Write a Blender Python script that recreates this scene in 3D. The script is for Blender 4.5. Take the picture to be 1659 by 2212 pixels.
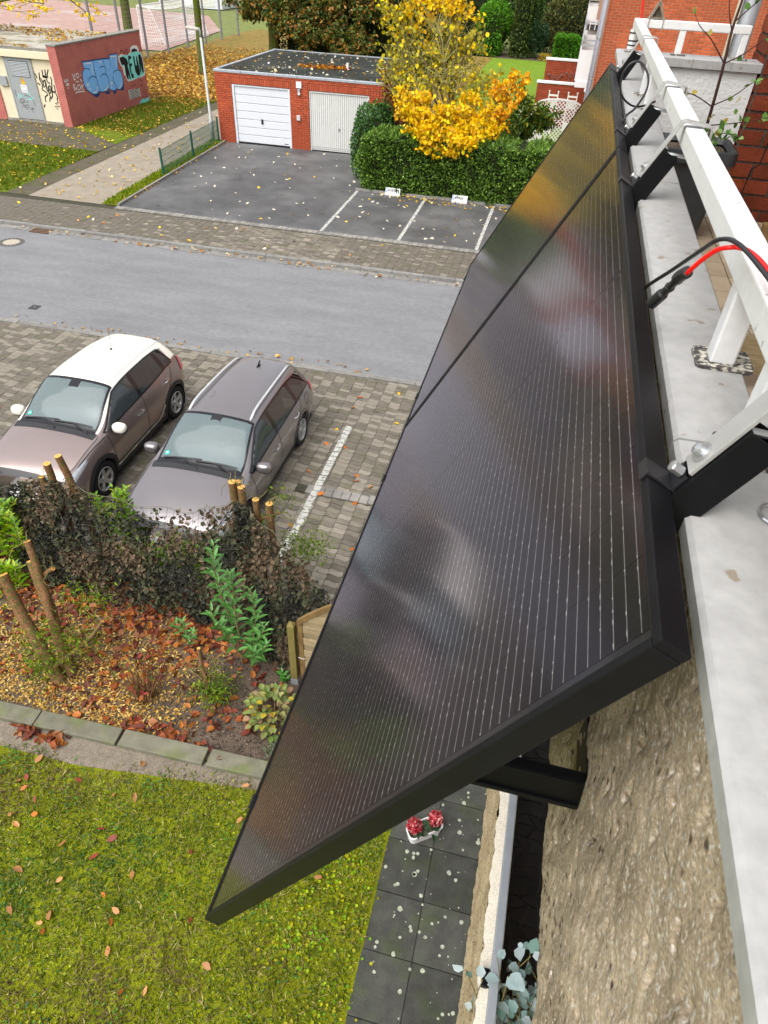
import bpy, math, random
import numpy as np
from mathutils import Vector, Matrix
for o in list(bpy.data.objects): bpy.data.objects.remove(o)
scene = bpy.context.scene
COL = scene.collection
random.seed(7); RNG = np.random.default_rng(7)
R = math.radians

# ------------------------------------------------------------------ camera, sky, sun, exposure
CAM_Z = 7.55
cd = bpy.data.cameras.new('camera'); cam = bpy.data.objects.new('camera', cd); COL.objects.link(cam)
rot = Matrix(((0.97053701, -0.18272047, 0.15707051), (0.23799576, 0.62515249, -0.74333195), (0.03762895, 0.75881328, 0.65022032)))
m4 = rot.to_4x4(); m4.translation = Vector((0, 0, CAM_Z)); cam.matrix_world = m4
cd.sensor_fit = 'VERTICAL'; cd.sensor_height = 9.1; cd.sensor_width = 6.83
cd.lens = 1460.14 / 2212 * 9.1
cd.clip_start = 0.02; cd.clip_end = 600
cd.dof.use_dof = True; cd.dof.focus_distance = 9.0; cd.dof.aperture_fstop = 7.0
scene.camera = cam
scene.render.engine = 'CYCLES'
cy = scene.cycles; cy.max_bounces = 6; cy.diffuse_bounces = 3; cy.glossy_bounces = 3; cy.transmission_bounces = 4; cy.transparent_max_bounces = 8; cy.caustics_reflective = False; cy.caustics_refractive = False; cy.use_adaptive_sampling = True; cy.adaptive_threshold = .025

w = bpy.data.worlds.new('World'); scene.world = w; w.use_nodes = True
nt = w.node_tree; nt.nodes.clear()
sky = nt.nodes.new('ShaderNodeTexSky'); sky.sky_type = 'NISHITA'; sky.sun_disc = False
SUN_EL, SUN_AZ = 58, 205
sky.sun_elevation = R(SUN_EL); sky.sun_rotation = R(SUN_AZ)
sky.air_density = 1.0; sky.dust_density = 4.0; sky.ozone_density = 1.0
hs = nt.nodes.new('ShaderNodeHueSaturation'); hs.inputs['Saturation'].default_value = 0.22
bg = nt.nodes.new('ShaderNodeBackground'); bg.inputs[1].default_value = 0.15
wo = nt.nodes.new('ShaderNodeOutputWorld')
nt.links.new(sky.outputs[0], hs.inputs['Color']); nt.links.new(hs.outputs[0], bg.inputs[0]); nt.links.new(bg.outputs[0], wo.inputs[0])
sl = bpy.data.lights.new('sun', 'SUN'); sl.energy = 1.5; sl.angle = R(75); sl.color = (1, .97, .92)
so = bpy.data.objects.new('sun', sl); COL.objects.link(so)
az = R(SUN_AZ); el = R(SUN_EL)
sd = Vector((math.sin(az) * math.cos(el), math.cos(az) * math.cos(el), math.sin(el)))
so.rotation_euler = sd.to_track_quat('Z', 'Y').to_euler()
scene.view_settings.view_transform = 'Standard'; scene.view_settings.look = 'None'
scene.view_settings.exposure = 0.85; scene.view_settings.gamma = 1.0; scene.view_settings.use_curve_mapping = False

# ------------------------------------------------------------------ mesh helpers
class MB:
    def __init__(s): s.v = []; s.f = []; s.m = []; s.c = []
    def face(s, pts, mi=0, col=None):
        n = len(s.v); s.v += [tuple(p) for p in pts]; s.f.append(list(range(n, n + len(pts)))); s.m.append(mi); s.c.append(col)
    def box(s, x0, x1, y0, y1, z0, z1, mi=0):
        n = len(s.v)
        s.v += [(x0, y0, z0), (x1, y0, z0), (x1, y1, z0), (x0, y1, z0), (x0, y0, z1), (x1, y0, z1), (x1, y1, z1), (x0, y1, z1)]
        for q in ((0, 3, 2, 1), (4, 5, 6, 7), (0, 1, 5, 4), (1, 2, 6, 5), (2, 3, 7, 6), (3, 0, 4, 7)):
            s.f.append([n + i for i in q]); s.m.append(mi); s.c.append(None)
        return s
    def obox(s, c, a, b, d, mi=0):          # centre and three half-axis vectors
        c, a, b, d = Vector(c), Vector(a), Vector(b), Vector(d); n = len(s.v)
        for k in (-1, 1):
            for (i, j) in ((-1, -1), (1, -1), (1, 1), (-1, 1)): s.v.append(tuple(c + a * i + b * j + d * k))
        for q in ((0, 3, 2, 1), (4, 5, 6, 7), (0, 1, 5, 4), (1, 2, 6, 5), (2, 3, 7, 6), (3, 0, 4, 7)):
            s.f.append([n + i for i in q]); s.m.append(mi); s.c.append(None)
        return s
    def tube(s, pts, r, n=8, mi=0, cap=True):
        pts = [Vector(p) for p in pts]; k = len(pts)
        rs = r if isinstance(r, (list, tuple)) else [r] * k
        base = len(s.v); prev = None
        for i, p in enumerate(pts):
            t = (pts[min(i + 1, k - 1)] - pts[max(i - 1, 0)])
            if t.length < 1e-9: t = Vector((0, 0, 1))
            t.normalize()
            if prev is None:
                a = t.cross(Vector((0, 0, 1)) if abs(t.z) < .9 else Vector((1, 0, 0))).normalized()
            else:
                a = (prev - t * prev.dot(t)); a = a.normalized() if a.length > 1e-6 else t.orthogonal().normalized()
            prev = a; b = t.cross(a)
            for j in range(n):
                th = 2 * math.pi * j / n
                s.v.append(tuple(p + (a * math.cos(th) + b * math.sin(th)) * rs[i]))
        for i in range(k - 1):
            for j in range(n):
                q = base + i * n; j2 = (j + 1) % n
                s.f.append([q + j, q + j2, q + n + j2, q + n + j]); s.m.append(mi); s.c.append(None)
        if cap:
            s.f.append([base + j for j in range(n)][::-1]); s.m.append(mi); s.c.append(None)
            s.f.append([base + (k - 1) * n + j for j in range(n)]); s.m.append(mi); s.c.append(None)
        return s
    def prism(s, poly, d, mi=0):             # polygon (3d points) pushed along d, closed
        d = Vector(d); n = len(s.v); k = len(poly)
        s.v += [tuple(p) for p in poly] + [tuple(Vector(p) + d) for p in poly]
        s.f.append(list(range(n, n + k))[::-1]); s.f.append(list(range(n + k, n + 2 * k)))
        s.m += [mi, mi]; s.c += [None, None]
        for i in range(k):
            j = (i + 1) % k; s.f.append([n + i, n + j, n + k + j, n + k + i]); s.m.append(mi); s.c.append(None)
        return s
    def lathe(s, prof, c=(0, 0, 0), axis='Z', n=20, mi=0):   # prof: (r, h) list
        base = len(s.v); c = Vector(c)
        for (r, h) in prof:
            for j in range(n):
                th = 2 * math.pi * j / n; a, b = r * math.cos(th), r * math.sin(th)
                s.v.append(tuple(c + (Vector((a, b, h)) if axis == 'Z' else Vector((h, a, b)) if axis == 'X' else Vector((a, h, b)))))
        for i in range(len(prof) - 1):
            for j in range(n):
                q = base + i * n; j2 = (j + 1) % n
                s.f.append([q + j, q + j2, q + n + j2, q + n + j]); s.m.append(mi); s.c.append(None)
        return s
    def ribbon(s, pts, wd, nrm, mi=0):        # flat stroke of width wd lying in the plane with normal nrm
        pts = [Vector(p) for p in pts]; nrm = Vector(nrm); k = len(pts); L = []; Rr = []
        for i, p in enumerate(pts):
            t = (pts[min(i + 1, k - 1)] - pts[max(i - 1, 0)]).normalized(); q = t.cross(nrm) * wd / 2
            L.append(tuple(p + q)); Rr.append(tuple(p - q))
        for i in range(k - 1): s.face([L[i], L[i + 1], Rr[i + 1], Rr[i]], mi)
        return s
    def mesh(s, name, mats, smooth=False):
        me = bpy.data.meshes.new(name); me.from_pydata(s.v, [], s.f)
        for m in (mats if isinstance(mats, (list, tuple)) else [mats]): me.materials.append(m)
        if any(s.m): me.polygons.foreach_set('material_index', s.m)
        if any(c is not None for c in s.c):
            ca = me.color_attributes.new('Col', 'FLOAT_COLOR', 'CORNER'); arr = []
            for f, c in zip(s.f, s.c): arr += list((*(c or (1, 1, 1)), 1)) * len(f)
            ca.data.foreach_set('color', arr)
        if smooth: me.polygons.foreach_set('use_smooth', [True] * len(s.f))
        me.update(); return me
    def build(s, name, mats, parent=None, smooth=False, bevel=0, kind=None, local=False, segs=2, label=None):
        o = bpy.data.objects.new(name, s.mesh(name, mats, smooth)); COL.objects.link(o); hang(o, parent, local)
        if bevel:
            b = o.modifiers.new('bevel', 'BEVEL'); b.width = bevel; b.segments = segs; b.limit_method = 'ANGLE'; b.angle_limit = R(35)
        if kind: o['kind'] = kind
        if label: o['label'] = label
        return o

def hang(o, parent, local=False):
    if parent is not None:
        o.parent = parent
        if not local and parent.type == 'EMPTY': o.matrix_parent_inverse = Matrix.Translation(-Vector(parent.location))
def tag(o, label, cat, group=None):
    o['label'] = label; o['category'] = cat
    if group: o['group'] = group
    return o
def thing(name, label, cat, loc=(0, 0, 0), group=None, rz=0):
    o = bpy.data.objects.new(name, None); COL.objects.link(o); o.location = loc; o.rotation_euler = (0, 0, rz)
    o.empty_display_size = .05
    return tag(o, label, cat, group)
def struct(name, mb, mats, **k):
    o = mb.build(name, mats, **k); o['kind'] = 'structure'; return o
def inst(me, name, loc, parent=None, rot=(0, 0, 0), scl=(1, 1, 1)):
    o = bpy.data.objects.new(name, me); COL.objects.link(o); o.location = loc; o.rotation_euler = rot; o.scale = scl
    if parent is not None: hang(o, parent)
    return o

def leaf_mesh(name, P, D, N, L, W, C, mat, parent=None, kind='stuff', fold=.18, local=False):
    """many small folded leaves as one mesh: base P, axis D, normal N, length L, width W, colour C"""
    n = len(P)
    P = np.asarray(P, float); D = np.asarray(D, float); N = np.asarray(N, float); C = np.asarray(C, float)
    L = np.broadcast_to(np.asarray(L, float), (n,))[:, None]; W = np.broadcast_to(np.asarray(W, float), (n,))[:, None]
    D = D / np.linalg.norm(D, axis=1, keepdims=True); S = np.cross(D, N); S /= np.maximum(np.linalg.norm(S, axis=1, keepdims=True), 1e-6)
    U = np.cross(S, D)
    V = np.empty((n, 6, 3))
    V[:, 0] = P; V[:, 5] = P + D * L - U * L * .12
    for k, (sg, t) in enumerate(((1, .3), (-1, .3), (1, .68), (-1, .68))):
        wd = .5 if t == .3 else .42
        V[:, 1 + k] = P + D * L * t + S * W * wd * sg + U * W * fold
    me = bpy.data.meshes.new(name)
    me.vertices.add(n * 6); me.vertices.foreach_set('co', V.reshape(-1))
    b = (np.arange(n) * 6)[:, None]
    F = np.concatenate([b + [0, 1, 3, 5], b + [0, 5, 4, 2]], 1).reshape(-1)
    me.loops.add(n * 8); me.loops.foreach_set('vertex_index', F)
    me.polygons.add(n * 2); me.polygons.foreach_set('loop_start', np.arange(n * 2) * 4); me.polygons.foreach_set('loop_total', np.full(n * 2, 4))
    me.update(calc_edges=True)
    ca = me.color_attributes.new('Col', 'FLOAT_COLOR', 'POINT')
    cc = np.ones((n, 6, 4)); cc[:, :, :3] = C[:, None, :]; ca.data.foreach_set('color', cc.reshape(-1))
    me.materials.append(mat)
    o = bpy.data.objects.new(name, me); COL.objects.link(o); hang(o, parent, local)
    if kind: o['kind'] = kind
    return o
def rdir(n, up=0.0):
    v = RNG.normal(size=(n, 3)); v[:, 2] += up
    return v / np.linalg.norm(v, axis=1, keepdims=True)
def pick(cols, n, var=.18, p=None):
    c = np.array(cols)[RNG.choice(len(cols), n, p=p)]
    l = (c @ [.25, .65, .10])[:, None]; c = l + (c - l) * 1.18
    return np.clip(c * (1 + RNG.normal(size=(n, 1)) * var), .002, .95)

# ------------------------------------------------------------------ materials
def H(h, k=1.0):
    h = h.lstrip('#'); o = []
    for i in (0, 2, 4):
        c = int(h[i:i + 2], 16) / 255; o.append((c / 12.92 if c <= .04045 else ((c + .055) / 1.055) ** 2.4) * k)
    return tuple(o)
MATS = {}
SAT = 1.28
def sat(c, k=None):
    k = SAT if k is None else k; l = .25 * c[0] + .65 * c[1] + .10 * c[2]; return tuple(min(.92, max(.002, l + (x - l) * k)) for x in c)
def mat(name, col, rough=.7, var=.12, scale=6., bump=0., bscale=40., metal=0., spec=.5, coat=0., col2=None, mix=(.45, .62), obj_var=0., fine=0., fscale=200., attr=False, transl=0., stretch=None):
    col = sat(col); col2 = sat(col2) if col2 else None
    if rough >= .7 and spec == .5: spec = .22
    m = bpy.data.materials.new(name); m.use_nodes = True; nt = m.node_tree; N = nt.nodes; K = nt.links
    b = N['Principled BSDF']; b.inputs['Roughness'].default_value = rough; b.inputs['Metallic'].default_value = metal
    b.inputs['Specular IOR Level'].default_value = spec; b.inputs['Coat Weight'].default_value = coat
    b.inputs['Coat Roughness'].default_value = .06
    geo = N.new('ShaderNodeNewGeometry'); vec = geo.outputs['Position']
    if stretch:
        mp = N.new('ShaderNodeMapping'); mp.inputs['Scale'].default_value = stretch; K.new(vec, mp.inputs['Vector']); vec = mp.outputs[0]
    def noise(sc, det=4):
        n = N.new('ShaderNodeTexNoise'); n.inputs['Scale'].default_value = sc; n.inputs['Detail'].default_value = det; K.new(vec, n.inputs['Vector']); return n.outputs['Fac']
    if attr:
        a = N.new('ShaderNodeAttribute'); a.attribute_name = 'Col'; cur = a.outputs['Color']
    else:
        rgb = N.new('ShaderNodeRGB'); rgb.outputs[0].default_value = (*col, 1); cur = rgb.outputs[0]
    if col2:
        rmp = N.new('ShaderNodeMapRange'); rmp.inputs['From Min'].default_value = mix[0]; rmp.inputs['From Max'].default_value = mix[1]
        K.new(noise(scale, 6), rmp.inputs['Value'])
        mx = N.new('ShaderNodeMix'); mx.data_type = 'RGBA'; K.new(rmp.outputs[0], mx.inputs['Factor']); K.new(cur, mx.inputs['A']); mx.inputs['B'].default_value = (*col2, 1); cur = mx.outputs['Result']
    def mult(cur, fac, lo, hi):
        r = N.new('ShaderNodeMapRange'); r.inputs['From Min'].default_value = .25; r.inputs['From Max'].default_value = .75; r.inputs['To Min'].default_value = lo; r.inputs['To Max'].default_value = hi
        K.new(fac, r.inputs['Value'])
        v = N.new('ShaderNodeVectorMath'); v.operation = 'SCALE'; K.new(cur, v.inputs[0]); K.new(r.outputs[0], v.inputs['Scale']); return v.outputs[0]
    if var: cur = mult(cur, noise(scale * 1.7 + 1), 1 - var, 1 + var)
    if fine: cur = mult(cur, noise(fscale, 2), 1 - fine, 1 + fine)
    if obj_var:
        oi = N.new('ShaderNodeObjectInfo'); r = N.new('ShaderNodeMapRange'); r.inputs['To Min'].default_value = 1 - obj_var; r.inputs['To Max'].default_value = 1 + obj_var
        K.new(oi.outputs['Random'], r.inputs['Value']); v = N.new('ShaderNodeVectorMath'); v.operation = 'SCALE'; K.new(cur, v.inputs[0]); K.new(r.outputs[0], v.inputs['Scale']); cur = v.outputs[0]
    K.new(cur, b.inputs['Base Color'])
    if bump:
        bp = N.new('ShaderNodeBump'); bp.inputs['Strength'].default_value = bump; bp.inputs['Distance'].default_value = .01; K.new(noise(bscale, 6), bp.inputs['Height']); K.new(bp.outputs[0], b.inputs['Normal'])
    if transl:
        tr = N.new('ShaderNodeBsdfTranslucent'); K.new(cur, tr.inputs['Color']); ms = N.new('ShaderNodeMixShader'); ms.inputs[0].default_value = transl
        K.new(b.outputs[0], ms.inputs[1]); K.new(tr.outputs[0], ms.inputs[2]); K.new(ms.outputs[0], N['Material Output'].inputs['Surface'])
    MATS[name] = m; return m
def glassmat(name, tint, rough, diff=None, dfac=0., ior=1.5, gcol=(1, 1, 1)):
    """thin pane: clear or misted film under a Fresnel reflection"""
    m = bpy.data.materials.new(name); m.use_nodes = True; nt = m.node_tree; N = nt.nodes; K = nt.links
    N.remove(N['Principled BSDF'])
    t = N.new('ShaderNodeBsdfTransparent'); t.inputs[0].default_value = (*tint, 1); base = t.outputs[0]
    if dfac:
        d = N.new('ShaderNodeBsdfDiffuse'); d.inputs[0].default_value = (*diff, 1); mx = N.new('ShaderNodeMixShader'); mx.inputs[0].default_value = dfac
        K.new(base, mx.inputs[1]); K.new(d.outputs[0], mx.inputs[2]); base = mx.outputs[0]
    g = N.new('ShaderNodeBsdfGlossy'); g.inputs['Roughness'].default_value = rough; g.inputs['Color'].default_value = (*gcol, 1)
    fr = N.new('ShaderNodeFresnel'); ge = N.new('ShaderNodeNewGeometry'); mr = N.new('ShaderNodeMapRange'); mr.inputs['To Min'].default_value = ior; mr.inputs['To Max'].default_value = 1 / ior
    K.new(ge.outputs['Backfacing'], mr.inputs['Value']); K.new(mr.outputs[0], fr.inputs['IOR'])
    ms = N.new('ShaderNodeMixShader'); K.new(fr.outputs[0], ms.inputs[0]); K.new(base, ms.inputs[1]); K.new(g.outputs[0], ms.inputs[2])
    K.new(ms.outputs[0], N['Material Output'].inputs['Surface']); MATS[name] = m; return m

asphalt = mat('road_asphalt', (.170, .171, .176), .6, .13, .45, .4, 60, fine=.20, fscale=22, stretch=(.32, 1.3, 1), col2=(.135, .137, .142), mix=(.55, .8))
lot_asphalt = mat('forecourt_asphalt', (.068, .068, .068), .58, .26, .4, .3, 60, fine=.18, fscale=18, col2=(.115, .114, .113), mix=(.42, .66), spec=.4)
paver_dark = mat('paver_dark', (.148, .133, .113), .8, .2, 3, .4, 120, obj_var=.25, fine=.25, fscale=150, col2=(.12, .118, .08), mix=(.5, .75))
paver_light = mat('paver_light', (.225, .205, .173), .8, .15, 3, .4, 120, obj_var=.2, fine=.2, fscale=150)
joint_soil = mat('joint_soil', (.05, .048, .035), .95, .3, 8, .3, 80)
kerb_stone = mat('kerb_stone', (.20, .195, .185), .8, .2, 3, .3, 60, obj_var=.12, fine=.2)
cobble = mat('granite_cobble', (.22, .21, .195), .75, .2, 5, .4, 60, obj_var=.2, fine=.2)
gravel = mat('gravel_path', (.25, .222, .185), .95, .16, .8, .5, 150, fine=.22, fscale=60, col2=(.22, .19, .15), mix=(.5, .75))
soil = mat('soil', (.095, .075, .06), .95, .3, 3, .8, 60, fine=.4, fscale=60)
turf = mat('turf', (.085, .125, .018), .9, .35, .9, .5, 60, fine=.3, fscale=45, col2=(.12, .125, .03), mix=(.4, .7))
moss_turf = mat('mossy_turf', (.16, .175, .025), .9, .35, 2.2, .8, 70, fine=.4, fscale=60, col2=(.13, .14, .02), mix=(.42, .62))
lawn_far = mat('garden_lawn', (.145, .21, .05), .9, .15, .6, .3, 50, fine=.2, fscale=30)
clay = mat('red_clay', (.33, .235, .21), .95, .15, .25, .2, 40, fine=.12, fscale=20, col2=(.40, .36, .345), mix=(.52, .7))
field = mat('field_grass', (.15, .17, .07), .95, .22, .3, .2, 30, fine=.2, fscale=20)
litter_ground = mat('leafy_ground', (.20, .145, .06), .95, .3, 1.0, .5, 40, fine=.5, fscale=16, col2=(.14, .13, .05), mix=(.5, .66))
white_paint = mat('white_line_paint', (.46, .46, .43), .8, .2, 14, col2=(.14, .14, .13), mix=(.5, .66))
leafm = mat('leaf', (1, 1, 1), .55, 0, attr=True, transl=.3, spec=.3)
leafgloss = mat('glossy_leaf', (1, 1, 1), .45, 0, attr=True, transl=.15, spec=.45)
scrapm = mat('net_scrap', (1, 1, 1), .85, 0, attr=True, transl=.1, spec=.1)
bark = mat('bark', (.10, .075, .05), .9, .3, 8, .8, 60, col2=(.09, .095, .03), mix=(.5, .65))
mossbark = mat('mossy_bark', (.085, .08, .045), .95, .3, 6, .8, 40, col2=(.075, .10, .02), mix=(.4, .6))
twigm = mat('twig', (.17, .15, .075), .9, .2, 10)
brick_tr = mat('brick_terrace', (.27, .075, .05), .8, .15, 4, .3, 120, obj_var=.15, fine=.15, fscale=60)
old_path = mat('damp_path', (.088, .078, .058), .85, .25, 1.2, .4, 60, fine=.2, fscale=30, col2=(.065, .07, .035), mix=(.5, .7))
brick_or = mat('brick_orange', (.37, .11, .062), .8, .18, 4, .3, 120, obj_var=.22, fine=.2, fscale=60)
brick_gar = mat('brick_garage', (.34, .095, .06), .8, .15, 4, .3, 120, obj_var=.15, fine=.15, fscale=60)
brick_dk = mat('brick_dark_red', (.15, .042, .026), .75, .25, 6, .4, 90, obj_var=.25, fine=.2, fscale=80, col2=(.20, .062, .032), mix=(.5, .7))
mortar = mat('mortar', (.07, .04, .03), .95, .2, 10)
mortar_lt = mat('mortar_light', (.42, .26, .20), .95, .2, 10)
mortar_gr = mat('mortar_grey', (.085, .07, .06), .95, .35, 20, .5, 100)
rail_white = mat('white_painted_steel', (.76, .76, .755), .38, .05, 38, .15, 25, col2=(.36, .36, .36), mix=(.68, .71))
coping_m = mat('coping_sheet', (.365, .363, .357), .5, .07, 22, .15, 40, fine=.09, fscale=55, col2=(.25, .215, .18), mix=(.655, .69))
render_white = mat('white_render', (.70, .705, .70), .9, .04, 3, .6, 60)
chipped = mat('chipped_base_plate', (.055, .052, .05), .6, .3, 105, .6, 60, col2=(.50, .48, .42), mix=(.47, .57))
black_alu = mat('black_anodised', (.005, .005, .0055), .5, .2, 30, spec=.15)
frame_black = mat('panel_frame_black', (.006, .006, .007), .45, .2, 20, spec=.2)
steel = mat('galvanised_steel', (.55, .56, .57), .35, .08, 20, metal=.85)
hook_alu = mat('hook_aluminium', (.40, .395, .385), .5, .08, 20, metal=.35)
cell_m = mat('solar_cell', (.007, .006, .0085), .5, .2, 6, spec=.15, obj_var=.15)
back_m = mat('panel_backsheet', (.008, .0075, .01), .6, .1)
wire_m = mat('busbar_wire', (.30, .295, .29), .5, .3, 60, metal=.2)
pv_glass = glassmat('pv_glass', (.96, .96, .97), .115, (.30, .26, .31), .005, 1.42, (.95, .90, 1.0))
zinc = mat('zinc_sheet', (.38, .40, .43), .45, .12, 3, metal=.3)
plastic_black = mat('black_plastic', (.014, .014, .016), .4, .15, 20)
plastic_red = mat('red_cable', (.72, .018, .012), .38, .05, 10)
dark_pot = mat('dark_planter', (.03, .033, .036), .5, .2, 10)
white_plastic = mat('white_plastic', (.76, .76, .75), .4, .04, 5)
door_white = mat('door_white', (.62, .635, .66), .4, .03, 3)
door_cream = mat('door_offwhite', (.60, .60, .58), .5, .04, 3)
grey_metal = mat('grey_painted_metal', (.30, .315, .32), .5, .08, 6)
cream = mat('cream_render', (.66, .60, .47), .85, .06, 2, .15, 40)
dark_hole = mat('dark_recess', (.012, .012, .012), .9, 0)
# ------------------------------------------------------------------ the ground
def sheet(name, poly, z, m):
    b = MB(); b.face([(x, y, z) for x, y in poly]); return struct(name, b, m)
def rect(x0, x1, y0, y1): return [(x0, y0), (x1, y0), (x1, y1), (x0, y1)]
sheet('ground', rect(-400, 400, -120, 500), -.10, field)
sheet('road', rect(-60, 60, 13.0, 19.3), -.08, asphalt)
sheet('paving_bed', rect(-40, 40, 6.0, 13.02), -.012, joint_soil)
sheet('sidewalk_bed', rect(-40, 40, 19.3, 21.9), -.012, joint_soil)
sheet('forecourt', [(-14.55, 21.86), (6, 21.86), (6, 31.96), (-15.0, 31.96)], .004, lot_asphalt)
sheet('gravel_path', [(-18.1, 21.88), (-15.1, 21.88), (-15.35, 32), (-15.4, 46), (-18.6, 46), (-18.3, 32)], .0, gravel)
sheet('footpath', [(-19.0, 21.88), (-18.1, 21.88), (-18.3, 32), (-18.6, 46), (-19.5, 46), (-19.2, 32)], .006, old_path)
sheet('verge_grass', [(-15.25, 21.9), (-14.62, 21.9), (-15.05, 32), (-15.5, 32)], .012, turf)
sheet('front_grass', [(-45, 21.9), (-19.0, 21.9), (-19.2, 28.2), (-45, 28.0)], .0, turf)
sheet('side_grass', [(-22.6, 31.7), (-19.2, 29.6), (-19.4, 40.5), (-22.6, 40.5)], .004, turf)
sheet('yard_path', [(-45, 28.0), (-19.2, 28.2), (-19.2, 29.6), (-22.5, 31.9), (-45, 31.9)], .0, old_path)
sheet('leafy_ground', [(-31, 40), (-7, 40), (-7, 75), (-31, 75)], -.02, litter_ground)
sheet('leafy_bank', [(-60, 31.9), (-22.6, 31.9), (-22.6, 40), (-31, 56), (-60, 56)], -.03, litter_ground)
sheet('clay_pitch', [(-90, 50), (-31.5, 57.2), (-33.2, 72), (-40, 84), (-90, 96)], -.04, clay)
sheet('garden_lawn', [(-7, 28.5), (40, 28.5), (40, 68), (-7, 68)], -.03, lawn_far)
sheet('shrub_border', [(-11, 68), (40, 68), (40, 72), (-11, 72)], -.02, soil)
sheet('planting_bed', rect(-9, -.9, 3.62, 6.25), .02, soil)
sheet('lawn', rect(-12, -.46, -4, 3.6), .0, moss_turf)
strip_m = mat('dry_soil', (.175, .152, .125), .95, .2, 3, .5, 60, fine=.3, fscale=50)
sheet('bare_soil_strip', [(-9, 3.15), (-4.2, 3.18), (-2.2, 3.42), (-1.0, 3.5), (-1.0, 3.6), (-9, 3.6)], .006, strip_m)
sheet('slab_bed', rect(-.5, 3, -4, 9), -.02, joint_soil)

# kerbs, cobbles
def row_of(name, x0, x1, y0, y1, z0, z1, step, m, gap=.012, vis=(-20, 3), jit=.01):
    b = MB(); b.box(x0, x1, y0 + .02, y1 - .02, z0 - .1, z0 + .02); root = struct(name, b, joint_soil)
    u = MB().box(-.5, .5, -.5, .5, 0, 1); me = u.mesh(name + '_stone', m)
    x = vis[0]
    while x < vis[1]:
        l = step * random.uniform(.9, 1.1)
        o = inst(me, 'stone', (x + l / 2, (y0 + y1) / 2 + random.uniform(-jit, jit), z0), root, (0, 0, random.uniform(-.01, .01)), (l - gap, (y1 - y0) * random.uniform(.95, 1.02), z1 - z0 + random.uniform(-.006, .006)))
        x += l
    return root
row_of('far_kerb', -60, 60, 19.2, 19.36, -.08, .012, 1.0, kerb_stone)
row_of('far_gutter', -60, 60, 18.92, 19.19, -.10, -.068, .5, kerb_stone)
row_of('near_kerb', -60, 60, 12.98, 13.12, -.08, .008, 1.0, kerb_stone)
row_of('near_gutter', -60, 60, 13.13, 13.3, -.10, -.07, .25, cobble)
row_of('cobble_row', -14.6, 6, 21.62, 21.86, -.02, .016, .17, cobble, vis=(-14.6, -1.4))
row_of('cross_gutter', -20, 4, 8.75, 8.98, -.02, .012, .16, cobble, vis=(-3.3, -.4))
row_of('hedge_kerb', -7.4, 4, 26.72, 26.8, 0, .09, 1.0, kerb_stone, vis=(-7.4, -.6))
b = MB(); b.prism([(-14.62, 21.9, -.05), (-14.54, 21.9, -.05), (-14.98, 32, -.05), (-15.06, 32, -.05)], (0, 0, .13)); struct('verge_kerb', b, kerb_stone)

# interlocking wavy pavers
PL, PW = .235, .118
def paver_poly(g=.004):
    d = .016; pts = []
    for t, o in ((0, 0), (.25, d), (.75, -d), (1, 0)): pts.append((t * PL, o))
    up = [(x, y + PW) for x, y in pts][::-1]
    e = [(PL + .014, PW * .5)]; s = [(.014, PW * .5)]
    poly = pts + e + up + s
    cx = PL / 2; cy = PW / 2
    return [((x - cx) * (1 - 2 * g / PL), (y - cy) * (1 - 2 * g / PW)) for x, y in poly]
PP = paver_poly()
def paver_field(name, x0, x1, y0, y1, lightp, keep, prio, dark=paver_dark, light=paver_light, h=.02, nsingle=300):
    bed = MB(); bed.box(x0, x1, y0, y1, -.03, -.014); root = struct(name, bed, joint_soil)
    pd = MB(); pd.prism([(x, y, -.012) for x, y in PP], (0, 0, h)); md = pd.mesh('paver_dark', dark); ml = pd.mesh('paver_light', light)
    spots = []
    ny = int((y1 - y0) / PW); nx = int((x1 - x0) / PL)
    for j in range(ny):
        for i in range(nx):
            x = x0 + (i + .5 * 1) * PL; y = y0 + (j + .5) * PW
            if keep(x, y): spots.append((x, y, random.random() < lightp(x, y), random.uniform(-.004, .004)))
    spots.sort(key=lambda s: prio(s[0], s[1]))
    for x, y, l, dz in spots[:nsingle]:
        inst(ml if l else md, 'paver', (x, y, dz), root, (random.uniform(-.012, .012), random.uniform(-.012, .012), 0))
    mb = MB()
    for x, y, l, dz in spots[nsingle:]:
        n = len(mb.v); k = len(PP); tx = random.uniform(-.012, .012); ty = random.uniform(-.012, .012); mi = int(l)
        mb.v += [(x + a, y + c, dz + a * tx + c * ty - .02) for a, c in PP] + [(x + a, y + c, dz + a * tx + c * ty + h - .012) for a, c in PP]
        mb.f.append(list(range(n + k, n + 2 * k))); mb.m.append(mi); mb.c.append(None)
        for q in range(k):
            r = (q + 1) % k; mb.f.append([n + q, n + r, n + k + r, n + k + q]); mb.m.append(mi); mb.c.append(None)
    mb.build('paver_field', [dark, light], root, kind='stuff')
    return root
def clump(x, y): return .5 + .5 * math.sin(x * 2.3 + 1.7 * math.sin(y * 1.9)) * math.sin(y * 3.1 + x * .7)
paver_field('parking_pavement', -13.6, .2, 6.35, 12.97, lambda x, y: .16 + .42 * clump(x, y), lambda x, y: not (8.74 < y < 8.99 and -3.4 < x < -.3), lambda x, y: (x + 1.9) ** 2 * .5 + (y - 8) ** 2 * .25 + (0 if x > -3.6 else 50))
paver_field('sidewalk', -19.5, -.8, 19.38, 21.62, lambda x, y: (.02 if x < -14.3 else .07 + .12 * clump(x * 1.4, y * 2)), lambda x, y: True, lambda x, y: abs(x + 8), h=.02)

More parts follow.
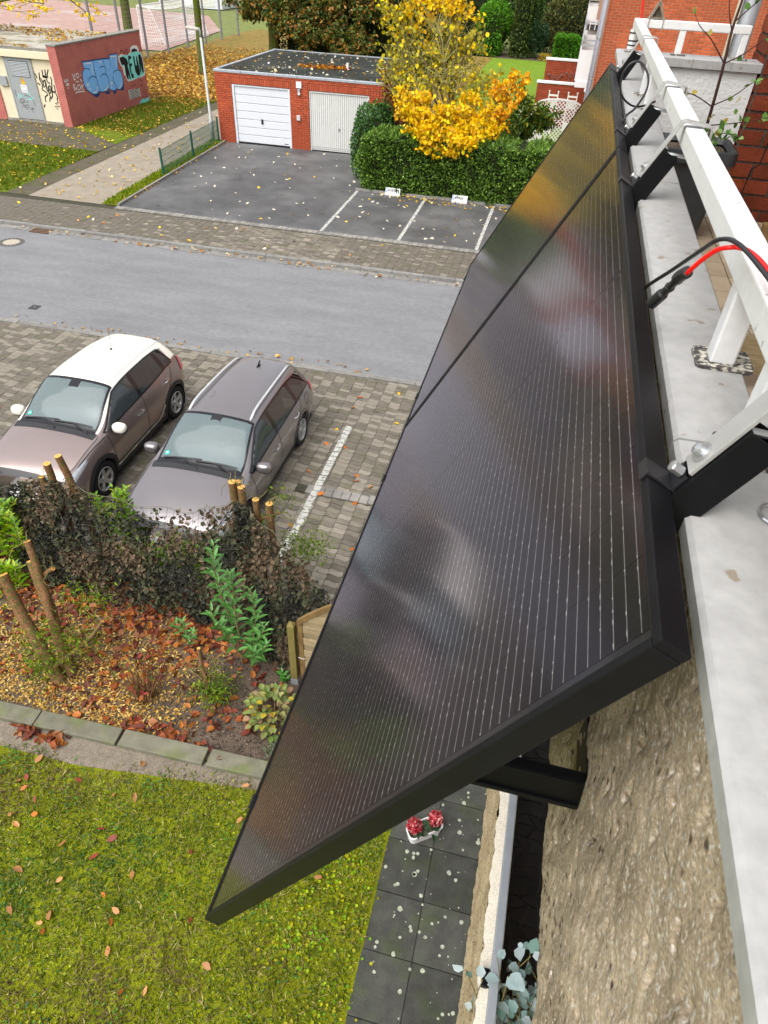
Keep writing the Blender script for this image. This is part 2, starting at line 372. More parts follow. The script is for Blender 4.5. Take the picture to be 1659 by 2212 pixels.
# parking lines
def stripe(name, label, x0, y0, x1, y1, wd, z=.014):
    b = MB(); n = 26
    for i in range(n):
        a = i / n; c = (i + 1) / n - .004
        jx = random.uniform(-.006, .006)
        b.face([(x0 + (x1 - x0) * a - wd / 2 + jx, y0 + (y1 - y0) * a, z), (x0 + (x1 - x0) * a + wd / 2 + jx, y0 + (y1 - y0) * a, z), (x0 + (x1 - x0) * c + wd / 2 + jx, y0 + (y1 - y0) * c, z), (x0 + (x1 - x0) * c - wd / 2 + jx, y0 + (y1 - y0) * c, z)])
    o = b.build(name, white_paint); o['kind'] = 'structure'; return o
stripe('parking_line', '', -3.12, 7.0, -3.12, 11.0, .13, .016)
stripe('parking_line', '', -7.22, 21.9, -7.3, 26.7, .11, .009)
stripe('parking_line', '', -4.6, 21.9, -4.64, 26.7, .11, .009)
stripe('parking_line', '', -2.06, 21.9, -2.06, 26.7, .11, .009)

# slabs beside the house, with lichen spots
slab_m = mat('concrete_slab', (.055, .056, .05), .85, .3, 3, .4, 90, obj_var=.25, fine=.15, fscale=60, col2=(.045, .055, .03), mix=(.5, .75))
lichen_m = mat('lichen', (.36, .38, .31), .95, .35, 30, fine=.2, fscale=90)
root = struct('slab_path', MB().box(-.5, 2.0, -2, 8, -.06, -.021), joint_soil)
me = MB().box(-.246, .246, -.273, .273, -.05, 0).mesh('slab', slab_m)
for i in range(3):
    for j in range(16): inst(me, 'slab', (-.22 + i * .5, -.85 + j * .555, random.uniform(-.004, .004)), root)
b = MB()
for k in range(210):
    if k % 5 == 0: cl = (random.uniform(-.45, .6), random.uniform(.4, 4.4))
    x, y, r = (random.uniform(-.45, .6), random.uniform(.4, 4.4), 0) if k % 5 < 2 else (random.gauss(cl[0], .09), random.gauss(cl[1], .12), 0)
    r = random.choice((.005, .007, .01, .014, .02, .024)) * random.uniform(.7, 1.1)
    n = 9; b.face([(x + r * random.uniform(.8, 1.15) * math.cos(2 * math.pi * i / n), y + r * random.uniform(.8, 1.15) * math.sin(2 * math.pi * i / n), .007) for i in range(n)])
b.build('lichen_spots', lichen_m, root, kind='stuff')

# street ironwork
t = thing('manhole_cover', 'round manhole cover with pale concrete centre and iron ring in the road', 'manhole cover', (-15.85, 17.85, -.08))
MB().lathe([(0, .012), (.24, .012), (.245, .006)], (-15.85, 17.85, -.08), n=32).build('concrete_centre', mat('cover_concrete', (.36, .33, .28), .9, .2, 20), t)
iron = mat('cast_iron', (.10, .095, .09), .6, .2, 20)
r_ = MB().lathe([(.25, .006), (.25, .014), (.37, .014), (.38, .004)], (-15.85, 17.85, -.08), n=32).build('iron_ring', iron, t)
for i in range(16):
    b = MB(); a = i * math.pi / 8; b.obox((-15.85 + .31 * math.cos(a), 17.85 + .31 * math.sin(a), -.065), (.03 * math.cos(a), .03 * math.sin(a), 0), (-.012 * math.sin(a), .012 * math.cos(a), 0), (0, 0, .001)); b.build('vent_slot', dark_hole, r_)
t = thing('drain_grate', 'rusty brown slotted drain grate at the far kerb', 'drain grate', (-15.62, 19.08, -.08))
rust = mat('rusty_iron', (.13, .085, .065), .8, .25, 15)
MB().box(-15.95, -15.3, 18.83, 19.2, -.079, -.072).build('pit', dark_hole, t)
b = MB()
for y in (18.84, 19.17): b.box(-15.95, -15.3, y, y + .03, -.075, -.058)
for x in (-15.95, -15.33): b.box(x, x + .03, 18.87, 19.17, -.075, -.0585)
b.build('grate_frame', rust, t)
for i in range(10): MB().box(-15.90 + i * .058, -15.868 + i * .058, 18.87, 19.17, -.075, -.062).build('bar', rust, t)
t = thing('valve_cover', 'small dark square utility cover set in the grey road', 'utility cover', (-12.38, 14.04, -.08))
MB().box(-12.5, -12.26, 13.92, 14.16, -.085, -.070).build('lid', mat('dark_cover', (.05, .05, .05), .8, .2, 20), t, bevel=.004)
MB().box(-12.40, -12.36, 14.02, 14.06, -.07, -.066).build('lid_grip', cobble, t)

# ------------------------------------------------------------------ bricks
UNIT = {}
def unit_brick(m):
    if m.name not in UNIT: UNIT[m.name] = MB().box(-.5, .5, -.5, .5, -.5, .5).mesh('brick', m)
    return UNIT[m.name]
def brickwork(parent, P0, U, Nn, width, height, m, course=.075, bl=.25, joint=.014, depth=.012, openings=(), nsingle=300, prio=None, extra=(), hjit=0.):
    """running-bond bricks on the plane through P0 spanned by U (horizontal) and Z, standing depth proud along Nn"""
    P0, U, Nn = Vector(P0), Vector(U).normalized(), Vector(Nn).normalized(); Z = Vector((0, 0, 1)); L = []
    nc = int(height / course + .5)
    for c in range(nc):
        z0, z1 = c * course + joint / 2, min((c + 1) * course, height) - joint / 2; zm = (z0 + z1) / 2
        segs = [(0, width)]
        for (a, d, e, g) in openings:
            if e < zm < g:
                ns = []
                for s0, s1 in segs:
                    if d <= s0 or a >= s1: ns.append((s0, s1)); continue
                    if a > s0: ns.append((s0, a))
                    if d < s1: ns.append((d, s1))
                segs = ns
        for s0, s1 in segs:
            u = -(bl / 2 if c % 2 else 0)
            k0 = math.floor((s0 - u) / bl); k = k0
            while u + k * bl < s1:
                a, d = max(s0, u + k * bl), min(s1, u + (k + 1) * bl)
                if d - a > .03: L.append((a + joint / 2, d - joint / 2, z0, z1))
                k += 1
    L += list(extra)
    if prio: L.sort(key=lambda q: prio((q[0] + q[1]) / 2, (q[2] + q[3]) / 2))
    me = unit_brick(m); ang = math.atan2(U.y, U.x)
    for (a, d, z0, z1) in L[:nsingle]:
        c = P0 + U * ((a + d) / 2) + Z * ((z0 + z1) / 2) + Nn * random.uniform(-hjit, hjit)
        inst(me, 'brick', c, parent, (0, 0, ang), (d - a, depth * 2, z1 - z0))
    if len(L) > nsingle:
        b = MB()
        for (a, d, z0, z1) in L[nsingle:]:
            c = P0 + U * ((a + d) / 2) + Z * ((z0 + z1) / 2)
            b.obox(c, U * (d - a) / 2, Nn * depth, Z * (z1 - z0) / 2)
        b.build('brickwork', m, parent, kind='stuff')

# ------------------------------------------------------------------ double garage
GX0, GX1, GY, GYB, GH = -15.25, -7.62, 31.97, 39.4, 2.72
t = thing('garage', 'red brick double garage with flat dark roof and two white doors', 'garage', ((GX0 + GX1) / 2, GY, 0))
D1, D2 = (-14.5, -11.82), (-10.94, -8.28)
wb = MB()
wb.box(GX0, D1[0], GY, GY + .24, 0, GH); wb.box(D1[1], D2[0], GY, GY + .24, 0, GH); wb.box(D2[1], GX1, GY, GY + .24, 0, GH)
wb.box(D1[0], D1[1], GY, GY + .24, 2.32, GH); wb.box(D2[0], D2[1], GY, GY + .24, 2.32, GH)
wb.box(GX0, GX0 + .24, GY + .24, GYB, 0, GH); wb.box(GX1 - .24, GX1, GY + .24, GYB, 0, GH); wb.box(GX0 + .24, GX1 - .24, GYB - .24, GYB, 0, GH)
gw = wb.build('wall', mortar, t)
ops = [(D[0] - GX0, D[1] - GX0, 0, 2.60) for D in (D1, D2)]
sold = []
for D in (D1, D2):
    n = 30; w_ = (D[1] - D[0] + .12) / n
    for i in range(n): a = D[0] - .06 - GX0 + i * w_; sold.append((a + .008, a + w_ - .008, 2.325, 2.565))
ops2 = [(D[0] - .06 - GX0, D[1] + .06 - GX0, 2.3, 2.60) for D in (D1, D2)]
brickwork(gw, (GX0, GY, 0), (1, 0, 0), (0, -1, 0), GX1 - GX0, GH, brick_gar, .083, .26, openings=ops + ops2, extra=sold, prio=lambda u, z: -z - (3 if z > 2.3 else 0))
brickwork(gw, (GX1, GY, 0), (0, 1, 0), (1, 0, 0), 3.0, GH, brick_gar, .083, .26, nsingle=0)
roof_m = mat('bitumen_roof', (.017, .019, .015), .7, .35, .6, .3, 30, col2=(.042, .044, .038), mix=(.5, .72), fine=.15, fscale=30, spec=.2)
rf = MB().box(GX0 + .02, GX1 - .02, GY + .02, GYB - .02, GH, GH + .06).build('roof', roof_m, t)
b = MB(); x = GX0 - .03
while x < GX1:
    MB().box(x, min(x + 1.28, GX1 + .03) - .012, GY - .035, GY + .12, GH + .0, GH + .10).build('roof_edging', zinc, rf, bevel=.012); x += 1.28
MB().box(GX0 - .035, GX0 + .12, GY + .13, GYB, GH, GH + .10).build('roof_edging', zinc, rf, bevel=.012)
MB().box(GX0, GX1, GYB - .1, GYB + .03, GH, GH + .09).build('roof_edging', zinc, rf)
MB().tube([(-10.1, 35.0, GH + .05), (-10.1, 35.0, GH + .3)], .06, 10).build('roof_vent', white_plastic, rf)
# left door: six horizontal panels; right door: vertical slats
d = MB(); 
for x in (D1[0], D1[1] - .1): d.box(x, x + .1, GY + .015, GY + .1, 0, 2.30)
d.box(D1[0] + .1, D1[1] - .1, GY + .015, GY + .1, 2.24, 2.30)
dr = d.build('sectional_door', door_white, t, bevel=.006); dr['label'] = 'white garage door of wide horizontal panels'
for i in range(7):
    MB().box(D1[0] + .105, D1[1] - .105, GY + .06, GY + .11, .06 + i * .312, .06 + (i + 1) * .312 - .014).build('door_panel', door_white, dr, bevel=.012)
MB().box(D1[0] + .1, D1[1] - .1, GY + .055, GY + .1, .0, .055).build('bottom_seal', plastic_black, dr)
MB().box(-13.24, -13.14, GY + .035, GY + .06, .84, 1.04).box(-13.21, -13.17, GY + .0, GY + .036, .87, 1.0).build('door_handle', plastic_black, dr, bevel=.01)
MB().box(-12.2, -12.0, GY + .055, GY + .061, .12, .15).build('door_badge', plastic_black, dr)
d = MB()
for x in (D2[0], D2[1] - .05): d.box(x, x + .05, GY + .015, GY + .1, 0, 2.30)
d.box(D2[0] + .05, D2[1] - .05, GY + .015, GY + .1, 2.25, 2.30)
dr = d.build('up_and_over_door', door_cream, t, bevel=.005); dr['label'] = 'off-white garage door of narrow vertical slats'
n = 27; w_ = (D2[1] - D2[0] - .1) / n
for i in range(n):
    x = D2[0] + .05 + i * w_; MB().box(x + .004, x + w_ - .006, GY + .05, GY + .085, .03, 2.245).build('slat', door_cream, dr, bevel=.008, segs=1)
b = MB()
for i in range(n):
    x = D2[0] + .05 + i * w_
    for k in range(2): b.box(x + .022, x + w_ - .025, GY + .046, GY + .049, .08 + k * .07, .11 + k * .07)
b.build('vent_slots', grey_metal, dr, kind='stuff')
MB().box(-9.66, -9.58, GY + .03, GY + .05, .88, .98).box(-9.635, -9.605, GY + .01, GY + .03, .86, 1.0).build('door_handle', steel, dr, bevel=.005)
fl = MB().box(-11.5, -11.25, GY - .06, GY - .005, 2.36, 2.62).build('floodlight', grey_metal, t, bevel=.01)
MB().box(-11.49, -11.26, GY - .065, GY - .061, 2.38, 2.6).build('lamp_glass', white_plastic, fl)
MB().box(-11.44, -11.32, GY - .09, GY - .005, 2.22, 2.34).build('lamp_bracket', grey_metal, fl, bevel=.01)
MB().lathe([(0, -.06), (.045, -.05), (.06, 0), (.045, .05), (0, .06)], (-11.37, GY - .07, 2.16), n=12).build('motion_sensor', white_plastic, fl, smooth=True)
MB().box(-11.52, -11.36, GY - .08, GY - .004, 1.15, 1.35).build('junction_box', mat('grey_plastic', (.5, .5, .5), .6, .05), t, bevel=.012)
# ------------------------------------------------------------------ transformer building with graffiti
TX, TY, TH = -22.65, 31.9, 3.05
t = thing('transformer_house', 'flat-roofed red brick transformer building with blue graffiti on its side', 'utility building', (-27, TY, 0))
red_paint = mat('painted_red_brick', (.44, .175, .155), .75, .1, 1.5, col2=(.37, .14, .13), mix=(.45, .7))
N = red_paint.node_tree.nodes; K = red_paint.node_tree.links
bt = N.new('ShaderNodeTexBrick'); bt.inputs['Scale'].default_value = 1; bt.inputs['Mortar Size'].default_value = .007; bt.inputs['Brick Width'].default_value = .26; bt.inputs['Row Height'].default_value = .083
sp = N.new('ShaderNodeSeparateXYZ'); cb = N.new('ShaderNodeCombineXYZ'); ge = N.new('ShaderNodeNewGeometry'); ad = N.new('ShaderNodeMath'); ad.operation = 'ADD'
K.new(ge.outputs['Position'], sp.inputs[0]); K.new(sp.outputs[0], ad.inputs[0]); K.new(sp.outputs[1], ad.inputs[1]); K.new(ad.outputs[0], cb.inputs[0]); K.new(sp.outputs[2], cb.inputs[1]); K.new(cb.outputs[0], bt.inputs['Vector'])
bp = N.new('ShaderNodeBump'); bp.inputs['Strength'].default_value = .5; bp.inputs['Distance'].default_value = .01; bp.invert = True; K.new(bt.outputs['Fac'], bp.inputs['Height']); K.new(bp.outputs[0], N['Principled BSDF'].inputs['Normal'])
orig = N['Principled BSDF'].inputs['Base Color'].links[0].from_socket
mx = N.new('ShaderNodeMix'); mx.data_type = 'RGBA'; K.new(bt.outputs['Fac'], mx.inputs['Factor']); K.new(orig, mx.inputs['A']); mx.inputs['B'].default_value = (.30, .11, .095, 1); K.new(mx.outputs['Result'], N['Principled BSDF'].inputs['Base Color'])
MB().box(TX - .42, TX, TY - .22, 39.05, 0, 3.16).build('side_wall', red_paint, t)
MB().box(-26.3, TX - .421, TY + .06, TY + .3, 0, 2.78).build('front_wall', cream, t)
MB().box(-34, -26.3, TY + .0, TY + .3, 0, 2.9).build('brick_wing', red_paint, t)
rw_ = mat('roof_gravel', (.36, .34, .30), .9, .2, 1.2, .5, 30, fine=.2, fscale=20, col2=(.2, .19, .14), mix=(.5, .62))
rf = MB().box(-34, TX - .421, TY + .08, 39.05, 2.9, 2.98).build('roof', rw_, t)
conc = mat('weathered_concrete', (.22, .21, .19), .9, .25, 4, .3, 40)
MB().box(TX - .45, TX + .03, TY - .25, 39.08, 3.16, 3.23).build('wall_cap', conc, t, bevel=.01)
MB().box(-34, TX - .451, TY - .02, TY + .12, 2.9, 3.02).build('roof_edge', conc, rf)
MB().box(-34, -31.5, 36, 39.05, 2.98, 3.2).build('roof_edge', conc, rf)
MB().box(-26.6, TX - .421, TY - .1, TY + .055, 2.62, 2.9).build('lintel', cream, t, bevel=.01)
MB().box(-26.3, TX - .5, TY + .0, TY + .06, 0, .1).build('plinth', conc, t)
dr = MB().box(-25.6, -24.3, TY + .01, TY + .058, .12, 2.56).build('door', grey_metal, t, bevel=.01)
for (x0, x1, z0, z1) in ((-25.66, -25.6, .1, 2.6), (-24.3, -24.24, .1, 2.6), (-25.66, -24.24, 2.56, 2.62)): MB().box(x0, x1, TY + .0, TY + .057, z0, z1).build('door_frame', grey_metal, dr)
for i in range(10):
    z = 1.88 + i * .058; b = MB(); b.prism([(-25.42, TY + .009, z), (-25.42, TY - .02, z), (-25.42, TY + .009, z + .05)], (.98, 0, 0)); b.build('louvre', grey_metal, dr)
MB().box(-25.44, -24.42, TY + .004, TY + .009, 1.86, 2.47).build('louvre_recess', dark_hole, dr)
MB().box(-25.5, -25.47, TY - .02, TY + .009, 1.05, 1.3).build('door_handle', grey_metal, dr)
yel = mat('warning_yellow', (.75, .42, .01), .6, .05); blk = mat('print_black', (.015, .015, .016), .7, 0); wht = mat('print_white', (.74, .75, .76), .7, .05)
s = MB().box(-25.0, -24.82, TY + .003, TY + .009, 1.55, 1.66).prism([(-25.02, TY + .009, 1.67), (-24.82, TY + .009, 1.67), (-24.93, TY + .009, 1.86)], (0, -.006, 0)).build('warning_sign', yel, dr)
s['label'] = 'yellow high-voltage warning triangle'
MB().ribbon([(-25.0, TY + .002, 1.68), (-24.84, TY + .002, 1.68), (-24.93, TY + .002, 1.84), (-25.0, TY + .002, 1.68)], .014, (0, 1, 0)).ribbon([(-24.92, TY + .002, 1.80), (-24.94, TY + .002, 1.755), (-24.91, TY + .002, 1.75), (-24.93, TY + .002, 1.70)], .014, (0, 1, 0)).build('sign_print', blk, s)
s = MB().box(-25.1, -24.78, TY + .004, TY + .009, 1.22, 1.53).build('notice', wht, dr)
b = MB()
for z, a, c in ((1.47, .02, .3), (1.43, .05, .25), (1.3, .03, .3), (1.27, .03, .28)): b.box(-25.1 + a, -25.1 + c, TY + .001, TY + .0035, z, z + .008)
b.ribbon([(-24.92, TY + .002, 1.37), (-24.87, TY + .002, 1.375), (-24.88, TY + .002, 1.34)], .008, (0, 1, 0)).ribbon([(-24.84, TY + .002, 1.37), (-24.80, TY + .002, 1.36), (-24.82, TY + .002, 1.335), (-24.85, TY + .002, 1.345)], .008, (0, 1, 0))
b.build('notice_print', blk, s)
MB().box(-26.15, -25.76, TY - .03, TY + .058, 1.42, 1.82).build('meter_box', grey_metal, t, bevel=.008)
MB().tube([(-23.35, TY + .06, .07), (-23.35, TY - .06, .07), (-23.1, TY - .06, .07)], .02, 8).build('outlet_pipe', conc, t)
BLUE=[(33.45,2.41),(34.43,2.37),(35.27,2.34),(35.81,2.29),(35.87,2.44),(36.6,2.42),(36.49,2.05),(36.43,1.75),(36.61,1.65),(36.69,1.45),(36.69,1.2),(36.57,1.02),(36.36,0.93),(36.14,0.92),(35.93,0.99),(35.85,0.93),(35.59,0.95),(35.38,1.02),(35.29,1.1),(35.02,1.01),(34.66,1.02),(34.44,1.08),(34.35,1.06),(34.1,1.0),(33.78,1.06),(33.4,1.29),(33.26,1.51),(33.26,1.76),(33.32,2.0),(33.54,2.13)]
SHAD=[[(33.81,1.01),(34.46,1.02),(34.28,0.9),(34.05,0.88)],[(34.89,0.96),(35.38,1.02),(35.27,0.88),(35.06,0.86)],[(35.56,0.93),(35.96,0.94),(35.86,0.82),(35.66,0.79)],[(36.33,0.91),(36.59,1.02),(36.75,1.15),(36.65,0.89),(36.45,0.81)],[(33.45,2.41),(33.44,2.44),(34.44,2.4),(35.29,2.37),(35.8,2.33),(35.84,2.46),(36.62,2.45),(36.61,2.39),(35.89,2.41),(35.81,2.27),(34.44,2.35)]]
INN=[[(34.45,2.37),(34.32,2.06),(34.37,1.62),(34.43,1.24),(34.38,1.08)],[(35.21,2.31),(35.25,2.05),(35.32,1.85),(35.22,1.75),(35.38,1.52),(35.36,1.28),(35.29,1.1)],[(35.83,2.28),(35.82,2.13),(35.82,1.94)],[(35.81,1.56),(35.82,1.32),(35.95,1.1),(35.89,0.97)],[(33.54,2.13),(33.72,2.13),(33.97,2.05)],[(33.67,1.61),(33.83,1.73),(34.09,1.77),(34.3,1.7),(34.37,1.62)],[(34.8,2.02),(35.01,2.06),(35.24,2.02)],[(34.73,1.64),(34.91,1.73),(35.12,1.74),(35.29,1.67),(35.39,1.54)],[(35.91,1.68),(36.11,1.75),(36.42,1.74)]]
WHI=[[(33.64,2.32),(34.2,2.29),(34.16,2.08),(34.18,1.85)],[(34.86,2.25),(35.04,2.26),(35.06,2.14)],[(35.92,2.36),(36.4,2.32),(36.32,1.88)],[(33.88,1.11),(34.15,1.11),(34.35,1.28)],[(34.83,1.08),(35.05,1.09),(35.24,1.25)],[(36.16,0.97),(36.34,1.0),(36.51,1.18)]]
DOTS=[[(33.57,1.54),(33.64,1.5),(33.62,1.43),(33.52,1.4),(33.45,1.45),(33.47,1.52)],[(33.66,1.34),(33.71,1.31),(33.69,1.26),(33.63,1.24),(33.58,1.28),(33.6,1.33)],[(35.62,1.34),(35.69,1.3),(35.66,1.23),(35.58,1.2),(35.51,1.25),(35.54,1.32)],[(35.55,1.15),(35.59,1.12),(35.56,1.06),(35.51,1.07),(35.47,1.1),(35.5,1.14)]]
RW=[(36.65,2.3),(36.95,2.36),(37.54,2.25),(37.71,2.33),(37.88,2.34),(37.9,2.53),(38.22,2.62),(38.6,2.57),(38.71,2.43),(38.68,2.27),(38.94,2.25),(38.97,2.03),(39.0,1.73),(38.96,1.22),(38.58,1.16),(38.23,1.18),(37.74,1.14),(37.17,1.14),(37.03,1.28),(37.03,1.41),(36.86,1.48),(36.89,1.62),(36.83,1.8),(36.68,1.96),(36.61,2.13)]
RC=[(37.57,2.27),(38.05,2.35),(38.66,2.3),(38.86,2.22),(38.91,2.04),(38.94,1.73),(38.89,1.28),(38.47,1.2),(37.87,1.18),(37.25,1.19),(37.13,1.39),(37.02,1.6),(37.05,1.8),(36.77,1.92),(36.72,2.19),(37.03,2.3)]
RK=[[(36.74,2.24),(37.12,2.24),(37.39,2.1),(37.46,1.92),(37.36,1.81),(37.42,1.61),(37.46,1.23),(37.35,1.24),(37.29,1.45),(37.24,1.23),(37.13,1.25),(37.05,1.45),(37.08,1.89),(36.82,1.92),(36.72,2.12)],[(37.58,2.24),(37.87,2.17),(37.83,2.08),(37.63,2.06),(37.58,1.88),(37.81,1.88),(37.79,1.76),(37.64,1.75),(37.63,1.43),(37.79,1.41),(37.78,1.24),(37.58,1.24),(37.51,1.55),(37.5,1.94)],[(38.02,2.17),(38.15,2.14),(38.16,1.74),(38.26,1.73),(38.32,2.12),(38.42,2.12),(38.46,1.78),(38.49,1.33),(38.32,1.26),(38.16,1.31),(38.02,1.49)],[(38.55,2.15),(38.76,2.18),(38.9,2.01),(38.92,1.73),(38.87,1.38),(38.73,1.32),(38.67,1.56),(38.68,1.76),(38.59,1.37),(38.5,1.43)],[(37.94,2.34),(38.03,2.46),(38.3,2.48),(38.54,2.41),(38.57,2.33)]]
YO=[[(32.52,2.05),(32.55,1.94),(32.67,1.95)],[(32.72,2.04),(32.63,1.95),(32.55,1.83),(32.6,1.79),(32.69,1.83)],[(32.94,2.02),(33.01,1.97),(33.01,1.9),(32.9,1.85),(32.8,1.87),(32.77,1.93),(32.83,2.0),(32.94,2.02)],[(32.67,1.71),(32.91,1.7)],[(33.02,1.76),(33.16,1.7),(33.1,1.62)],[(32.42,1.63),(32.44,1.38)],[(32.43,1.64),(32.56,1.61),(32.46,1.53),(32.57,1.4)],[(32.61,1.53),(32.63,1.39)],[(32.9,1.58),(32.74,1.55),(32.73,1.4),(32.86,1.38)],[(32.92,1.56),(32.93,1.36)],[(33.04,1.56),(33.03,1.38)],[(32.92,1.47),(33.04,1.46)],[(33.08,1.54),(33.12,1.46),(33.23,1.55)],[(33.12,1.46),(33.1,1.35),(33.17,1.22)],[(32.44,1.28),(32.62,1.31),(33.15,1.26)],[(33.16,1.96),(33.18,1.95)],[(33.15,1.91),(33.17,1.89)],[(31.82,1.92),(31.84,1.81),(31.94,1.82)],[(31.98,1.91),(31.95,1.8)],[(32.07,1.9),(32.12,1.85),(32.02,1.8),(32.06,1.9)],[(31.88,1.72),(32.12,1.72)],[(31.92,1.67),(32.12,1.66)],[(31.94,1.55),(32.01,1.57)]]
VENT=[(37.01,0.77),(38.14,0.74),(38.14,0.34),(37.03,0.33)]
MISC=[[(36.89,2.4),(36.96,2.52),(37.11,2.49),(37.22,2.37),(37.45,2.45),(37.59,2.53),(37.63,2.41),(37.53,2.3)]]
TAG=[[(-23.78,2.19),(-23.8,1.99),(-23.7,1.94)],[(-23.62,2.22),(-23.67,1.96)],[(-23.45,2.23),(-23.6,1.97)],[(-23.84,1.95),(-23.71,1.92),(-23.53,1.95)],[(-23.84,1.92),(-23.59,1.89)],[(-23.97,2.08),(-24.03,1.8),(-23.98,1.69),(-23.95,1.58),(-24.03,1.4),(-23.82,1.3),(-23.79,1.21),(-23.95,1.12),(-23.99,1.01),(-23.98,0.9)],[(-24.0,1.89),(-23.91,1.76),(-23.88,1.66)],[(-24.19,1.66),(-24.06,1.58)],[(-23.77,1.81),(-23.89,1.68),(-23.9,1.49),(-23.79,1.57),(-23.74,1.76),(-23.77,1.81)],[(-23.67,1.85),(-23.62,1.72),(-23.53,1.66)],[(-23.42,1.95),(-23.41,1.8),(-23.47,1.56),(-23.52,1.35),(-23.55,1.18),(-23.66,1.05)],[(-23.73,1.71),(-23.78,1.44),(-23.74,1.34)],[(-23.58,1.6),(-23.7,1.48),(-23.7,1.32),(-23.64,1.28),(-23.55,1.42),(-23.54,1.55),(-23.58,1.6)],[(-23.63,1.48),(-23.64,1.38)],[(-23.71,1.31),(-23.68,1.14),(-23.78,0.94)],[(-23.34,1.64),(-23.34,1.37),(-23.51,1.36)],[(-23.51,1.36),(-23.35,1.31),(-23.31,1.16),(-23.36,1.01),(-23.33,0.92),(-23.49,0.89),(-23.3,0.75),(-23.56,0.75),(-23.43,0.63)],[(-24.07,0.8),(-24.16,0.67)],[(-24.21,2.04),(-24.15,1.91),(-24.15,1.84)],[(-24.38,1.86),(-24.22,1.79)],[(-23.17,1.29),(-23.12,1.31)],[(-23.2,1.12),(-23.14,1.14)]]
DTAG=[[(-25.41,1.14),(-25.35,1.12),(-25.38,0.96),(-25.33,0.94)],[(-25.23,1.11),(-25.28,1.04),(-25.24,1.02),(-25.18,1.09),(-25.23,1.11)],[(-25.1,1.1),(-25.08,1.02),(-25.01,1.07)],[(-24.85,1.17),(-24.68,1.2),(-24.78,1.09)],[(-24.97,0.95),(-24.65,0.96),(-24.59,1.05),(-24.68,1.06),(-24.78,0.97)]]
DBL=[[(-25.21,0.95),(-25.33,0.89),(-25.36,0.8),(-25.3,0.75),(-25.19,0.79),(-25.12,0.89),(-25.17,0.96),(-25.21,0.95)],[(-25.3,0.8),(-25.24,0.86),(-25.24,0.8)],[(-25.09,0.92),(-25.11,0.8),(-24.97,0.82),(-24.91,0.92)],[(-25.25,0.74),(-25.16,0.66),(-25.07,0.6),(-24.96,0.64),(-24.95,0.75)],[(-25.34,0.65),(-25.18,0.61),(-25.02,0.53),(-25.1,0.51)],[(-24.97,0.61),(-24.83,0.56),(-24.79,0.41)],[(-24.81,0.63),(-24.68,0.52)],[(-24.68,0.61),(-24.84,0.53)],[(-25.2,0.73),(-25.18,0.66),(-25.06,0.69),(-24.99,0.74)],[(-25.09,1.05),(-24.96,1.1),(-24.78,1.09),(-24.68,1.01),(-24.59,0.86),(-24.58,0.69)]]
def wally(l, o): return [(TX + o, y, z) for y, z in l]
sprayb = mat('spray_blue', (.27, .49, .92), .9, .1, 3); navy = mat('spray_navy', (.012, .045, .16), .6, .1); cyan = mat('spray_cyan', (.30, .70, .66), .6, .1)
maroon = mat('spray_maroon', (.13, .02, .025), .7, .1); haze_p = mat('spray_grey', (.30, .22, .25), .8, .2, 6)
g = MB()
for p in SHAD: g.face(wally(p, .003))
g.build('graffiti_shadow', navy, t)
g = MB(); g.face(wally(BLUE, .006)); pz = g.build('graffiti_lettering', sprayb, t); pz['label'] = 'light blue bubble letters reading zek'
g = MB(); g.ribbon(wally(BLUE + BLUE[:1], .009), .042, (1, 0, 0))
for l in INN: g.ribbon(wally(l, .0105), .032, (1, 0, 0))
g.build('letter_outline', navy, pz)
g = MB()
for l in WHI: g.ribbon(wally(l, .0125), .05, (1, 0, 0))
for l in DOTS: g.face(wally(l, .0125))
g.build('letter_highlight', wht, pz)
g = MB(); g.face(wally(RW, .005)); pz = g.build('graffiti_lettering', wht, t); pz['label'] = 'black letters reading reud in white and cyan'
g = MB(); g.face(wally(RC, .0075)); g.build('letter_fill', cyan, pz)
g = MB()
for l in RK: g.face(wally(l, .0105))
g.build('letter_body', blk, pz)
g = MB()
for l in YO: g.ribbon(wally(l, .004), .045, (1, 0, 0))
g.ribbon(wally([(38.55, 2.42), (38.4, 2.44)], .0125), .03, (1, 0, 0))
g.build('graffiti_scrawl', wht, t)['label'] = 'white scrawl reading yo richy beside the blue letters'
g = MB()
for l in MISC: g.ribbon(wally(l, .003), .05, (1, 0, 0))
g.ribbon(wally([(38.15, 1.0), (38.4, 1.08), (38.62, .95), (38.5, .8), (38.2, .82), (38.15, 1.0)], .003), .03, (1, 0, 0)).ribbon(wally([(38.5, .6), (38.62, .3), (38.7, .62), (38.82, .35)], .003), .04, (1, 0, 0)).ribbon(wally([(37.3, .95), (37.5, .85), (37.6, .98), (37.8, .86)], .003), .03, (1, 0, 0)).ribbon(wally([(38.2, .15), (38.4, .3), (38.5, .12), (38.7, .28), (38.9, .15)], .003), .03, (1, 0, 0))
g.build('graffiti_scrawl', maroon, t)
g = MB(); g.face(wally([(37.9, .0), (38.95, .0), (38.98, .2), (38.6, .16), (38.3, .22), (38.0, .1)], .003)); g.build('graffiti_scrawl', cyan, t)
v = MB(); v.prism(wally(VENT, .002), (.012, 0, 0)); v = v.build('wall_vent', door_cream, t)
y0, y1 = VENT[0][0], VENT[1][0]; z1v, z0v = VENT[0][1], VENT[3][1]
for i in range(7):
    z = z0v + (i + .5) * (z1v - z0v) / 7
    MB().box(TX + .0145, TX + .017, y0 + .06, y1 - .06, z - .012, z + .012).build('vent_slot', dark_hole, v)
g = MB()
for l in TAG: g.ribbon([(x, TY + .055, z) for x, z in l], .055, (0, 1, 0))
g.build('graffiti_scrawl', blk, t)['label'] = 'black crown tag on the cream wall'
g = MB()
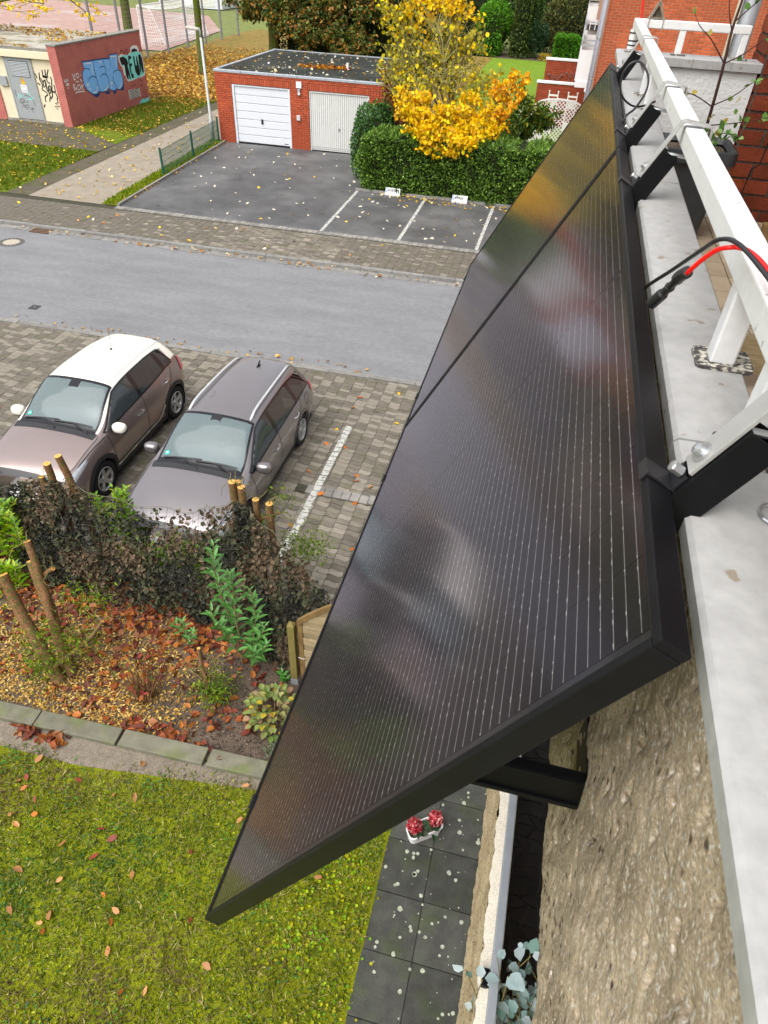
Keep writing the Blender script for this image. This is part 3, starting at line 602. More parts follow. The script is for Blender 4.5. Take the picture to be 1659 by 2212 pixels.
for l in DBL: g.ribbon([(x, TY + .006, z) for x, z in l], .018, (0, 1, 0))
g.build('graffiti_scrawl', blk, dr)
g = MB()
for l in DTAG: g.ribbon([(x, TY + .0075, z) for x, z in l], .03, (0, 1, 0))
g.build('graffiti_scrawl', cyan, dr)
# ------------------------------------------------------------------ street lamp, fences, goal
t = thing('street_lamp', 'grey street lamp post with flat lantern beside the gravel path', 'street lamp', (-15.65, 31.95, 0))
MB().tube([(-15.65, 31.95, 0), (-15.65, 31.95, .9), (-15.65, 31.95, .95), (-15.68, 31.95, 3.9)], [.085, .085, .06, .05], 12).build('pole', mat('lamp_grey', (.42, .43, .42), .6, .08), t, smooth=True)
MB().tube([(-15.68, 31.95, 3.9), (-15.69, 31.95, 4.12), (-15.75, 31.95, 4.2)], .045, 10).build('pole_collar', grey_metal, t, smooth=True)
l = MB(); l.obox((-16.0, 31.95, 4.2), (.29, 0, -.02), (0, .11, 0), (0, 0, .05)); l.build('lantern', mat('lantern_grey', (.45, .42, .38), .6, .08), t, bevel=.035)
gfm = mat('green_fence_coat', (.012, .07, .05), .45, .1, 10)
t = thing('mesh_fence', 'low green wire mesh fence along the garage forecourt edge', 'fence', (-14.95, 25.85, 0))
FP = [(-14.93, 25.85), (-15.12, 28.86), (-15.28, 31.8)]
for x, y in FP:
    p = MB().box(x - .035, x + .035, y - .025, y + .025, 0, .98).build('post', gfm, t, bevel=.004)
    MB().box(x - .04, x + .04, y - .03, y + .03, .98, 1.0).build('post_cap', plastic_black, p)
for (xa, ya), (xb, yb) in zip(FP, FP[1:]):
    b = MB(); n = 58
    for i in range(1, n):
        a = i / n; x, y = xa + (xb - xa) * a, ya + (yb - ya) * a; b.box(x - .004, x + .004, y - .004, y + .004, .06, .92)
    for z in (.08, .28, .48, .68, .88): b.tube([(xa - .008, ya, z), (xb - .008, yb, z)], .006, 4)
    b.build('mesh_panel', gfm, t, kind='stuff')
bf = mat('ball_fence_steel', (.20, .20, .215), .6, .1, 8)
t = thing('ball_fence', 'tall grey ball-stop fence with thin wires along the sports ground', 'fence', (-30.2, 57, 0))
ys = (46.4, 49.6, 52.8, 55.9, 59.2, 62.4, 65.6, 69.2)
for y in ys: MB().box(-30.26, -30.14, y - .06, y + .06, 0, 6).build('post', bf, t)
b = MB()
for i in range(24): b.tube([(-30.28, 46, .1 + i * .25), (-30.28, 69.4, .1 + i * .25)], .006, 3, cap=False)
for i in range(94): b.tube([(-30.29, 46 + i * .25, .05), (-30.29, 46 + i * .25, 6)], .0045, 3, cap=False)
b.build('wire_mesh', bf, t, kind='stuff')
t = thing('football_goal', 'white football goal with sagging white net on the clay pitch', 'goal', (-34.5, 63.7, 0))
gx, g0, g1 = -34.5, 59.8, 67.9
MB().tube([(gx, g0, 0), (gx, g0, 2.42)], .06, 8).build('goal_post', white_plastic, t)
MB().tube([(gx, g1, 0), (gx, g1, 2.42)], .06, 8).build('goal_post', white_plastic, t)
MB().tube([(gx, g0 - .06, 2.46), (gx, g1 + .06, 2.46)], .06, 8).build('crossbar', white_plastic, t)
for y in (g0, g1): MB().tube([(gx, y, 2.46), (gx + .8, y, 2.42), (gx + 1.1, y, 2.2), (gx + 2.0, y, .04)], .035, 6).build('net_support', white_plastic, t)
b = MB()
def netp(s, y):                        # s: 0 crossbar .. 1 ground at the back
    sag = .25 * math.sin(math.pi * (y - g0) / (g1 - g0)) * math.sin(math.pi * min(1, s * 1.4))
    if s < .3: return (gx + s / .3 * 1.0, y, 2.44 - .1 * s / .3 - sag)
    q = (s - .3) / .7; return (gx + 1.0 + q * 1.0 - .3 * math.sin(math.pi * q), y, 2.34 * (1 - q) - sag * (1 - q))
for i in range(41): b.tube([netp(k / 14, g0 + (g1 - g0) * i / 40) for k in range(15)], .011, 3, cap=False)
for k in range(25): b.tube([netp(k / 24, g0 + (g1 - g0) * i / 20) for i in range(21)], .011, 3, cap=False)
for y in (g0, g1):
    for i in range(13): b.tube([(gx, y, 2.4 * i / 12), (gx + 2.0 - 1.0 * i / 12, y, 2.34 * i / 12)], .011, 3, cap=False)
    for i in range(9): b.tube([(gx + .2 * i, y, 0), (gx + .12 * i, y, 2.4)], .011, 3, cap=False)
b.build('net', white_plastic, t, kind='stuff')
# pale shed far across the field
t = thing('clubhouse', 'low white building far across the sports field', 'building', (-44, 92, 0))
MB().box(-46.5, -41.5, 91, 96, 0, 3.2).build('wall', door_white, t); MB().box(-46.8, -41.2, 90.7, 96.3, 3.2, 3.4).build('roof', bf, t)
MB().box(-49.5, -49.0, 91, 91.5, 0, 2.2).build('gate_post', door_white, t)
MB().box(-45.6, -42.4, 90.97, 90.998, .2, 2.6).build('door', door_cream, t)

# ------------------------------------------------------------------ vegetation helpers
def lumps(D, k=5, amp=.12):
    f = np.ones(len(D))
    for i in range(k):
        q = rdir(1)[0]; f += amp * np.sin(D @ q * RNG.uniform(3, 7) + RNG.uniform(0, 6))
    return f
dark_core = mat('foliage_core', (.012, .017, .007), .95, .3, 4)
def bush(name, label, cat, c, r, n, size, cols, group=None, shape='ball', p=None, m=None, up=.3, core=True, zmin=0.0, shell=.3):
    t = thing(name, label, cat, (c[0], c[1], 0), group); c = np.array(c, float); r = np.array(r, float)
    if shape == 'box':
        u = RNG.uniform(-1, 1, (n, 3)); ax = RNG.choice(3, n, p=[.18, .52, .30]); sg = np.where(ax == 2, 1, np.where(ax == 1, np.where(RNG.random(n) < .85, -1, 1), np.where(RNG.random(n) < .5, -1, 1)))
        u[np.arange(n), ax] = sg
        rd = (u ** 18).sum(1, keepdims=True) ** (1 / 18); u = u / np.maximum(1, rd) ; q_ = (c + u * r) * 1.0
        lump = .10 * np.sin(q_[:, 0] * 2.1 + 1) * np.sin(q_[:, 2] * 2.7 + q_[:, 1]) + .07 * np.sin(q_[:, 0] * 5.3 + q_[:, 2] * 3.1) + .05 * np.sin(q_[:, 0] * 11 + q_[:, 2] * 7) 
        W = c + u * r; D = np.zeros((n, 3)); D[np.arange(n), ax] = sg
        W = W + D * lump[:, None] * min(1, r.min())
        P = W - D * (RNG.random((n, 1)) ** 2 * .16); D = D * .8 + RNG.normal(size=(n, 3)) * .55
    else:
        d = rdir(n); f = lumps(d)[:, None] * (1 - RNG.random((n, 1)) ** 2 * shell)
        if shape == 'column': dd = d.copy(); dd[:, :2] /= np.maximum(np.linalg.norm(dd[:, :2], axis=1, keepdims=True), .25); dd[:, 2] = np.clip(d[:, 2] * 1.6, -1, 1); P = c + dd * r * f
        else: P = c + d * r * f
        D = d * .8 + RNG.normal(size=(n, 3)) * .6
    D[:, 2] += up; k = P[:, 2] > zmin; P, D = P[k], D[k]; n = len(P)
    N = rdir(n, .6)
    L = size * RNG.uniform(.7, 1.3, n)
    leaf_mesh('foliage', P, D, N, L, L * RNG.uniform(.45, .62, n), pick(cols, n, .22, p), m or leafm, t)
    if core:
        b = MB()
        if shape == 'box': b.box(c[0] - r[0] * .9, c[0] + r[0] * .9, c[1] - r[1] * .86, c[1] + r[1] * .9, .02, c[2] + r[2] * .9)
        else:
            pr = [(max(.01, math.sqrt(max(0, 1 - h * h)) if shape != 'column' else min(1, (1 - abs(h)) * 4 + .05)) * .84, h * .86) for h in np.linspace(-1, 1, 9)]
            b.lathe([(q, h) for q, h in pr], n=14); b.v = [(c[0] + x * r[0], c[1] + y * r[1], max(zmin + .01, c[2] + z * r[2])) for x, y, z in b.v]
        b.build('inner_filler', dark_core, t)  # solid dark filler added so the foliage is not see-through
    return t
def limb(b, p0, p1, r0, r1, bend=.12, n=6, k=6):
    p0, p1 = Vector(p0), Vector(p1); L = (p1 - p0).length; o = Vector(rdir(1)[0]) * L * bend; o2 = Vector(rdir(1)[0]) * L * bend * .5; pts = []; rs = []
    for i in range(k):
        a = i / (k - 1); pts.append(p0.lerp(p1, a) + o * math.sin(math.pi * a) + o2 * math.sin(2 * math.pi * a)); rs.append(r0 + (r1 - r0) * a)
    b.tube(pts, rs, n, cap=False); return pts
def tree(name, label, base, fork, clusters, leafsize, cols, trunk_r=.12, bm=bark, tm=None, p=None, droop=-.35, m=None, group=None, cat='tree', wr=.55, tw=.012):
    """trunk to the fork, one limb to each leaf cluster, twigs inside it; clusters: (centre, radii, leaves, twigs)"""
    t = thing(name, label, cat, base, group); b = MB(); tw_b = MB()
    base, fork = Vector(base), Vector(fork)
    b.tube([base, base + Vector((0, 0, .15)), base.lerp(fork, .5) + Vector((.05, 0, 0)), fork], [trunk_r * 1.5, trunk_r * 1.15, trunk_r, trunk_r * .85], 10)
    P = []; D = []; S = []
    CC = []
    for cl_ in clusters:
        c, r, nl, ntw = cl_[:4]; CC += [pick(cl_[4] if len(cl_) > 4 else cols, nl, .2, None if len(cl_) > 4 else p)] if nl else []
        pts = limb(b, fork, c, trunk_r * .45, .02); c = np.array(c, float); r = np.array(r, float)
        ends = []
        for i in range(ntw):
            d = rdir(1)[0]; e = c + d * r * RNG.uniform(.6, 1.05); s = pts[int(RNG.integers(3, 6))]
            q = limb(tw_b, s, e, tw, tw * .35, .15, 3, 5); ends += q[2:]
            for j in range(2):
                e2 = np.array(q[3]) + rdir(1)[0] * r * .28; q2 = limb(tw_b, q[3], e2, tw * .5, tw * .3, .2, 3, 4); ends += q2[1:]
        if nl:
            if ends: E = np.array([tuple(x) for x in ends])[RNG.integers(0, len(ends), nl)] + RNG.normal(size=(nl, 3)) * r * .09
            else: E = c + rdir(nl) * r * RNG.random((nl, 1)) ** .4
            P.append(E)
    b.build('trunk', bm, t, smooth=True)
    if tw_b.f: tw_b.build('twigs', tm or twigm, t, kind='stuff')
    if P:
        P = np.concatenate(P); n = len(P); D = RNG.normal(size=(n, 3)) * .7; D[:, 2] += droop; L = leafsize * RNG.uniform(.65, 1.25, n)
        leaf_mesh('crown', P, D, rdir(n, .4), L, L * wr * RNG.uniform(.85, 1.15, n), np.concatenate(CC), m or leafm, t)
    return t
GREENS = [(.03, .075, .012), (.05, .11, .02), (.075, .15, .028), (.022, .05, .012)]

# hedge and shrubs along the forecourt
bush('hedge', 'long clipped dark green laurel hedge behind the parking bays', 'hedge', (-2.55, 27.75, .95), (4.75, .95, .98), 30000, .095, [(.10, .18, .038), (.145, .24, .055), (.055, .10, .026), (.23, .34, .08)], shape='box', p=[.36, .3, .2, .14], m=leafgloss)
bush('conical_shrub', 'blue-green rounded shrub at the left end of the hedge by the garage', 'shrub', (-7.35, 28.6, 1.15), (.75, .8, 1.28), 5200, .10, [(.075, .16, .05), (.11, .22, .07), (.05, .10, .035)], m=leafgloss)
bush('conical_shrub', 'small light green shrub top beside the white slatted garage door', 'shrub', (-7.3, 30.3, 1.5), (.6, .55, 1.05), 2600, .09, [(.05, .13, .03), (.09, .20, .045)], m=leafgloss)
tree('creeper_shrub', 'reddish brown bare shrub against the right end of the garage', (-7.0, 31.2, 0), (-7.0, 31.2, .9), [((-7.1, 31.0, 2.9), (.7, .5, .8), 420, 20), ((-6.8, 30.8, 1.9), (.6, .5, .7), 380, 16), ((-7.2, 31.2, 3.4), (.6, .4, .4), 260, 12)], .11, [(.26, .07, .05), (.32, .14, .06), (.18, .06, .05)], .06, cat='shrub')
Y1 = [(.85, .55, .02), (.80, .46, .015), (.86, .62, .06), (.72, .52, .03)]
OL = [(.46, .40, .06), (.38, .35, .08), (.62, .50, .05), (.33, .32, .09), (.74, .52, .03)]
OR = [(.80, .40, .02), (.72, .32, .02), (.82, .50, .04)]
tree('yellow_tree', 'autumn tree with bright yellow leaves leaning over the hedge', (-4.2, 29.6, 0), (-4.3, 29.2, 1.6),
     [((-4.3, 27.3, 2.55), (1.5, .9, .75), 1250, 28), ((-3.9, 26.75, 1.95), (1.3, .55, .5), 1000, 22), ((-5.5, 27.6, 2.9), (1.0, .8, .7), 620, 18), ((-2.9, 27.3, 2.2), (.8, .7, .55), 420, 14), ((-3.2, 27.8, 3.0), (1.0, .7, .6), 330, 18), ((-4.9, 26.85, 2.2), (.9, .5, .5), 480, 14),
      ((-2.2, 28.6, 3.3), (.65, .7, .75), 330, 14, OR), ((-2.3, 28.6, 2.6), (.6, .6, .6), 260, 12, OR), ((-4.5, 29.4, 3.6), (1.4, 1.0, .8), 300, 60, OL), ((-6.3, 30.0, 4.2), (1.3, .9, 1.1), 320, 70, OL), ((-4.8, 30.3, 4.8), (1.2, 1.0, 1.0), 400, 64, OL), ((-6.9, 30.0, 3.6), (.9, .8, .9), 190, 40, OL),
      ((-5.5, 30.4, 6.0), (1.5, .9, .7), 800, 36), ((-4.1, 30.3, 4.5), (.9, .8, 1.0), 200, 36, OL), ((-3.2, 29.4, 3.4), (1.0, .8, .8), 150, 30, OL), ((-6.7, 30.4, 5.3), (1.0, .8, .9), 380, 26, OL), ((-1.9, 28.8, 3.7), (.5, .5, .6), 150, 10, OR), ((-5.7, 29.2, 3.3), (1.2, .8, .7), 160, 34, OL)],
     .145, Y1, .11, tm=mat('yellow_tree_twig', (.25, .235, .11), .9, .2, 10), droop=-.7, wr=.8, tw=.018)
tree('butterfly_bush', 'loose green shrub with narrow leaves in front of the white lattice fence', (-1.7, 31.0, 0), (-1.7, 31.0, .7),
     [((-1.9, 30.9, 1.9), (.8, .7, .7), 700, 20), ((-1.3, 30.9, 2.3), (.7, .6, .7), 600, 18), ((-2.5, 30.7, 1.6), (.6, .6, .6), 450, 14), ((-1.9, 31.1, 2.8), (.5, .5, .5), 200, 12), ((-.8, 30.8, 2.4), (.6, .5, .5), 350, 14), ((-.6, 30.5, 1.6), (.5, .5, .6), 300, 10)],
     .24, [(.09, .16, .035), (.13, .21, .05), (.19, .20, .04), (.06, .11, .03)], .05, wr=.3, cat='shrub')
# far trees behind the garage
BEECH = [(.05, .08, .02), (.085, .12, .03), (.18, .17, .045), (.34, .18, .05), (.38, .20, .08), (.03, .05, .015)]
tree('beech_tree', 'large beech with dark green and orange leaves behind the garage', (-19.5, 50, 0), (-19.4, 50, 3.6),
     [((-19.8, 48.5, 3.9), (1.9, 1.4, 1.0), 1500, 14), ((-17.2, 48.0, 3.5), (1.9, 1.4, 1.3), 2100, 16), ((-14.8, 48.0, 3.3), (1.8, 1.4, 1.4), 2000, 16), ((-12.8, 48.0, 3.0), (1.6, 1.3, 1.4), 1600, 14), ((-18.5, 49.5, 5.2), (2.2, 1.6, 1.2), 1800, 14), ((-15.5, 49.0, 5.0), (2.4, 1.6, 1.3), 2200, 14), ((-12.4, 49.0, 4.6), (2.0, 1.5, 1.2), 1600, 12), ((-16.4, 47.5, 2.6), (1.4, 1.0, .8), 700, 10), ((-13.4, 47.3, 2.2), (1.4, .9, .7), 700, 10)],
     .21, BEECH, .34, bm=mossbark, p=[.28, .26, .16, .12, .10, .08], wr=.6, tw=.02)
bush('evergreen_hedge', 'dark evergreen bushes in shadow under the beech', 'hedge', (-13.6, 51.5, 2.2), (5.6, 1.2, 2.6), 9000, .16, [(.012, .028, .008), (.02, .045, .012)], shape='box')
for (x, y, r, lab) in ((-31.0, 52, .30, 'mossy tree trunk standing just behind the graffiti building'), (-24.06, 48.75, .21, 'slender dark tree trunk behind the street lamp')):
    tree('street_tree', lab, (x, y, 0), (x + .1, y, 7.0), [((x - 2.5, y + .5, 10.2), (2.2, 2, 1.5), 500, 8), ((x + 2.4, y, 10.5), (2.2, 2, 1.5), 500, 8), ((x, y + 1.5, 11.8), (2.4, 2, 1.5), 600, 8), ((x, y - 1, 9.4), (1.6, 1.6, 1.0), 300, 8)], .24, Y1, r, bm=mossbark, group='trees by the sports ground')
# linden at the left edge, reaching over the transformer roof
tree('linden_tree', 'branches with sparse yellow leaves hanging over the graffiti building roof', (-33.5, 37.5, 0), (-33.0, 37.2, 4.0),
     [((-28.6, 36.2, 4.5), (1.9, 1.0, .5), 170, 9), ((-26.2, 36.6, 4.25), (1.6, .9, .35), 110, 8), ((-29.5, 35.5, 4.0), (1.6, .9, .45), 120, 8), ((-24.2, 37.2, 3.9), (1.5, .8, .35), 45, 7), ((-31.5, 36.5, 5.2), (2.2, 1.6, 1.0), 260, 8)], .20, Y1, .25, bm=mossbark, tw=.016)
# garden beyond the opposite house
G2 = [(.05, .115, .02), (.075, .16, .03), (.035, .08, .016)]
bush('topiary', 'bright green dome-shaped topiary bush at the end of the far lawn', 'topiary', (-7.4, 69.5, 1.6), (1.35, 1.2, 1.9), 6000, .17, [(.11, .26, .04), (.17, .35, .06), (.07, .17, .03)])
bush('conifer', 'tall olive green columnar conifer next to the dome topiary', 'conifer', (-5.1, 69.2, 2.3), (.75, .75, 2.6), 4200, .17, [(.085, .125, .035), (.12, .16, .045), (.06, .09, .025)], shape='column')
bush('conifer', 'slim light green conifer right of the olive column', 'conifer', (-3.95, 69.6, 2.6), (.45, .45, 2.2), 2200, .15, [(.10, .17, .05), (.16, .24, .09), (.06, .12, .03)], shape='column')
bush('conifer', 'low dark blue-green weeping conifer on a short trunk', 'conifer', (-3.6, 69.0, 1.35), (.7, .6, 1.1), 2200, .16, [(.025, .055, .025), (.04, .08, .035)], zmin=.5)
bush('clipped_hedge', 'small square bright green hedge block by the white balcony', 'hedge', (-1.0, 68.8, .85), (1.15, .8, .88), 4200, .12, [(.08, .21, .03), (.12, .28, .045)], shape='box')
bush('background_shrub', 'broad greyish green shrub mass above the square hedge', 'shrub', (-.9, 73, 2.2), (2.1, 1.6, 3.0), 6200, .2, [(.085, .11, .04), (.13, .15, .055), (.18, .15, .05)])
bush('background_shrub', 'dark green shrub behind the dome topiary', 'shrub', (-9.0, 73.5, 2.2), (3.2, 1.5, 3.2), 6000, .22, [(.02, .045, .012), (.035, .065, .018)])
bush('background_shrub', 'shaded brownish shrub between the columnar conifers', 'shrub', (-4.2, 75, 2.4), (2.6, 1.2, 3.2), 4500, .22, [(.03, .045, .014), (.07, .06, .02)])
P = np.column_stack([RNG.uniform(-3.3, -1.8, 350), RNG.uniform(68, 73, 350), np.full(350, .03)])
leaf_mesh('fallen_leaves', P, rdir(350) * [1, 1, .1], rdir(350, 3), .16, .1, pick([(.7, .5, .08), (.6, .45, .12)], 350), leafm)
# ------------------------------------------------------------------ opposite house
t = thing('brick_house', 'orange brick house across the street with white side balconies', 'house', (4, 27.5, 0))
hx = .62
hw = MB().box(hx, 12, 27.5, 56, 0, 9).build('wall', mortar_lt, t)
brickwork(hw, (hx, 27.5, 2.6), (1, 0, 0), (0, -1, 0), 5.6, 4.4, brick_or, .076, .25, joint=.018, prio=lambda u, z: abs(u - 2) + abs(z - 2.6))
pipe_m = mat('grey_downpipe', (.27, .27, .30), .5, .08, 6)
for x, y, r in ((.52, 27.40, .055), (.46, 27.9, .035)):
    p = MB().tube([(x, y, .2), (x, y, 9)], r, 12).build('downpipe', pipe_m, t, smooth=True)
    for z in (4.1, 5.2, 6.3): MB().lathe([(r, 0), (r + .012, 0), (r + .012, .05), (r, .05)], (x, y, z), n=12).build('pipe_clip', steel, p)
bal_m = mat('balcony_white_sheet', (.72, .73, .74), .5, .04, 2)
for k, (y0, y1) in enumerate(((30, 35.5), (37.5, 43), (53, 55.5))):
    bl = MB().box(.05, .60, y0, y0 + .05, 3.68, 4.64).build('balcony', bal_m, t)
    MB().box(.03, .60, y0 - .05, y1, 3.5, 3.68).build('balcony_slab', bal_m, bl)
    MB().box(.0, .05, y0, y1, 3.68, 4.64).build('front_panel', bal_m, bl)
    b = MB()
    for i in range(int((y1 - y0) / .12)): b.box(-.012, 0, y0 + i * .12, y0 + i * .12 + .06, 3.7, 4.62)
    b.build('panel_ribs', bal_m, bl, kind='stuff')
    for z in (4.76, 4.9): MB().box(-.01, .60, y0 - .02, y0 + .03, z, z + .05).box(-.01, .04, y0 + .031, y1, z, z + .05).build('rail', zinc, bl)
    MB().box(.05, .6, y1 - .05, y1, 3.68, 4.64).build('end_panel', bal_m, bl)
pl = thing('window_box', 'dark planter box hung on the white neighbour balcony', 'planter', (.3, 37.4, 4.7))
MB().box(.1, .58, 37.2, 37.42, 4.66, 4.86).build('box', dark_pot, pl, bevel=.01)
for x in (.2, .42): MB().box(x, x + .03, 37.17, 37.19, 4.68, 5.0).build('hanger', white_plastic, pl)
for (y, x0, zt, lab) in ((42, -1.85, 2.04, 'nearer brick terrace wall with white cap beside the opposite house'), (46, -1.72, 2.62, 'farther brick terrace wall with white cap and wrought iron ornament')):
    wt = thing('terrace_wall', lab, 'wall', (x0, y, 0))
    ww = MB().box(x0, .7, y, y + .24, 0, zt - .1).build('wall', mortar, wt)
    brickwork(ww, (x0, y, 0), (1, 0, 0), (0, -1, 0), .7 - x0, zt - .1, brick_tr, .083, .26, nsingle=160, prio=lambda u, z: -z)
    MB().box(x0 - .04, .7, y - .05, y + .29, zt - .1, zt).build('cap', mat('wall_cap_white', (.72, .73, .75), .5, .05), wt, bevel=.01)
    if y == 46:
        b = MB(); iron2 = mat('wrought_iron', (.14, .13, .13), .6, .1)
        for ox, oz in ((-1.1, 1.78), (-.15, 1.9)):
            b.tube([(ox - .35, y - .06, oz + .05), (ox - .25, y - .06, oz - .02), (ox - .12, y - .06, oz - .12), (ox, y - .06, oz - .05), (ox + .12, y - .06, oz - .12), (ox + .25, y - .06, oz - .02), (ox + .35, y - .06, oz + .05)], .012, 5)
            b.tube([(ox - .12, y - .06, oz + .08), (ox, y - .06, oz + .02), (ox + .12, y - .06, oz + .08)], .012, 5)
            for s_ in (-1, 1): b.lathe([(0, -.04), (.05, -.03), (.06, 0), (.05, .03), (0, .04)], (ox + s_ * .36, y - .06, oz + .07), n=8); b.tube([(ox + s_ * .15, y - .06, oz - .1), (ox + s_ * .15, y - .06, oz - .3)], .015, 5)
        b.build('iron_ornament', iron2, wt)
MB().lathe([(0, -.1), (.06, -.085), (.1, -.04), (.105, .02), (.08, .08), (0, .1)], (.5, 30.0, 3.42), n=16).build('globe_lamp', white_plastic, t, smooth=True)
# white lattice fence
wt = thing('lattice_fence', 'white garden fence panel with arched top and diagonal lattice', 'fence', (-.6, 35, 0))
ly = 35.0
def arch(x): return 2.02 + .26 * math.sqrt(max(0, 1 - ((x + .45) / 1.0) ** 2))
top = [(x, arch(x)) for x in np.linspace(-1.4, .5, 25)]
b = MB()
for (xa, za_), (xb, zb) in zip(top, top[1:]): b.prism([(xa, ly, za_), (xb, ly, zb), (xb, ly, zb + .07), (xa, ly, za_ + .07)], (0, .05, 0))
b.build('arched_rail', white_plastic, wt)
def inlat(x, z): return z < arch(x) + .02 and z > .5 and abs(x + .45) < .35 + max(0, (z - .5)) * .32 and -1.35 < x < .5
b = MB()
for s_ in (-1, 1):
    for k in range(-20, 24):
        run = None; x0 = -.45 + k * .16
        for i in range(90):
            z = .5 + i * .02; x = x0 + s_ * (z - 1.4)
            ok = inlat(x, z)
            if ok and run is None: run = (x, z)
            if (not ok or i == 89) and run is not None:
                if z - run[1] > .05: b.obox(((run[0] + x) / 2, ly + .02 + .008 * s_, (run[1] + z) / 2), ((x - run[0]) / 2, 0, (z - run[1]) / 2), (0, .006, 0), (.012, 0, -.012 * s_))
                run = None
b.build('lattice', white_plastic, wt, kind='stuff')
for sgn in (-1, 1):
    for i in range(11):
        z0 = .12 + i * .155; xe = -.45 + sgn * (.4 + max(0, z0 + .15 - .5) * .32); xo = -.45 + sgn * .95
        if (xo - xe) * sgn > .06: MB().box(min(xe, xo), max(xe, xo), ly + .0, ly + .03, z0, z0 + .145).build('plank', white_plastic, wt)
wt = thing('board_fence', 'white horizontal board fence panel left of the lattice panel', 'fence', (-2, 35, 0))
for i in range(12): MB().box(-2.1, -1.46, ly, ly + .03, .1 + i * .155, .245 + i * .155).build('plank', white_plastic, wt)
for x in (-2.13, -1.46):
    MB().box(x - .035, x + .035, ly - .02, ly + .05, 0, 2.0).build('post', white_plastic, wt)
    MB().lathe([(0, -.06), (.04, -.05), (.055, 0), (.04, .05), (0, .06)], (x, ly + .015, 2.06), n=10).build('post_ball', white_plastic, wt, smooth=True)
for x, lab in ((-.9, 'left white lattice chair-back planter by the brick terrace wall'), (.05, 'right white lattice chair-back planter by the brick terrace wall')):
    wt = thing('trellis_planter', lab, 'planter', (x, 40.6, 0))
    for s_ in (-.22, .22):
        MB().box(x + s_ - .025, x + s_ + .025, 40.58, 40.63, 0, 1.75).build('post', white_plastic, wt)
        MB().lathe([(0, -.045), (.035, -.03), (.045, 0), (.035, .03), (0, .045)], (x + s_, 40.605, 1.8), n=8).build('post_ball', white_plastic, wt)
    MB().box(x - .2, x + .2, 40.59, 40.62, 1.6, 1.68).build('rail', white_plastic, wt)
    b = MB()
    for k in range(-4, 5):
        for s_ in (-1, 1): b.obox((x + k * .07 * .5, 40.605 + .006 * s_, 1.3), (.13 * s_ * .6, 0, .2), (0, .004, 0), (.012, 0, 0))
    b.build('lattice', white_plastic, wt)
    MB().box(x - .24, x + .24, 40.45, 40.57, 0, .5).build('box', white_plastic, wt)

# ------------------------------------------------------------------ signs at the parking bays
SEG = {'W': [((0, 1), (.2, 0)), ((.2, 0), (.5, .7)), ((.5, .7), (.8, 0)), ((.8, 0), (1, 1))], 'O': [((0, 0), (1, 0)), ((1, 0), (1, 1)), ((1, 1), (0, 1)), ((0, 1), (0, 0))], 'H': [((0, 0), (0, 1)), ((1, 0), (1, 1)), ((0, .5), (1, .5))],
       'N': [((0, 0), (0, 1)), ((0, 1), (1, 0)), ((1, 0), (1, 1))], 'U': [((0, 1), (0, 0)), ((0, 0), (1, 0)), ((1, 0), (1, 1))], 'G': [((1, 1), (0, 1)), ((0, 1), (0, 0)), ((0, 0), (1, 0)), ((1, 0), (1, .5)), ((1, .5), (.5, .5))],
       '4': [((.7, 0), (.7, 1)), ((.7, 1), (0, .35)), ((0, .35), (1, .35))], '7': [((0, 1), (1, 1)), ((1, 1), (.35, 0))], 'P': [((0, 0), (0, 1)), ((0, 1), (1, 1)), ((1, 1), (1, .5)), ((1, .5), (0, .5))], ' ': []}
def text(b, s, x, y, z, wd, ht, adv, th, tilt=0):
    for ch in s:
        for (p, q) in SEG[ch]: b.ribbon([(x + p[0] * wd, y + tilt * p[1] * ht, z + p[1] * ht), (x + q[0] * wd, y + tilt * q[1] * ht, z + q[1] * ht)], th, (0, 1, 0))
        x += adv
sign_blue = mat('sign_blue', (.02, .10, .42), .5, .05)
for (x, num, lab) in ((-6.18, '4', 'left white sign reading wohnung 4 below the yellow tree'), (-3.62, '7', 'right white sign reading wohnung 7 partly covered by hedge leaves')):
    wt = thing('parking_sign', lab, 'sign', (x + .27, 26.62, 0), 'parking signs at the hedge kerb')
    pl = MB().prism([(x, 26.60, .10), (x + .56, 26.60, .10), (x + .56, 26.66, .26), (x, 26.66, .26)], (0, .012, -.005)).build('plate', white_plastic, wt)
    MB().box(x - .01, x + .57, 26.52, 26.62, .01, .095).build('sign_foot', door_white, wt, bevel=.01)
    k = 6 / 16
    b = MB(); b.face([(x + .015, 26.597 + .01 * k, .11), (x + .075, 26.597 + .01 * k, .11), (x + .075, 26.597 + .15 * k, .25), (x + .015, 26.597 + .15 * k, .25)]); b.build('blue_field', sign_blue, pl)
    b = MB(); text(b, 'P', x + .033, 26.594 + .03 * k, .13, .026, .1, .05, .012, k); b.build('letter', wht, pl)
    b = MB(); text(b, 'WOHNUNG ' + num, x + .095, 26.595 + .03 * k, .13, .034, .1, .0505, .011, k); b.build('lettering', blk, pl)
# ------------------------------------------------------------------ cars
def pchip(X, Yv, x):
    X = np.asarray(X, float); Yv = np.asarray(Yv, float); h = np.diff(X); dl = np.diff(Yv, axis=0) / h[:, None]; n = len(X)
    d = np.zeros_like(Yv)
    for i in range(1, n - 1):
        a, c = dl[i - 1], dl[i]; ok = a * c > 0; w1, w2 = 2 * h[i] + h[i - 1], h[i] + 2 * h[i - 1]
        with np.errstate(divide='ignore', invalid='ignore'): d[i] = np.where(ok, (w1 + w2) / (w1 / a + w2 / c), 0)
    d[0], d[-1] = dl[0], dl[-1]
    k = np.clip(np.searchsorted(X, x, side='right') - 1, 0, n - 2); t = ((x - X[k]) / h[k])[:, None]; hk = h[k][:, None]
    return (1 + 2 * t) * (1 - t) ** 2 * Yv[k] + t * (1 - t) ** 2 * hk * d[k] + t * t * (3 - 2 * t) * Yv[k + 1] + t * t * (t - 1) * hk * d[k + 1]
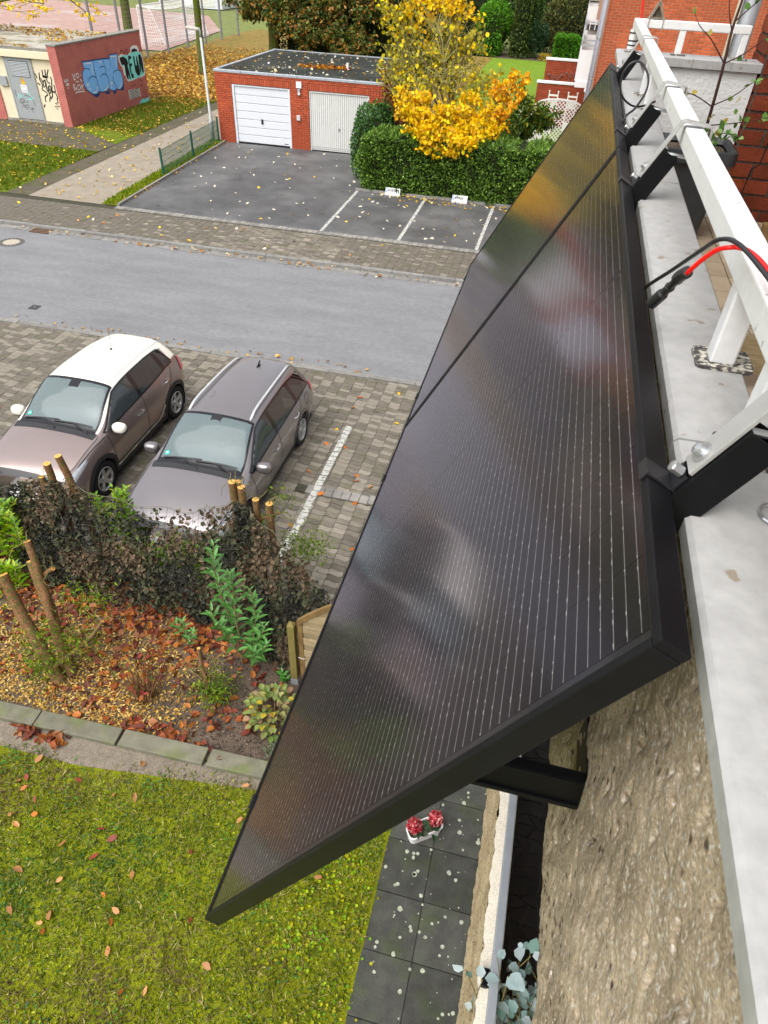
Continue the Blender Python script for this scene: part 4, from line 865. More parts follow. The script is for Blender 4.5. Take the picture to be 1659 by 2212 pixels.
class Shell:
    """car body surface: u along the length (0 nose), v from sill (0) over belt (3) to the roof centre (6)"""
    def __init__(s, st): s.X = [a for a, _ in st]; s.Y = np.array([[c for p in q for c in p] for _, q in st])
    def at(s, u, v):
        u = np.atleast_1d(np.asarray(u, float)); v = np.atleast_1d(np.asarray(v, float)); u, v = np.broadcast_arrays(u, v)
        C = pchip(s.X, s.Y, u.ravel()).reshape(-1, 7, 2)
        vv = v.ravel(); k = np.clip(vv.astype(int), 0, 5); t = (vv - k)[:, None]; ix = np.arange(len(vv))
        p0, p1, p2 = C[ix, np.maximum(k - 1, 0)], C[ix, k], C[ix, k + 1]
        p3 = np.where((k + 2 > 6)[:, None], C[ix, 5] * [-1, 1], C[ix, np.minimum(k + 2, 6)])
        ten = .42
        m1, m2 = (p2 - p0) * ten, (p3 - p1) * ten
        q = (2 * t ** 3 - 3 * t ** 2 + 1) * p1 + (t ** 3 - 2 * t ** 2 + t) * m1 + (-2 * t ** 3 + 3 * t ** 2) * p2 + (t ** 3 - t ** 2) * m2
        return np.column_stack([q[:, 0], u.ravel(), q[:, 1]])
    def nrm(s, u, v):
        e = .01; a = s.at(u + e, v) - s.at(u - e, v); b = s.at(u, np.minimum(v + e, 6)) - s.at(u, v - e)
        n = np.cross(a, b); n *= -1; n /= np.maximum(np.linalg.norm(n, axis=1, keepdims=True), 1e-9); n[n[:, 0] < -.2] *= -1
        return np.where((n[:, 2:3] < -.3), -n, n)
    def patch(s, us, vlo, vhi, off, side=1, nv=10, across=False):
        """grid patch between v curves, lifted off along the normal; side +1/-1, or across the roof centre"""
        b = MB(); nu = len(us); rows = []
        if vhi is None: vhi = [6] * nu
        for u, a, c in zip(us, vlo, vhi):
            if across:
                vs = np.linspace(a, 6, nv); p = s.at(u, vs) + s.nrm(np.full(nv, u), vs) * off; q = p[::-1].copy()[1:]; q[:, 0] *= -1; rows.append(np.vstack([p, q]))
            else:
                vs = np.linspace(a, c, nv); p = s.at(u, vs) + s.nrm(np.full(nv, u), vs) * off; p[:, 0] *= side; rows.append(p)
        w_ = len(rows[0])
        for r in rows: b.v += [tuple(x) for x in r]
        for i in range(nu - 1):
            for j in range(w_ - 1):
                f = [i * w_ + j, i * w_ + j + 1, (i + 1) * w_ + j + 1, (i + 1) * w_ + j]
                b.f.append(f if (side > 0) else f[::-1]); b.m.append(0); b.c.append(None)
        return b
    def seam(s, uv, wd, off, side=1):
        uv = np.array(uv, float); k = np.linspace(0, len(uv) - 1, 8 * (len(uv) - 1) + 1); U = np.interp(k, range(len(uv)), uv[:, 0]); V = np.interp(k, range(len(uv)), uv[:, 1])
        P = s.at(U, V); Nn = s.nrm(U, V); P = P + Nn * off; P[:, 0] *= side; Nn[:, 0] *= side; b = MB(); T = np.gradient(P, axis=0); Q = np.cross(T, Nn); Q /= np.maximum(np.linalg.norm(Q, axis=1, keepdims=True), 1e-9)
        L, Rr = P + Q * wd / 2, P - Q * wd / 2
        for i in range(len(P) - 1): b.face([L[i], L[i + 1], Rr[i + 1], Rr[i]])
        return b
fog_glass = glassmat('misted_windscreen', (.55, .66, .67), .05, (.27, .345, .355), .40)
side_glass = glassmat('side_window_glass', (.20, .235, .24), .03, (.10, .12, .125), .35)
tyre_m = mat('tyre_rubber', (.022, .022, .023), .85, .15, 20)
rim_m = mat('alloy_rim', (.55, .56, .57), .3, .05, metal=.75)
rim_dark = mat('dark_alloy', (.05, .05, .055), .4, .1, metal=.4)
interior = mat('car_interior', (.035, .037, .04), .8, .2, 5); seat_m = mat('seat_grey', (.10, .105, .11), .9, .15, 6)
blacktrim = mat('black_trim', (.02, .02, .022), .55, .1, 10); gloss_black = mat('gloss_black', (.012, .012, .014), .12, 0)
lampglass = mat('headlamp', (.62, .64, .66), .12, .25, 14, metal=.5, spec=.8); redlamp = mat('tail_lamp_red', (.60, .012, .016), .15, .2, 10, coat=.5)
green_sticker = mat('green_sticker', (.02, .42, .33), .5, 0); chrome = mat('chrome', (.75, .76, .77), .12, 0, metal=1)
def carpaint(name, c, rough=.32):
    m = mat(name, sat(c, 1 / SAT), rough, .03, 1.5, metal=.75, coat=.8, fine=.06, fscale=500); return m
def wheel(root, x, y, r, side, dark=False):
    s = side; w_ = thing_part(root, 'wheel')
    b = MB().lathe([(r * .66, -.1), (r * .93, -.105), (r, -.07), (r, .07), (r * .93, .105), (r * .68, .1), (r * .66, .08)], (x - s * .1, y, r), 'X', 32); o = b.build('wheel', tyre_m, root, smooth=True, local=True)
    e = x + s * .0
    MB().lathe([(r * .66, -.06 * s), (r * .67, .0), (r * .63, .005 * s), (r * .60, -.03 * s), (r * .58, -.09 * s)], (e, y, r), 'X', 32).build('rim', rim_m, o, smooth=True)
    MB().lathe([(r * .6, -.09 * s), (0, -.09 * s)], (e, y, r), 'X', 24).build('brake_disc', rim_dark, o)
    b = MB(); n = 5
    for i in range(n):
        for dd in ((-.10, .10) if dark else (0,)):
            a = i * 2 * math.pi / n + .3 + dd * 1.6; c1 = (math.cos(a), math.sin(a)); q = (-c1[1], c1[0]); w0, w1 = ((.022, .03) if dark else (.045, .036))
            P = [(e - .03 * s, y + c1[0] * r * .1 + q[0] * w0, r + c1[1] * r * .1 + q[1] * w0), (e - .005 * s, y + c1[0] * r * .63 + q[0] * w1, r + c1[1] * r * .63 + q[1] * w1), (e - .005 * s, y + c1[0] * r * .63 - q[0] * w1, r + c1[1] * r * .63 - q[1] * w1), (e - .03 * s, y + c1[0] * r * .1 - q[0] * w0, r + c1[1] * r * .1 - q[1] * w0)]
            b.prism(P, (-.03 * s, 0, 0))
    b.lathe([(.06, -.06 * s), (.055, -.015 * s), (.03, -.01 * s), (0, -.01 * s)], (e, y, r), 'X', 14)
    b.build('spokes', rim_m, o)
def thing_part(root, n): return None
def blob(mb, c, r, n=14, k=9, sq=2.4, mi=0):
    pr = []
    for i in range(k + 1):
        a = math.pi * i / k - math.pi / 2; pr.append((abs(math.cos(a)) ** (2 / sq), math.copysign(abs(math.sin(a)) ** (2 / sq), math.sin(a))))
    base = len(mb.v); mb.lathe(pr, n=n, mi=mi)
    for i in range(base, len(mb.v)):
        x, y, z = mb.v[i]; l = math.hypot(x, y)
        if l > 1e-6:
            f = (abs(x / l) ** sq + abs(y / l) ** sq) ** (-1 / sq); x *= f; y *= f
        mb.v[i] = (c[0] + x * r[0], c[1] + y * r[1], c[2] + z * r[2])
    return mb
def build_car(name, label, loc, S, L, paint, roof_paint, hub, R_w, cowl, header, spec):
    root = thing(name, label, 'car', loc, 'cars parked in front of the garden')
    hw = spec['hw']
    def wv(u, c0, c1, a, d): return a + (d - a) * (u - c0) / (c1 - c0)
    US = np.unique(np.concatenate([np.linspace(0, L, 90), np.linspace(cowl - .12, header + .1, 24)])); VS = np.linspace(0, 6, 49)
    # body shell, arches and window openings left out
    U, V = np.meshgrid(US, VS, indexing='ij'); P = S.at(U.ravel(), V.ravel()).reshape(len(US), len(VS), 3)
    def opening(u, v, p):
        for h in hub:
            if v < 2.9 and (u - h) ** 2 + (p[2] - R_w) ** 2 < (R_w + .055) ** 2: return True
        w0, w1 = spec['ws']
        if v > 4.06 and cowl + .05 < u < header - .03 and v > 4.12: return True
        r0, r1 = spec['rw']
        if v > 4.2 and r0 < u < r1: return True
        for (a, b_, c0, c1) in spec['wins']:
            if a + .02 < u < b_ - .02 and 3.10 < v < 3.88 and u > spec['tri'](v): return True
        return False
    for nm, pm, cond in (('body', paint, lambda u, v: True),):
        b = MB(); nV = len(VS); idx = {}
        for sd_ in (1, -1):
            off = len(b.v); Q = P.reshape(-1, 3).copy(); Q[:, 0] *= sd_; b.v += [tuple(x) for x in Q]
            for i in range(len(US) - 1):
                for j in range(nV - 1):
                    u, v = (US[i] + US[i + 1]) / 2, (VS[j] + VS[j + 1]) / 2
                    if opening(u, v, P[i:i + 2, j:j + 2].reshape(-1, 3).mean(0)): continue
                    f = [off + i * nV + j, off + i * nV + j + 1, off + (i + 1) * nV + j + 1, off + (i + 1) * nV + j]
                    isroof = spec['roofsel'](u, v)
                    b.f.append(f[::-1] if sd_ > 0 else f); b.m.append(1 if isroof else 0); b.c.append(None)
            for i in (0, len(US) - 1):
                ring = [off + i * nV + j for j in range(nV)]; b.v.append((0, US[i], P[i, 0, 2])); b.f.append(ring + [len(b.v) - 1]); b.m.append(0); b.c.append(None)
        body = b.build('body', [paint, roof_paint], root, smooth=True, local=True)
    def add(nm, mb, m, par=body, **k): return mb.build(nm, m, par, **k)
    # inner tub: floor, arches, dash, seats, steering wheel
    tub = MB(); tub.box(-hw + .08, hw - .08, .3, L - .25, .18, .26); add('floor_pan', tub, blacktrim)
    for h in hub:
        for s_ in (1, -1):
            w_ = MB().lathe([(R_w + .06, 0), (R_w + .06, -.30), (0, -.30)], (0, h, R_w), 'X', 22); w_.v = [((hw - .04 + x) * s_, y, max(z, .12)) for x, y, z in w_.v]; add('wheel_well', w_, blacktrim)
    zc = float(S.at(cowl, 6)[0, 2]); d = MB(); blob(d, (0, cowl + .34, zc - .16), (.68, .34, .13), 18, 9, 3.2); blob(d, (.36, cowl + .55, zc - .07), (.2, .16, .09), 12, 7); dash = add('dashboard', d, mat(name + '_dash', (.10, .105, .11), .85, .1, 8), smooth=True)
    sw = MB(); sw.tube([(.36 + .18 * math.cos(a), cowl + .74 + .05 * math.sin(a), zc - .06 + .17 * math.sin(a)) for a in np.linspace(0, 2 * math.pi, 21)], .016, 6); sw.tube([(.2, cowl + .73, zc - .06), (.52, cowl + .73, zc - .06)], .02, 6); add('steering_wheel', sw, interior)
    for x in (-.36, .36):
        for yy, hh in ((header - .08 + .25, .0), (header + 1.05, .02)):
            q = MB(); blob(q, (x, yy, .50), (.25, .27, .12), 12, 7, 3); blob(q, (x, yy + .28, .82 + hh), (.24, .10, .34), 12, 9, 3); blob(q, (x, yy + .32, 1.20 + hh), (.13, .06, .11), 10, 7, 2.6); add('seat', q, seat_m, smooth=True)
    # glass
    us = np.linspace(cowl, header, 22); f0, f1 = spec['ws']
    ws = S.patch(us, np.linspace(f0, f1, 22), None, .002, nv=14, across=True); wo_ = add('windscreen', ws, fog_glass, smooth=True)
    for a, c, lo in ((cowl - .02, cowl + .075, f0 - .02), (header - .045, header + .012, f1 - .02)):
        uu = np.linspace(a, c, 6); add('windscreen_border', S.patch(uu, np.full(6, lo), None, .005, nv=14, across=True), gloss_black, wo_)
    for s_ in (1, -1): add('windscreen_border', S.patch(us, np.linspace(f0 - .03, f1 - .03, 22), np.linspace(f0 + .13, f1 + .13, 22), .005, s_, 4), gloss_black, wo_)
    r0, r1 = spec['rw']; us = np.linspace(r0, r1, 10); add('rear_window', S.patch(us, np.full(10, 4.1), None, .002, nv=12, across=True), side_glass, smooth=True)
    for s_ in (1, -1):
        for (a, c, c0, c1) in spec['wins']:
            us = np.linspace(a, c, 20); hi = np.full(20, 3.93); lo = np.full(20, 3.04)
            tv = np.array([3.04 + (3.93 - 3.04) * min(1, max(0, (u - c0) / max(1e-6, c1 - c0))) if c1 > c0 else 3.93 for u in us]) if c1 > c0 else hi
            if c1 > c0: hi = np.maximum(tv, 3.06)
            elif c0 > 0: hi = np.array([3.93 - .86 * max(0, (u - c1) / (c0 - c1)) ** 2 if u > c1 else 3.93 for u in us])
            add('side_window', S.patch(us, lo, hi, .004, s_, 8), side_glass, smooth=True)
        add('window_frame', S.seam([(spec['wins'][0][0] - .02, 3.03), (spec['wins'][-1][1] + .02, 3.03)], .03, .008, s_), spec.get('belt', gloss_black))
        add('window_frame', S.seam([(spec['wins'][0][0] - .02, 3.03)] + spec['cant'], .035, .007, s_), gloss_black)
        for u in spec['pillars']: add('pillar', S.patch(np.linspace(u - .05, u + .05, 4), np.full(4, 3.03), np.full(4, 3.93), .008, s_, 8), gloss_black)
        for sm in spec['seams']: add('panel_gap', S.seam(sm, .012, .003, s_), dark_hole)
        for (u, v) in spec['handles']:
            p = S.at(u, v)[0]; h_ = MB(); h_.tube([(p[0] + .0, u - .10, p[2] - .005), (p[0] + .035, u - .07, p[2]), (p[0] + .04, u, p[2]), (p[0] + .035, u + .07, p[2]), (p[0] + .0, u + .10, p[2] + .005)], .014, 6); h_.v = [(x * s_, y, z) for x, y, z in h_.v]; add('door_handle', h_, spec['handle_m'])
        # mirror
        mx_, my, mz = spec['mirror']; q = MB(); blob(q, (mx_ * s_, my, mz), (.125, .09, .085), 14, 9, 2.8); q2 = MB(); q2.tube([((mx_ - .2) * s_, my + .03, mz - .075), ((mx_ - .04) * s_, my + .02, mz - .045)], .045, 8); mo = add('wing_mirror', q, spec['mirror_m'], smooth=True); add('mirror_arm', q2, blacktrim, mo)
        q = MB(); blob(q, (mx_ * s_, my + .012, mz - .035), (.127, .09, .062), 14, 7, 2.8); add('mirror_base', q, blacktrim, mo, smooth=True)
        # lamps, arch trim, sill
        us = np.linspace(*spec['head'][:2], 9); add('headlight', S.patch(us, np.linspace(*spec['head'][2:4], 9), np.linspace(*spec['head'][4:6], 9), .006, s_, 8), lampglass, smooth=True)
        us = np.linspace(*spec['tail'][:2], 9); add('tail_light', S.patch(us, np.linspace(*spec['tail'][2:4], 9), np.linspace(*spec['tail'][4:6], 9), .012, s_, 8), redlamp, smooth=True)
        for h in hub:
            q = MB(); A = np.linspace(-.25, math.pi + .25, 22); pts = []
            ti = .075 if spec['arch'] is blacktrim else .03
            ring = []
            for a in A:
                row = []
                for rr in (R_w + .03, R_w + .055, R_w + .055 + ti):
                    yy, zz = h + rr * math.cos(a), R_w + rr * math.sin(a)
                    vs = np.linspace(0, 3, 31); sp_ = S.at(np.full(31, np.clip(yy, .02, L - .02)), vs); xx = float(np.interp(zz, sp_[:, 2], sp_[:, 0])); row.append(((xx + (.012 if rr > R_w + .04 else -.06)) * s_, yy, max(zz, .15)))
                ring.append(row)
            for i in range(len(ring) - 1):
                for j in range(2): q.face([ring[i][j], ring[i][j + 1], ring[i + 1][j + 1], ring[i + 1][j]])
            add('wheel_arch', q, spec['arch'], smooth=True)
        us = np.linspace(hub[0] + R_w + .05, hub[1] - R_w - .05, 14); add('sill', S.patch(us, np.full(14, 0.0), np.full(14, spec['sillv']), .008, s_, 5), blacktrim)
        if spec.get('strip'): add('sill_strip', S.seam([(hub[0] + R_w + .1, .62), (hub[1] - R_w - .35, .70), (hub[1] - R_w - .12, 1.35)], .05, .014, s_), chrome)
    for sm in spec['hood']:
        for s_ in (1, -1): add('panel_gap', S.seam(sm, .009, .003, s_), dark_hole)
    # wipers and cowl
    us = np.linspace(cowl - .13, cowl + .01, 5); add('cowl', S.patch(us, np.full(5, 3.75), None, .004, nv=12, across=True), blacktrim)
    for (xa, xb) in ((-.62, .02), (-.06, .62)):
        q = MB(); pts = []
        for k_ in range(7):
            x = xa + (xb - xa) * k_ / 6; vs = np.linspace(3.6, 6, 60); sp_ = S.at(np.full(60, cowl + .06 + .03 * k_ / 6), vs); z = float(np.interp(-abs(x), -sp_[:, 0], sp_[:, 2])); pts.append((x, cowl + .06 + .03 * k_ / 6, z + .025))
        q.tube(pts, .012, 5); q.tube([pts[3], (xb - .0, cowl - .07, pts[3][2] - .05)], .012, 5); add('wiper', q, plastic_black, wo_)
    u = header - .16; z = float(S.at(u, 6)[0, 2]); q = MB(); blob(q, (0, u + .0, z - .09), (.11, .03, .04), 12, 7); q.tube([(0, u, z - .06), (0, u - .02, z - .01)], .02, 6); add('rear_view_mirror', q, interior, wo_)
    q = MB(); q.obox((0, header - .1, float(S.at(header - .1, 6)[0, 2]) - .0), (.09, 0, 0), (0, .075, .03), (0, 0, .004)); add('sensor_mount', q, gloss_black, wo_)
    p = S.at(cowl + .16, 4.45)[0]; n_ = S.nrm(np.array([cowl + .16]), np.array([4.45]))[0]; a1 = Vector((1, 0, 0)); nn = Vector((-n_[0], n_[1], n_[2])); a1 = (a1 - nn * a1.dot(nn)).normalized(); a2 = nn.cross(a1); q = MB(); c = Vector((-p[0], p[1], p[2])) + nn * .006
    q.face([c + a1 * .042 * math.cos(k_ * math.pi / 7) + a2 * .042 * math.sin(k_ * math.pi / 7) for k_ in range(14)]); st_ = add('badge', q, green_sticker, wo_)
    q = MB(); q.obox(c + nn * .002, a1 * .026, a2 * .008, nn * .0005); add('badge_print', q, wht, st_)
    for h in hub:
        for s_ in (1, -1): wheel(root, s_ * (hw - .02), h, R_w, s_, spec.get('dark_rim', False))
    # grille and plate
    q = S.patch(np.linspace(.015, .09, 4), np.full(4, 3.2), None, .01, nv=10, across=True); add('grille', q, gloss_black)
    q = MB(); q.box(-.26, .26, -.03, .0, .42, .53); add('number_plate', q, wht)
    return root, body, S
taupe = carpaint('taupe_paint', (.375, .295, .275)); ivory = mat('ivory_paint', (.80, .775, .70), .3, .02, 1, coat=.6); greyp = carpaint('warm_grey_paint', (.285, .26, .265))
CAP = [(0, [(.50, .28), (.58, .40), (.62, .54), (.58, .70), (.46, .76), (.26, .79), (0, .80)]),
       (.10, [(.70, .22), (.77, .36), (.80, .54), (.73, .77), (.58, .845), (.33, .88), (0, .89)]),
       (.40, [(.80, .2), (.86, .38), (.875, .60), (.80, .87), (.63, .935), (.35, .975), (0, .985)]),
       (.80, [(.83, .2), (.87, .40), (.885, .66), (.82, .95), (.66, 1.01), (.37, 1.05), (0, 1.06)]),
       (1.08, [(.83, .2), (.865, .42), (.885, .70), (.83, .985), (.70, 1.05), (.39, 1.09), (0, 1.10)]),
       (1.24, [(.83, .2), (.86, .42), (.88, .70), (.825, 1.0), (.705, 1.10), (.40, 1.155), (0, 1.17)]),
       (1.60, [(.83, .2), (.855, .42), (.878, .72), (.82, 1.02), (.665, 1.31), (.40, 1.375), (0, 1.395)]),
       (1.93, [(.83, .2), (.855, .42), (.878, .72), (.82, 1.035), (.63, 1.44), (.40, 1.515), (0, 1.53)]),
       (2.40, [(.83, .2), (.855, .42), (.878, .74), (.82, 1.055), (.615, 1.475), (.40, 1.555), (0, 1.566)]),
       (3.00, [(.83, .2), (.86, .42), (.885, .76), (.82, 1.09), (.60, 1.465), (.39, 1.545), (0, 1.558)]),
       (3.50, [(.83, .22), (.865, .44), (.885, .78), (.81, 1.13), (.575, 1.42), (.38, 1.50), (0, 1.515)]),
       (3.80, [(.80, .26), (.84, .46), (.86, .78), (.78, 1.13), (.55, 1.36), (.36, 1.445), (0, 1.46)]),
       (3.95, [(.76, .30), (.80, .48), (.82, .76), (.75, 1.06), (.56, 1.19), (.36, 1.23), (0, 1.24)]),
       (4.07, [(.72, .32), (.76, .48), (.77, .70), (.70, .94), (.54, .99), (.34, 1.01), (0, 1.015)]),
       (4.12, [(.64, .36), (.68, .48), (.69, .66), (.62, .84), (.48, .88), (.30, .89), (0, .89)])]
hubs = (.87, 3.46)
captur = build_car('parked_car', 'taupe hatchback with cream white roof and whip antenna', (-7.36, 6.90, 0), Shell(CAP), 4.12, taupe, ivory, hubs, .325, 1.10, 1.93,
    dict(hw=.885, ws=(4.02, 4.10), rw=(3.84, 4.0), wins=[(1.30, 2.36, 1.12, 1.86), (2.47, 3.28, 0, -1), (3.31, 3.60, 3.62, 3.3)], tri=lambda v: 1.15 + (v - 3.04) * .8, roofsel=lambda u, v: (v > 3.95 and 1.93 <= u < 3.86) or (v > 3.93 and 2.3 < u < 3.84) or (3.80 < v < 4.3 and 1.12 < u <= 1.95) or (3.1 < v and 3.62 < u < 3.84),
         cant=[(1.2, 3.3), (1.5, 3.68), (1.85, 3.95), (3.0, 3.95), (3.5, 3.9), (3.62, 3.1)], pillars=[2.415, 3.30], seams=[[(1.32, .4), (1.28, 1.6), (1.22, 3.0)], [(2.42, .4), (2.42, 3.0)], [(3.08, .5), (3.16, 1.6), (3.42, 2.4), (3.5, 3.0)], [(1.18, 2.95), (.9, 3.05), (.40, 3.1)]],
         handles=[(2.22, 2.35), (3.20, 2.5)], handle_m=chrome, mirror=(.965, 1.42, 1.03), mirror_m=ivory, head=(.07, .60, 2.5, 2.75, 3.3, 2.95), tail=(3.84, 4.05, 2.2, 2.3, 3.05, 2.95), arch=blacktrim, sillv=.55, strip=True,
         hood=[[(.12, 3.4), (.4, 3.35), (1.0, 3.45), (1.09, 3.6)]]))
root, body, S = captur
q = MB(); q.tube([(0, 3.0, 1.556), (0, 3.01, 1.58)], [.035, .012], 10); q.tube([(0, 3.01, 1.57), (0, 3.06, 1.95)], [.005, .003], 6); q.build('antenna', plastic_black, body)
for s_ in (1, -1): S.seam([(1.95, 4.35), (2.6, 4.35), (3.45, 4.35), (3.8, 4.4)], .012, .002, s_).build('roof_gap', mat('roof_gap_shade', (.35, .34, .31), .6, 0), body)
S.seam([(3.42, 4.35), (3.44, 6)], .008, .002).build('roof_gap', dark_hole, body)
MEG = [(0, [(.52, .26), (.60, .36), (.64, .50), (.60, .62), (.47, .67), (.27, .69), (0, .70)]),
       (.10, [(.72, .2), (.79, .32), (.82, .49), (.76, .67), (.60, .735), (.34, .765), (0, .775)]),
       (.45, [(.82, .17), (.87, .35), (.895, .55), (.83, .78), (.65, .84), (.36, .875), (0, .885)]),
       (.95, [(.84, .17), (.885, .36), (.905, .60), (.85, .87), (.68, .925), (.38, .965), (0, .975)]),
       (1.20, [(.84, .17), (.88, .37), (.905, .62), (.85, .90), (.72, .955), (.40, 1.00), (0, 1.01)]),
       (1.36, [(.84, .17), (.88, .37), (.90, .63), (.845, .915), (.725, 1.0), (.41, 1.06), (0, 1.075)]),
       (1.75, [(.84, .17), (.875, .38), (.895, .65), (.84, .935), (.68, 1.20), (.41, 1.27), (0, 1.29)]),
       (2.12, [(.84, .17), (.875, .38), (.895, .66), (.84, .945), (.635, 1.33), (.41, 1.40), (0, 1.42)]),
       (2.60, [(.84, .17), (.875, .39), (.895, .67), (.84, .96), (.62, 1.36), (.41, 1.435), (0, 1.449)]),
       (3.40, [(.84, .18), (.88, .39), (.905, .69), (.84, .985), (.605, 1.345), (.40, 1.425), (0, 1.44)]),
       (3.95, [(.83, .2), (.88, .40), (.905, .70), (.83, 1.01), (.58, 1.31), (.39, 1.39), (0, 1.405)]),
       (4.28, [(.80, .24), (.85, .42), (.875, .70), (.79, 1.00), (.55, 1.25), (.37, 1.335), (0, 1.35)]),
       (4.44, [(.77, .28), (.81, .44), (.83, .68), (.75, .93), (.56, 1.07), (.36, 1.12), (0, 1.13)]),
       (4.56, [(.72, .30), (.76, .44), (.78, .64), (.70, .84), (.54, .89), (.34, .92), (0, .925)]),
       (4.62, [(.64, .32), (.68, .44), (.69, .60), (.62, .76), (.48, .80), (.30, .81), (0, .81)])]
meg = build_car('parked_car', 'warm grey estate car with silver roof rails and shark-fin antenna', (-4.69, 6.52, 0), Shell(MEG), 4.62, greyp, greyp, (.93, 3.645), .325, 1.22, 2.12,
    dict(hw=.90, ws=(4.02, 4.10), rw=(4.32, 4.50), wins=[(1.42, 2.50, 1.24, 2.05), (2.60, 3.48, 0, -1), (3.58, 4.16, 4.18, 3.6)], tri=lambda v: 1.27 + (v - 3.04) * .82, roofsel=lambda u, v: False, belt=gloss_black,
         cant=[(1.35, 3.3), (1.65, 3.68), (2.05, 3.95), (3.4, 3.95), (3.9, 3.85), (4.12, 3.4), (4.18, 3.08)], pillars=[2.55, 3.53], seams=[[(1.42, .4), (1.38, 1.6), (1.33, 3.0)], [(2.55, .4), (2.55, 3.0)], [(3.26, .5), (3.34, 1.6), (3.62, 2.5), (3.66, 3.0)], [(3.86, 2.2), (4.02, 2.2), (4.02, 2.75), (3.86, 2.75), (3.86, 2.2)]],
         handles=[(2.34, 2.45), (3.34, 2.5)], handle_m=chrome, mirror=(.985, 1.54, .96), mirror_m=greyp, head=(.06, .66, 2.4, 2.75, 3.25, 2.95), tail=(4.26, 4.52, 2.45, 2.3, 3.05, 3.0), arch=greyp, sillv=.4, dark_rim=True,
         hood=[[(.12, 3.4), (.45, 3.3), (1.1, 3.4), (1.2, 3.6)]]))
root, body, S = meg
for s_ in (1, -1):
    pts = []
    for u in np.linspace(2.16, 4.2, 12):
        p = S.at(u, 4.45)[0]; pts.append((p[0] * s_, u, p[2] + .045))
    pts[0] = (pts[0][0], pts[0][1], pts[0][2] - .04); pts[-1] = (pts[-1][0], pts[-1][1], pts[-1][2] - .04)
    q = MB(); q.tube(pts, .023, 8); q.v = [(x, y, z) for x, y, z in q.v]; q.build('roof_rail', mat('silver_rail', (.66, .67, .68), .3, 0, metal=.5), body, smooth=True)
z = float(S.at(3.85, 6)[0, 2]); q = MB(); q.prism([(-.02, 3.72, z - .005), (.02, 3.72, z - .005), (.03, 3.92, z - .01), (-.03, 3.92, z - .01)], (0, 0, .01)); q.prism([(-.006, 3.76, z), (-.006, 3.93, z + .075), (-.006, 3.96, z + .07), (-.012, 3.94, z)], (.012, 0, 0)); q.build('antenna', gloss_black, body)
S.seam([(4.30, 4.3), (4.31, 6)], .008, .002).build('roof_gap', dark_hole, body); S.seam([(4.30, 4.3), (4.31, 6)], .008, .002, -1).build('roof_gap', dark_hole, body)
# droppings on the roof
q = MB()
for k in range(14):
    u, x = 2.62 + random.gauss(0, .05), -.28 + random.gauss(0, .06); q.lathe([(0, .004), (.008, .003), (.012, 0)], (x, u, 1.44 - .0), n=6)
q.build('bird_droppings', dark_hole, body, kind='stuff')
# ------------------------------------------------------------------ near garden
# lawn: moss, grass and clover as small blades
n = 52000
P = np.column_stack([RNG.uniform(-5.6, -.5, n), RNG.uniform(.35, 3.5, n), np.zeros(n)])
keep = P[:, 1] < 3.25 + .08 * np.sin(P[:, 0] * 5) + RNG.normal(size=n) * .08 + np.where(P[:, 0] > -3.2, .2, -.1); P = P[keep]; n = len(P)
patchy = np.sin(P[:, 0] * 3.1 + 1.2 * np.sin(P[:, 1] * 2.7)) * np.sin(P[:, 1] * 3.7 + P[:, 0]) 
C = pick([(.285, .315, .05), (.21, .28, .05), (.38, .42, .085), (.11, .195, .05), (.30, .27, .13), (.06, .085, .025)], n, .28, [.25, .25, .15, .16, .10, .09])
big = np.sin(P[:, 0] * 1.9 + 2 * np.sin(P[:, 1] * 1.3 + 1)) + np.sin(P[:, 1] * 2.6 - P[:, 0] * 1.1 + 2) + .7 * np.sin(P[:, 0] * 5.7 + 3 * np.sin(P[:, 1] * 4.3)) + RNG.normal(size=n) * .55
C *= (1 + .25 * patchy)[:, None]
br = np.clip((big - .9) * .9, 0, 1)[:, None]; C = C * (1 - br) + np.array([.20, .155, .065]) * RNG.uniform(.6, 1.3, (n, 1)) * br
gr = np.clip((-big - .8) * .9, 0, 1)[:, None]; C = C * (1 - gr) + np.array([.10, .19, .03]) * RNG.uniform(.6, 1.3, (n, 1)) * gr
edge = np.clip((P[:, 1] - 2.7) / .6, 0, 1)[:, None] * np.clip((-2.4 - P[:, 0]) / 1.2, 0, 1)[:, None] * .7; C = C * (1 - edge) + np.array([.22, .18, .08]) * RNG.uniform(.6, 1.3, (n, 1)) * edge
D = rdir(n, .9); D[:, 2] = np.abs(D[:, 2])
L = RNG.uniform(.018, .05, n)
leaf_mesh('lawn_grass', P, D, rdir(n, .5), L, L * RNG.uniform(.14, .5, n), C, leafm)
k = RNG.integers(0, n, 9000); D2 = rdir(9000, .5) * [1, 1, .45]; D2[:, 2] = np.abs(D2[:, 2]); L2 = RNG.uniform(.05, .11, 9000)
leaf_mesh('grass_blades', P[k], D2, rdir(9000), L2, L2 * .07, pick([(.20, .25, .04), (.36, .34, .12), (.13, .20, .04), (.42, .36, .18)], 9000), leafm)
def rosette(n, area, size, cols, name, cl=26, spread=.10):
    P = []; D = []
    for k in range(n):
        cx, cy = RNG.uniform(area[0], area[1]), RNG.uniform(area[2], area[3]); m = int(RNG.integers(cl // 2, cl))
        q = np.column_stack([cx + RNG.normal(size=m) * spread, cy + RNG.normal(size=m) * spread, RNG.uniform(.012, .04, m)]); P.append(q)
    P = np.vstack(P); m = len(P); D = rdir(m) * [1, 1, .15]; L = size * RNG.uniform(.7, 1.3, m)
    return leaf_mesh(name, P, D, rdir(m, 4), L, L * .85, pick(cols, m, .2), leafm)
rosette(34, (-5.2, -.55, .4, 3.3), .026, [(.07, .16, .03), (.10, .22, .04), (.06, .13, .05)], 'clover_patches')
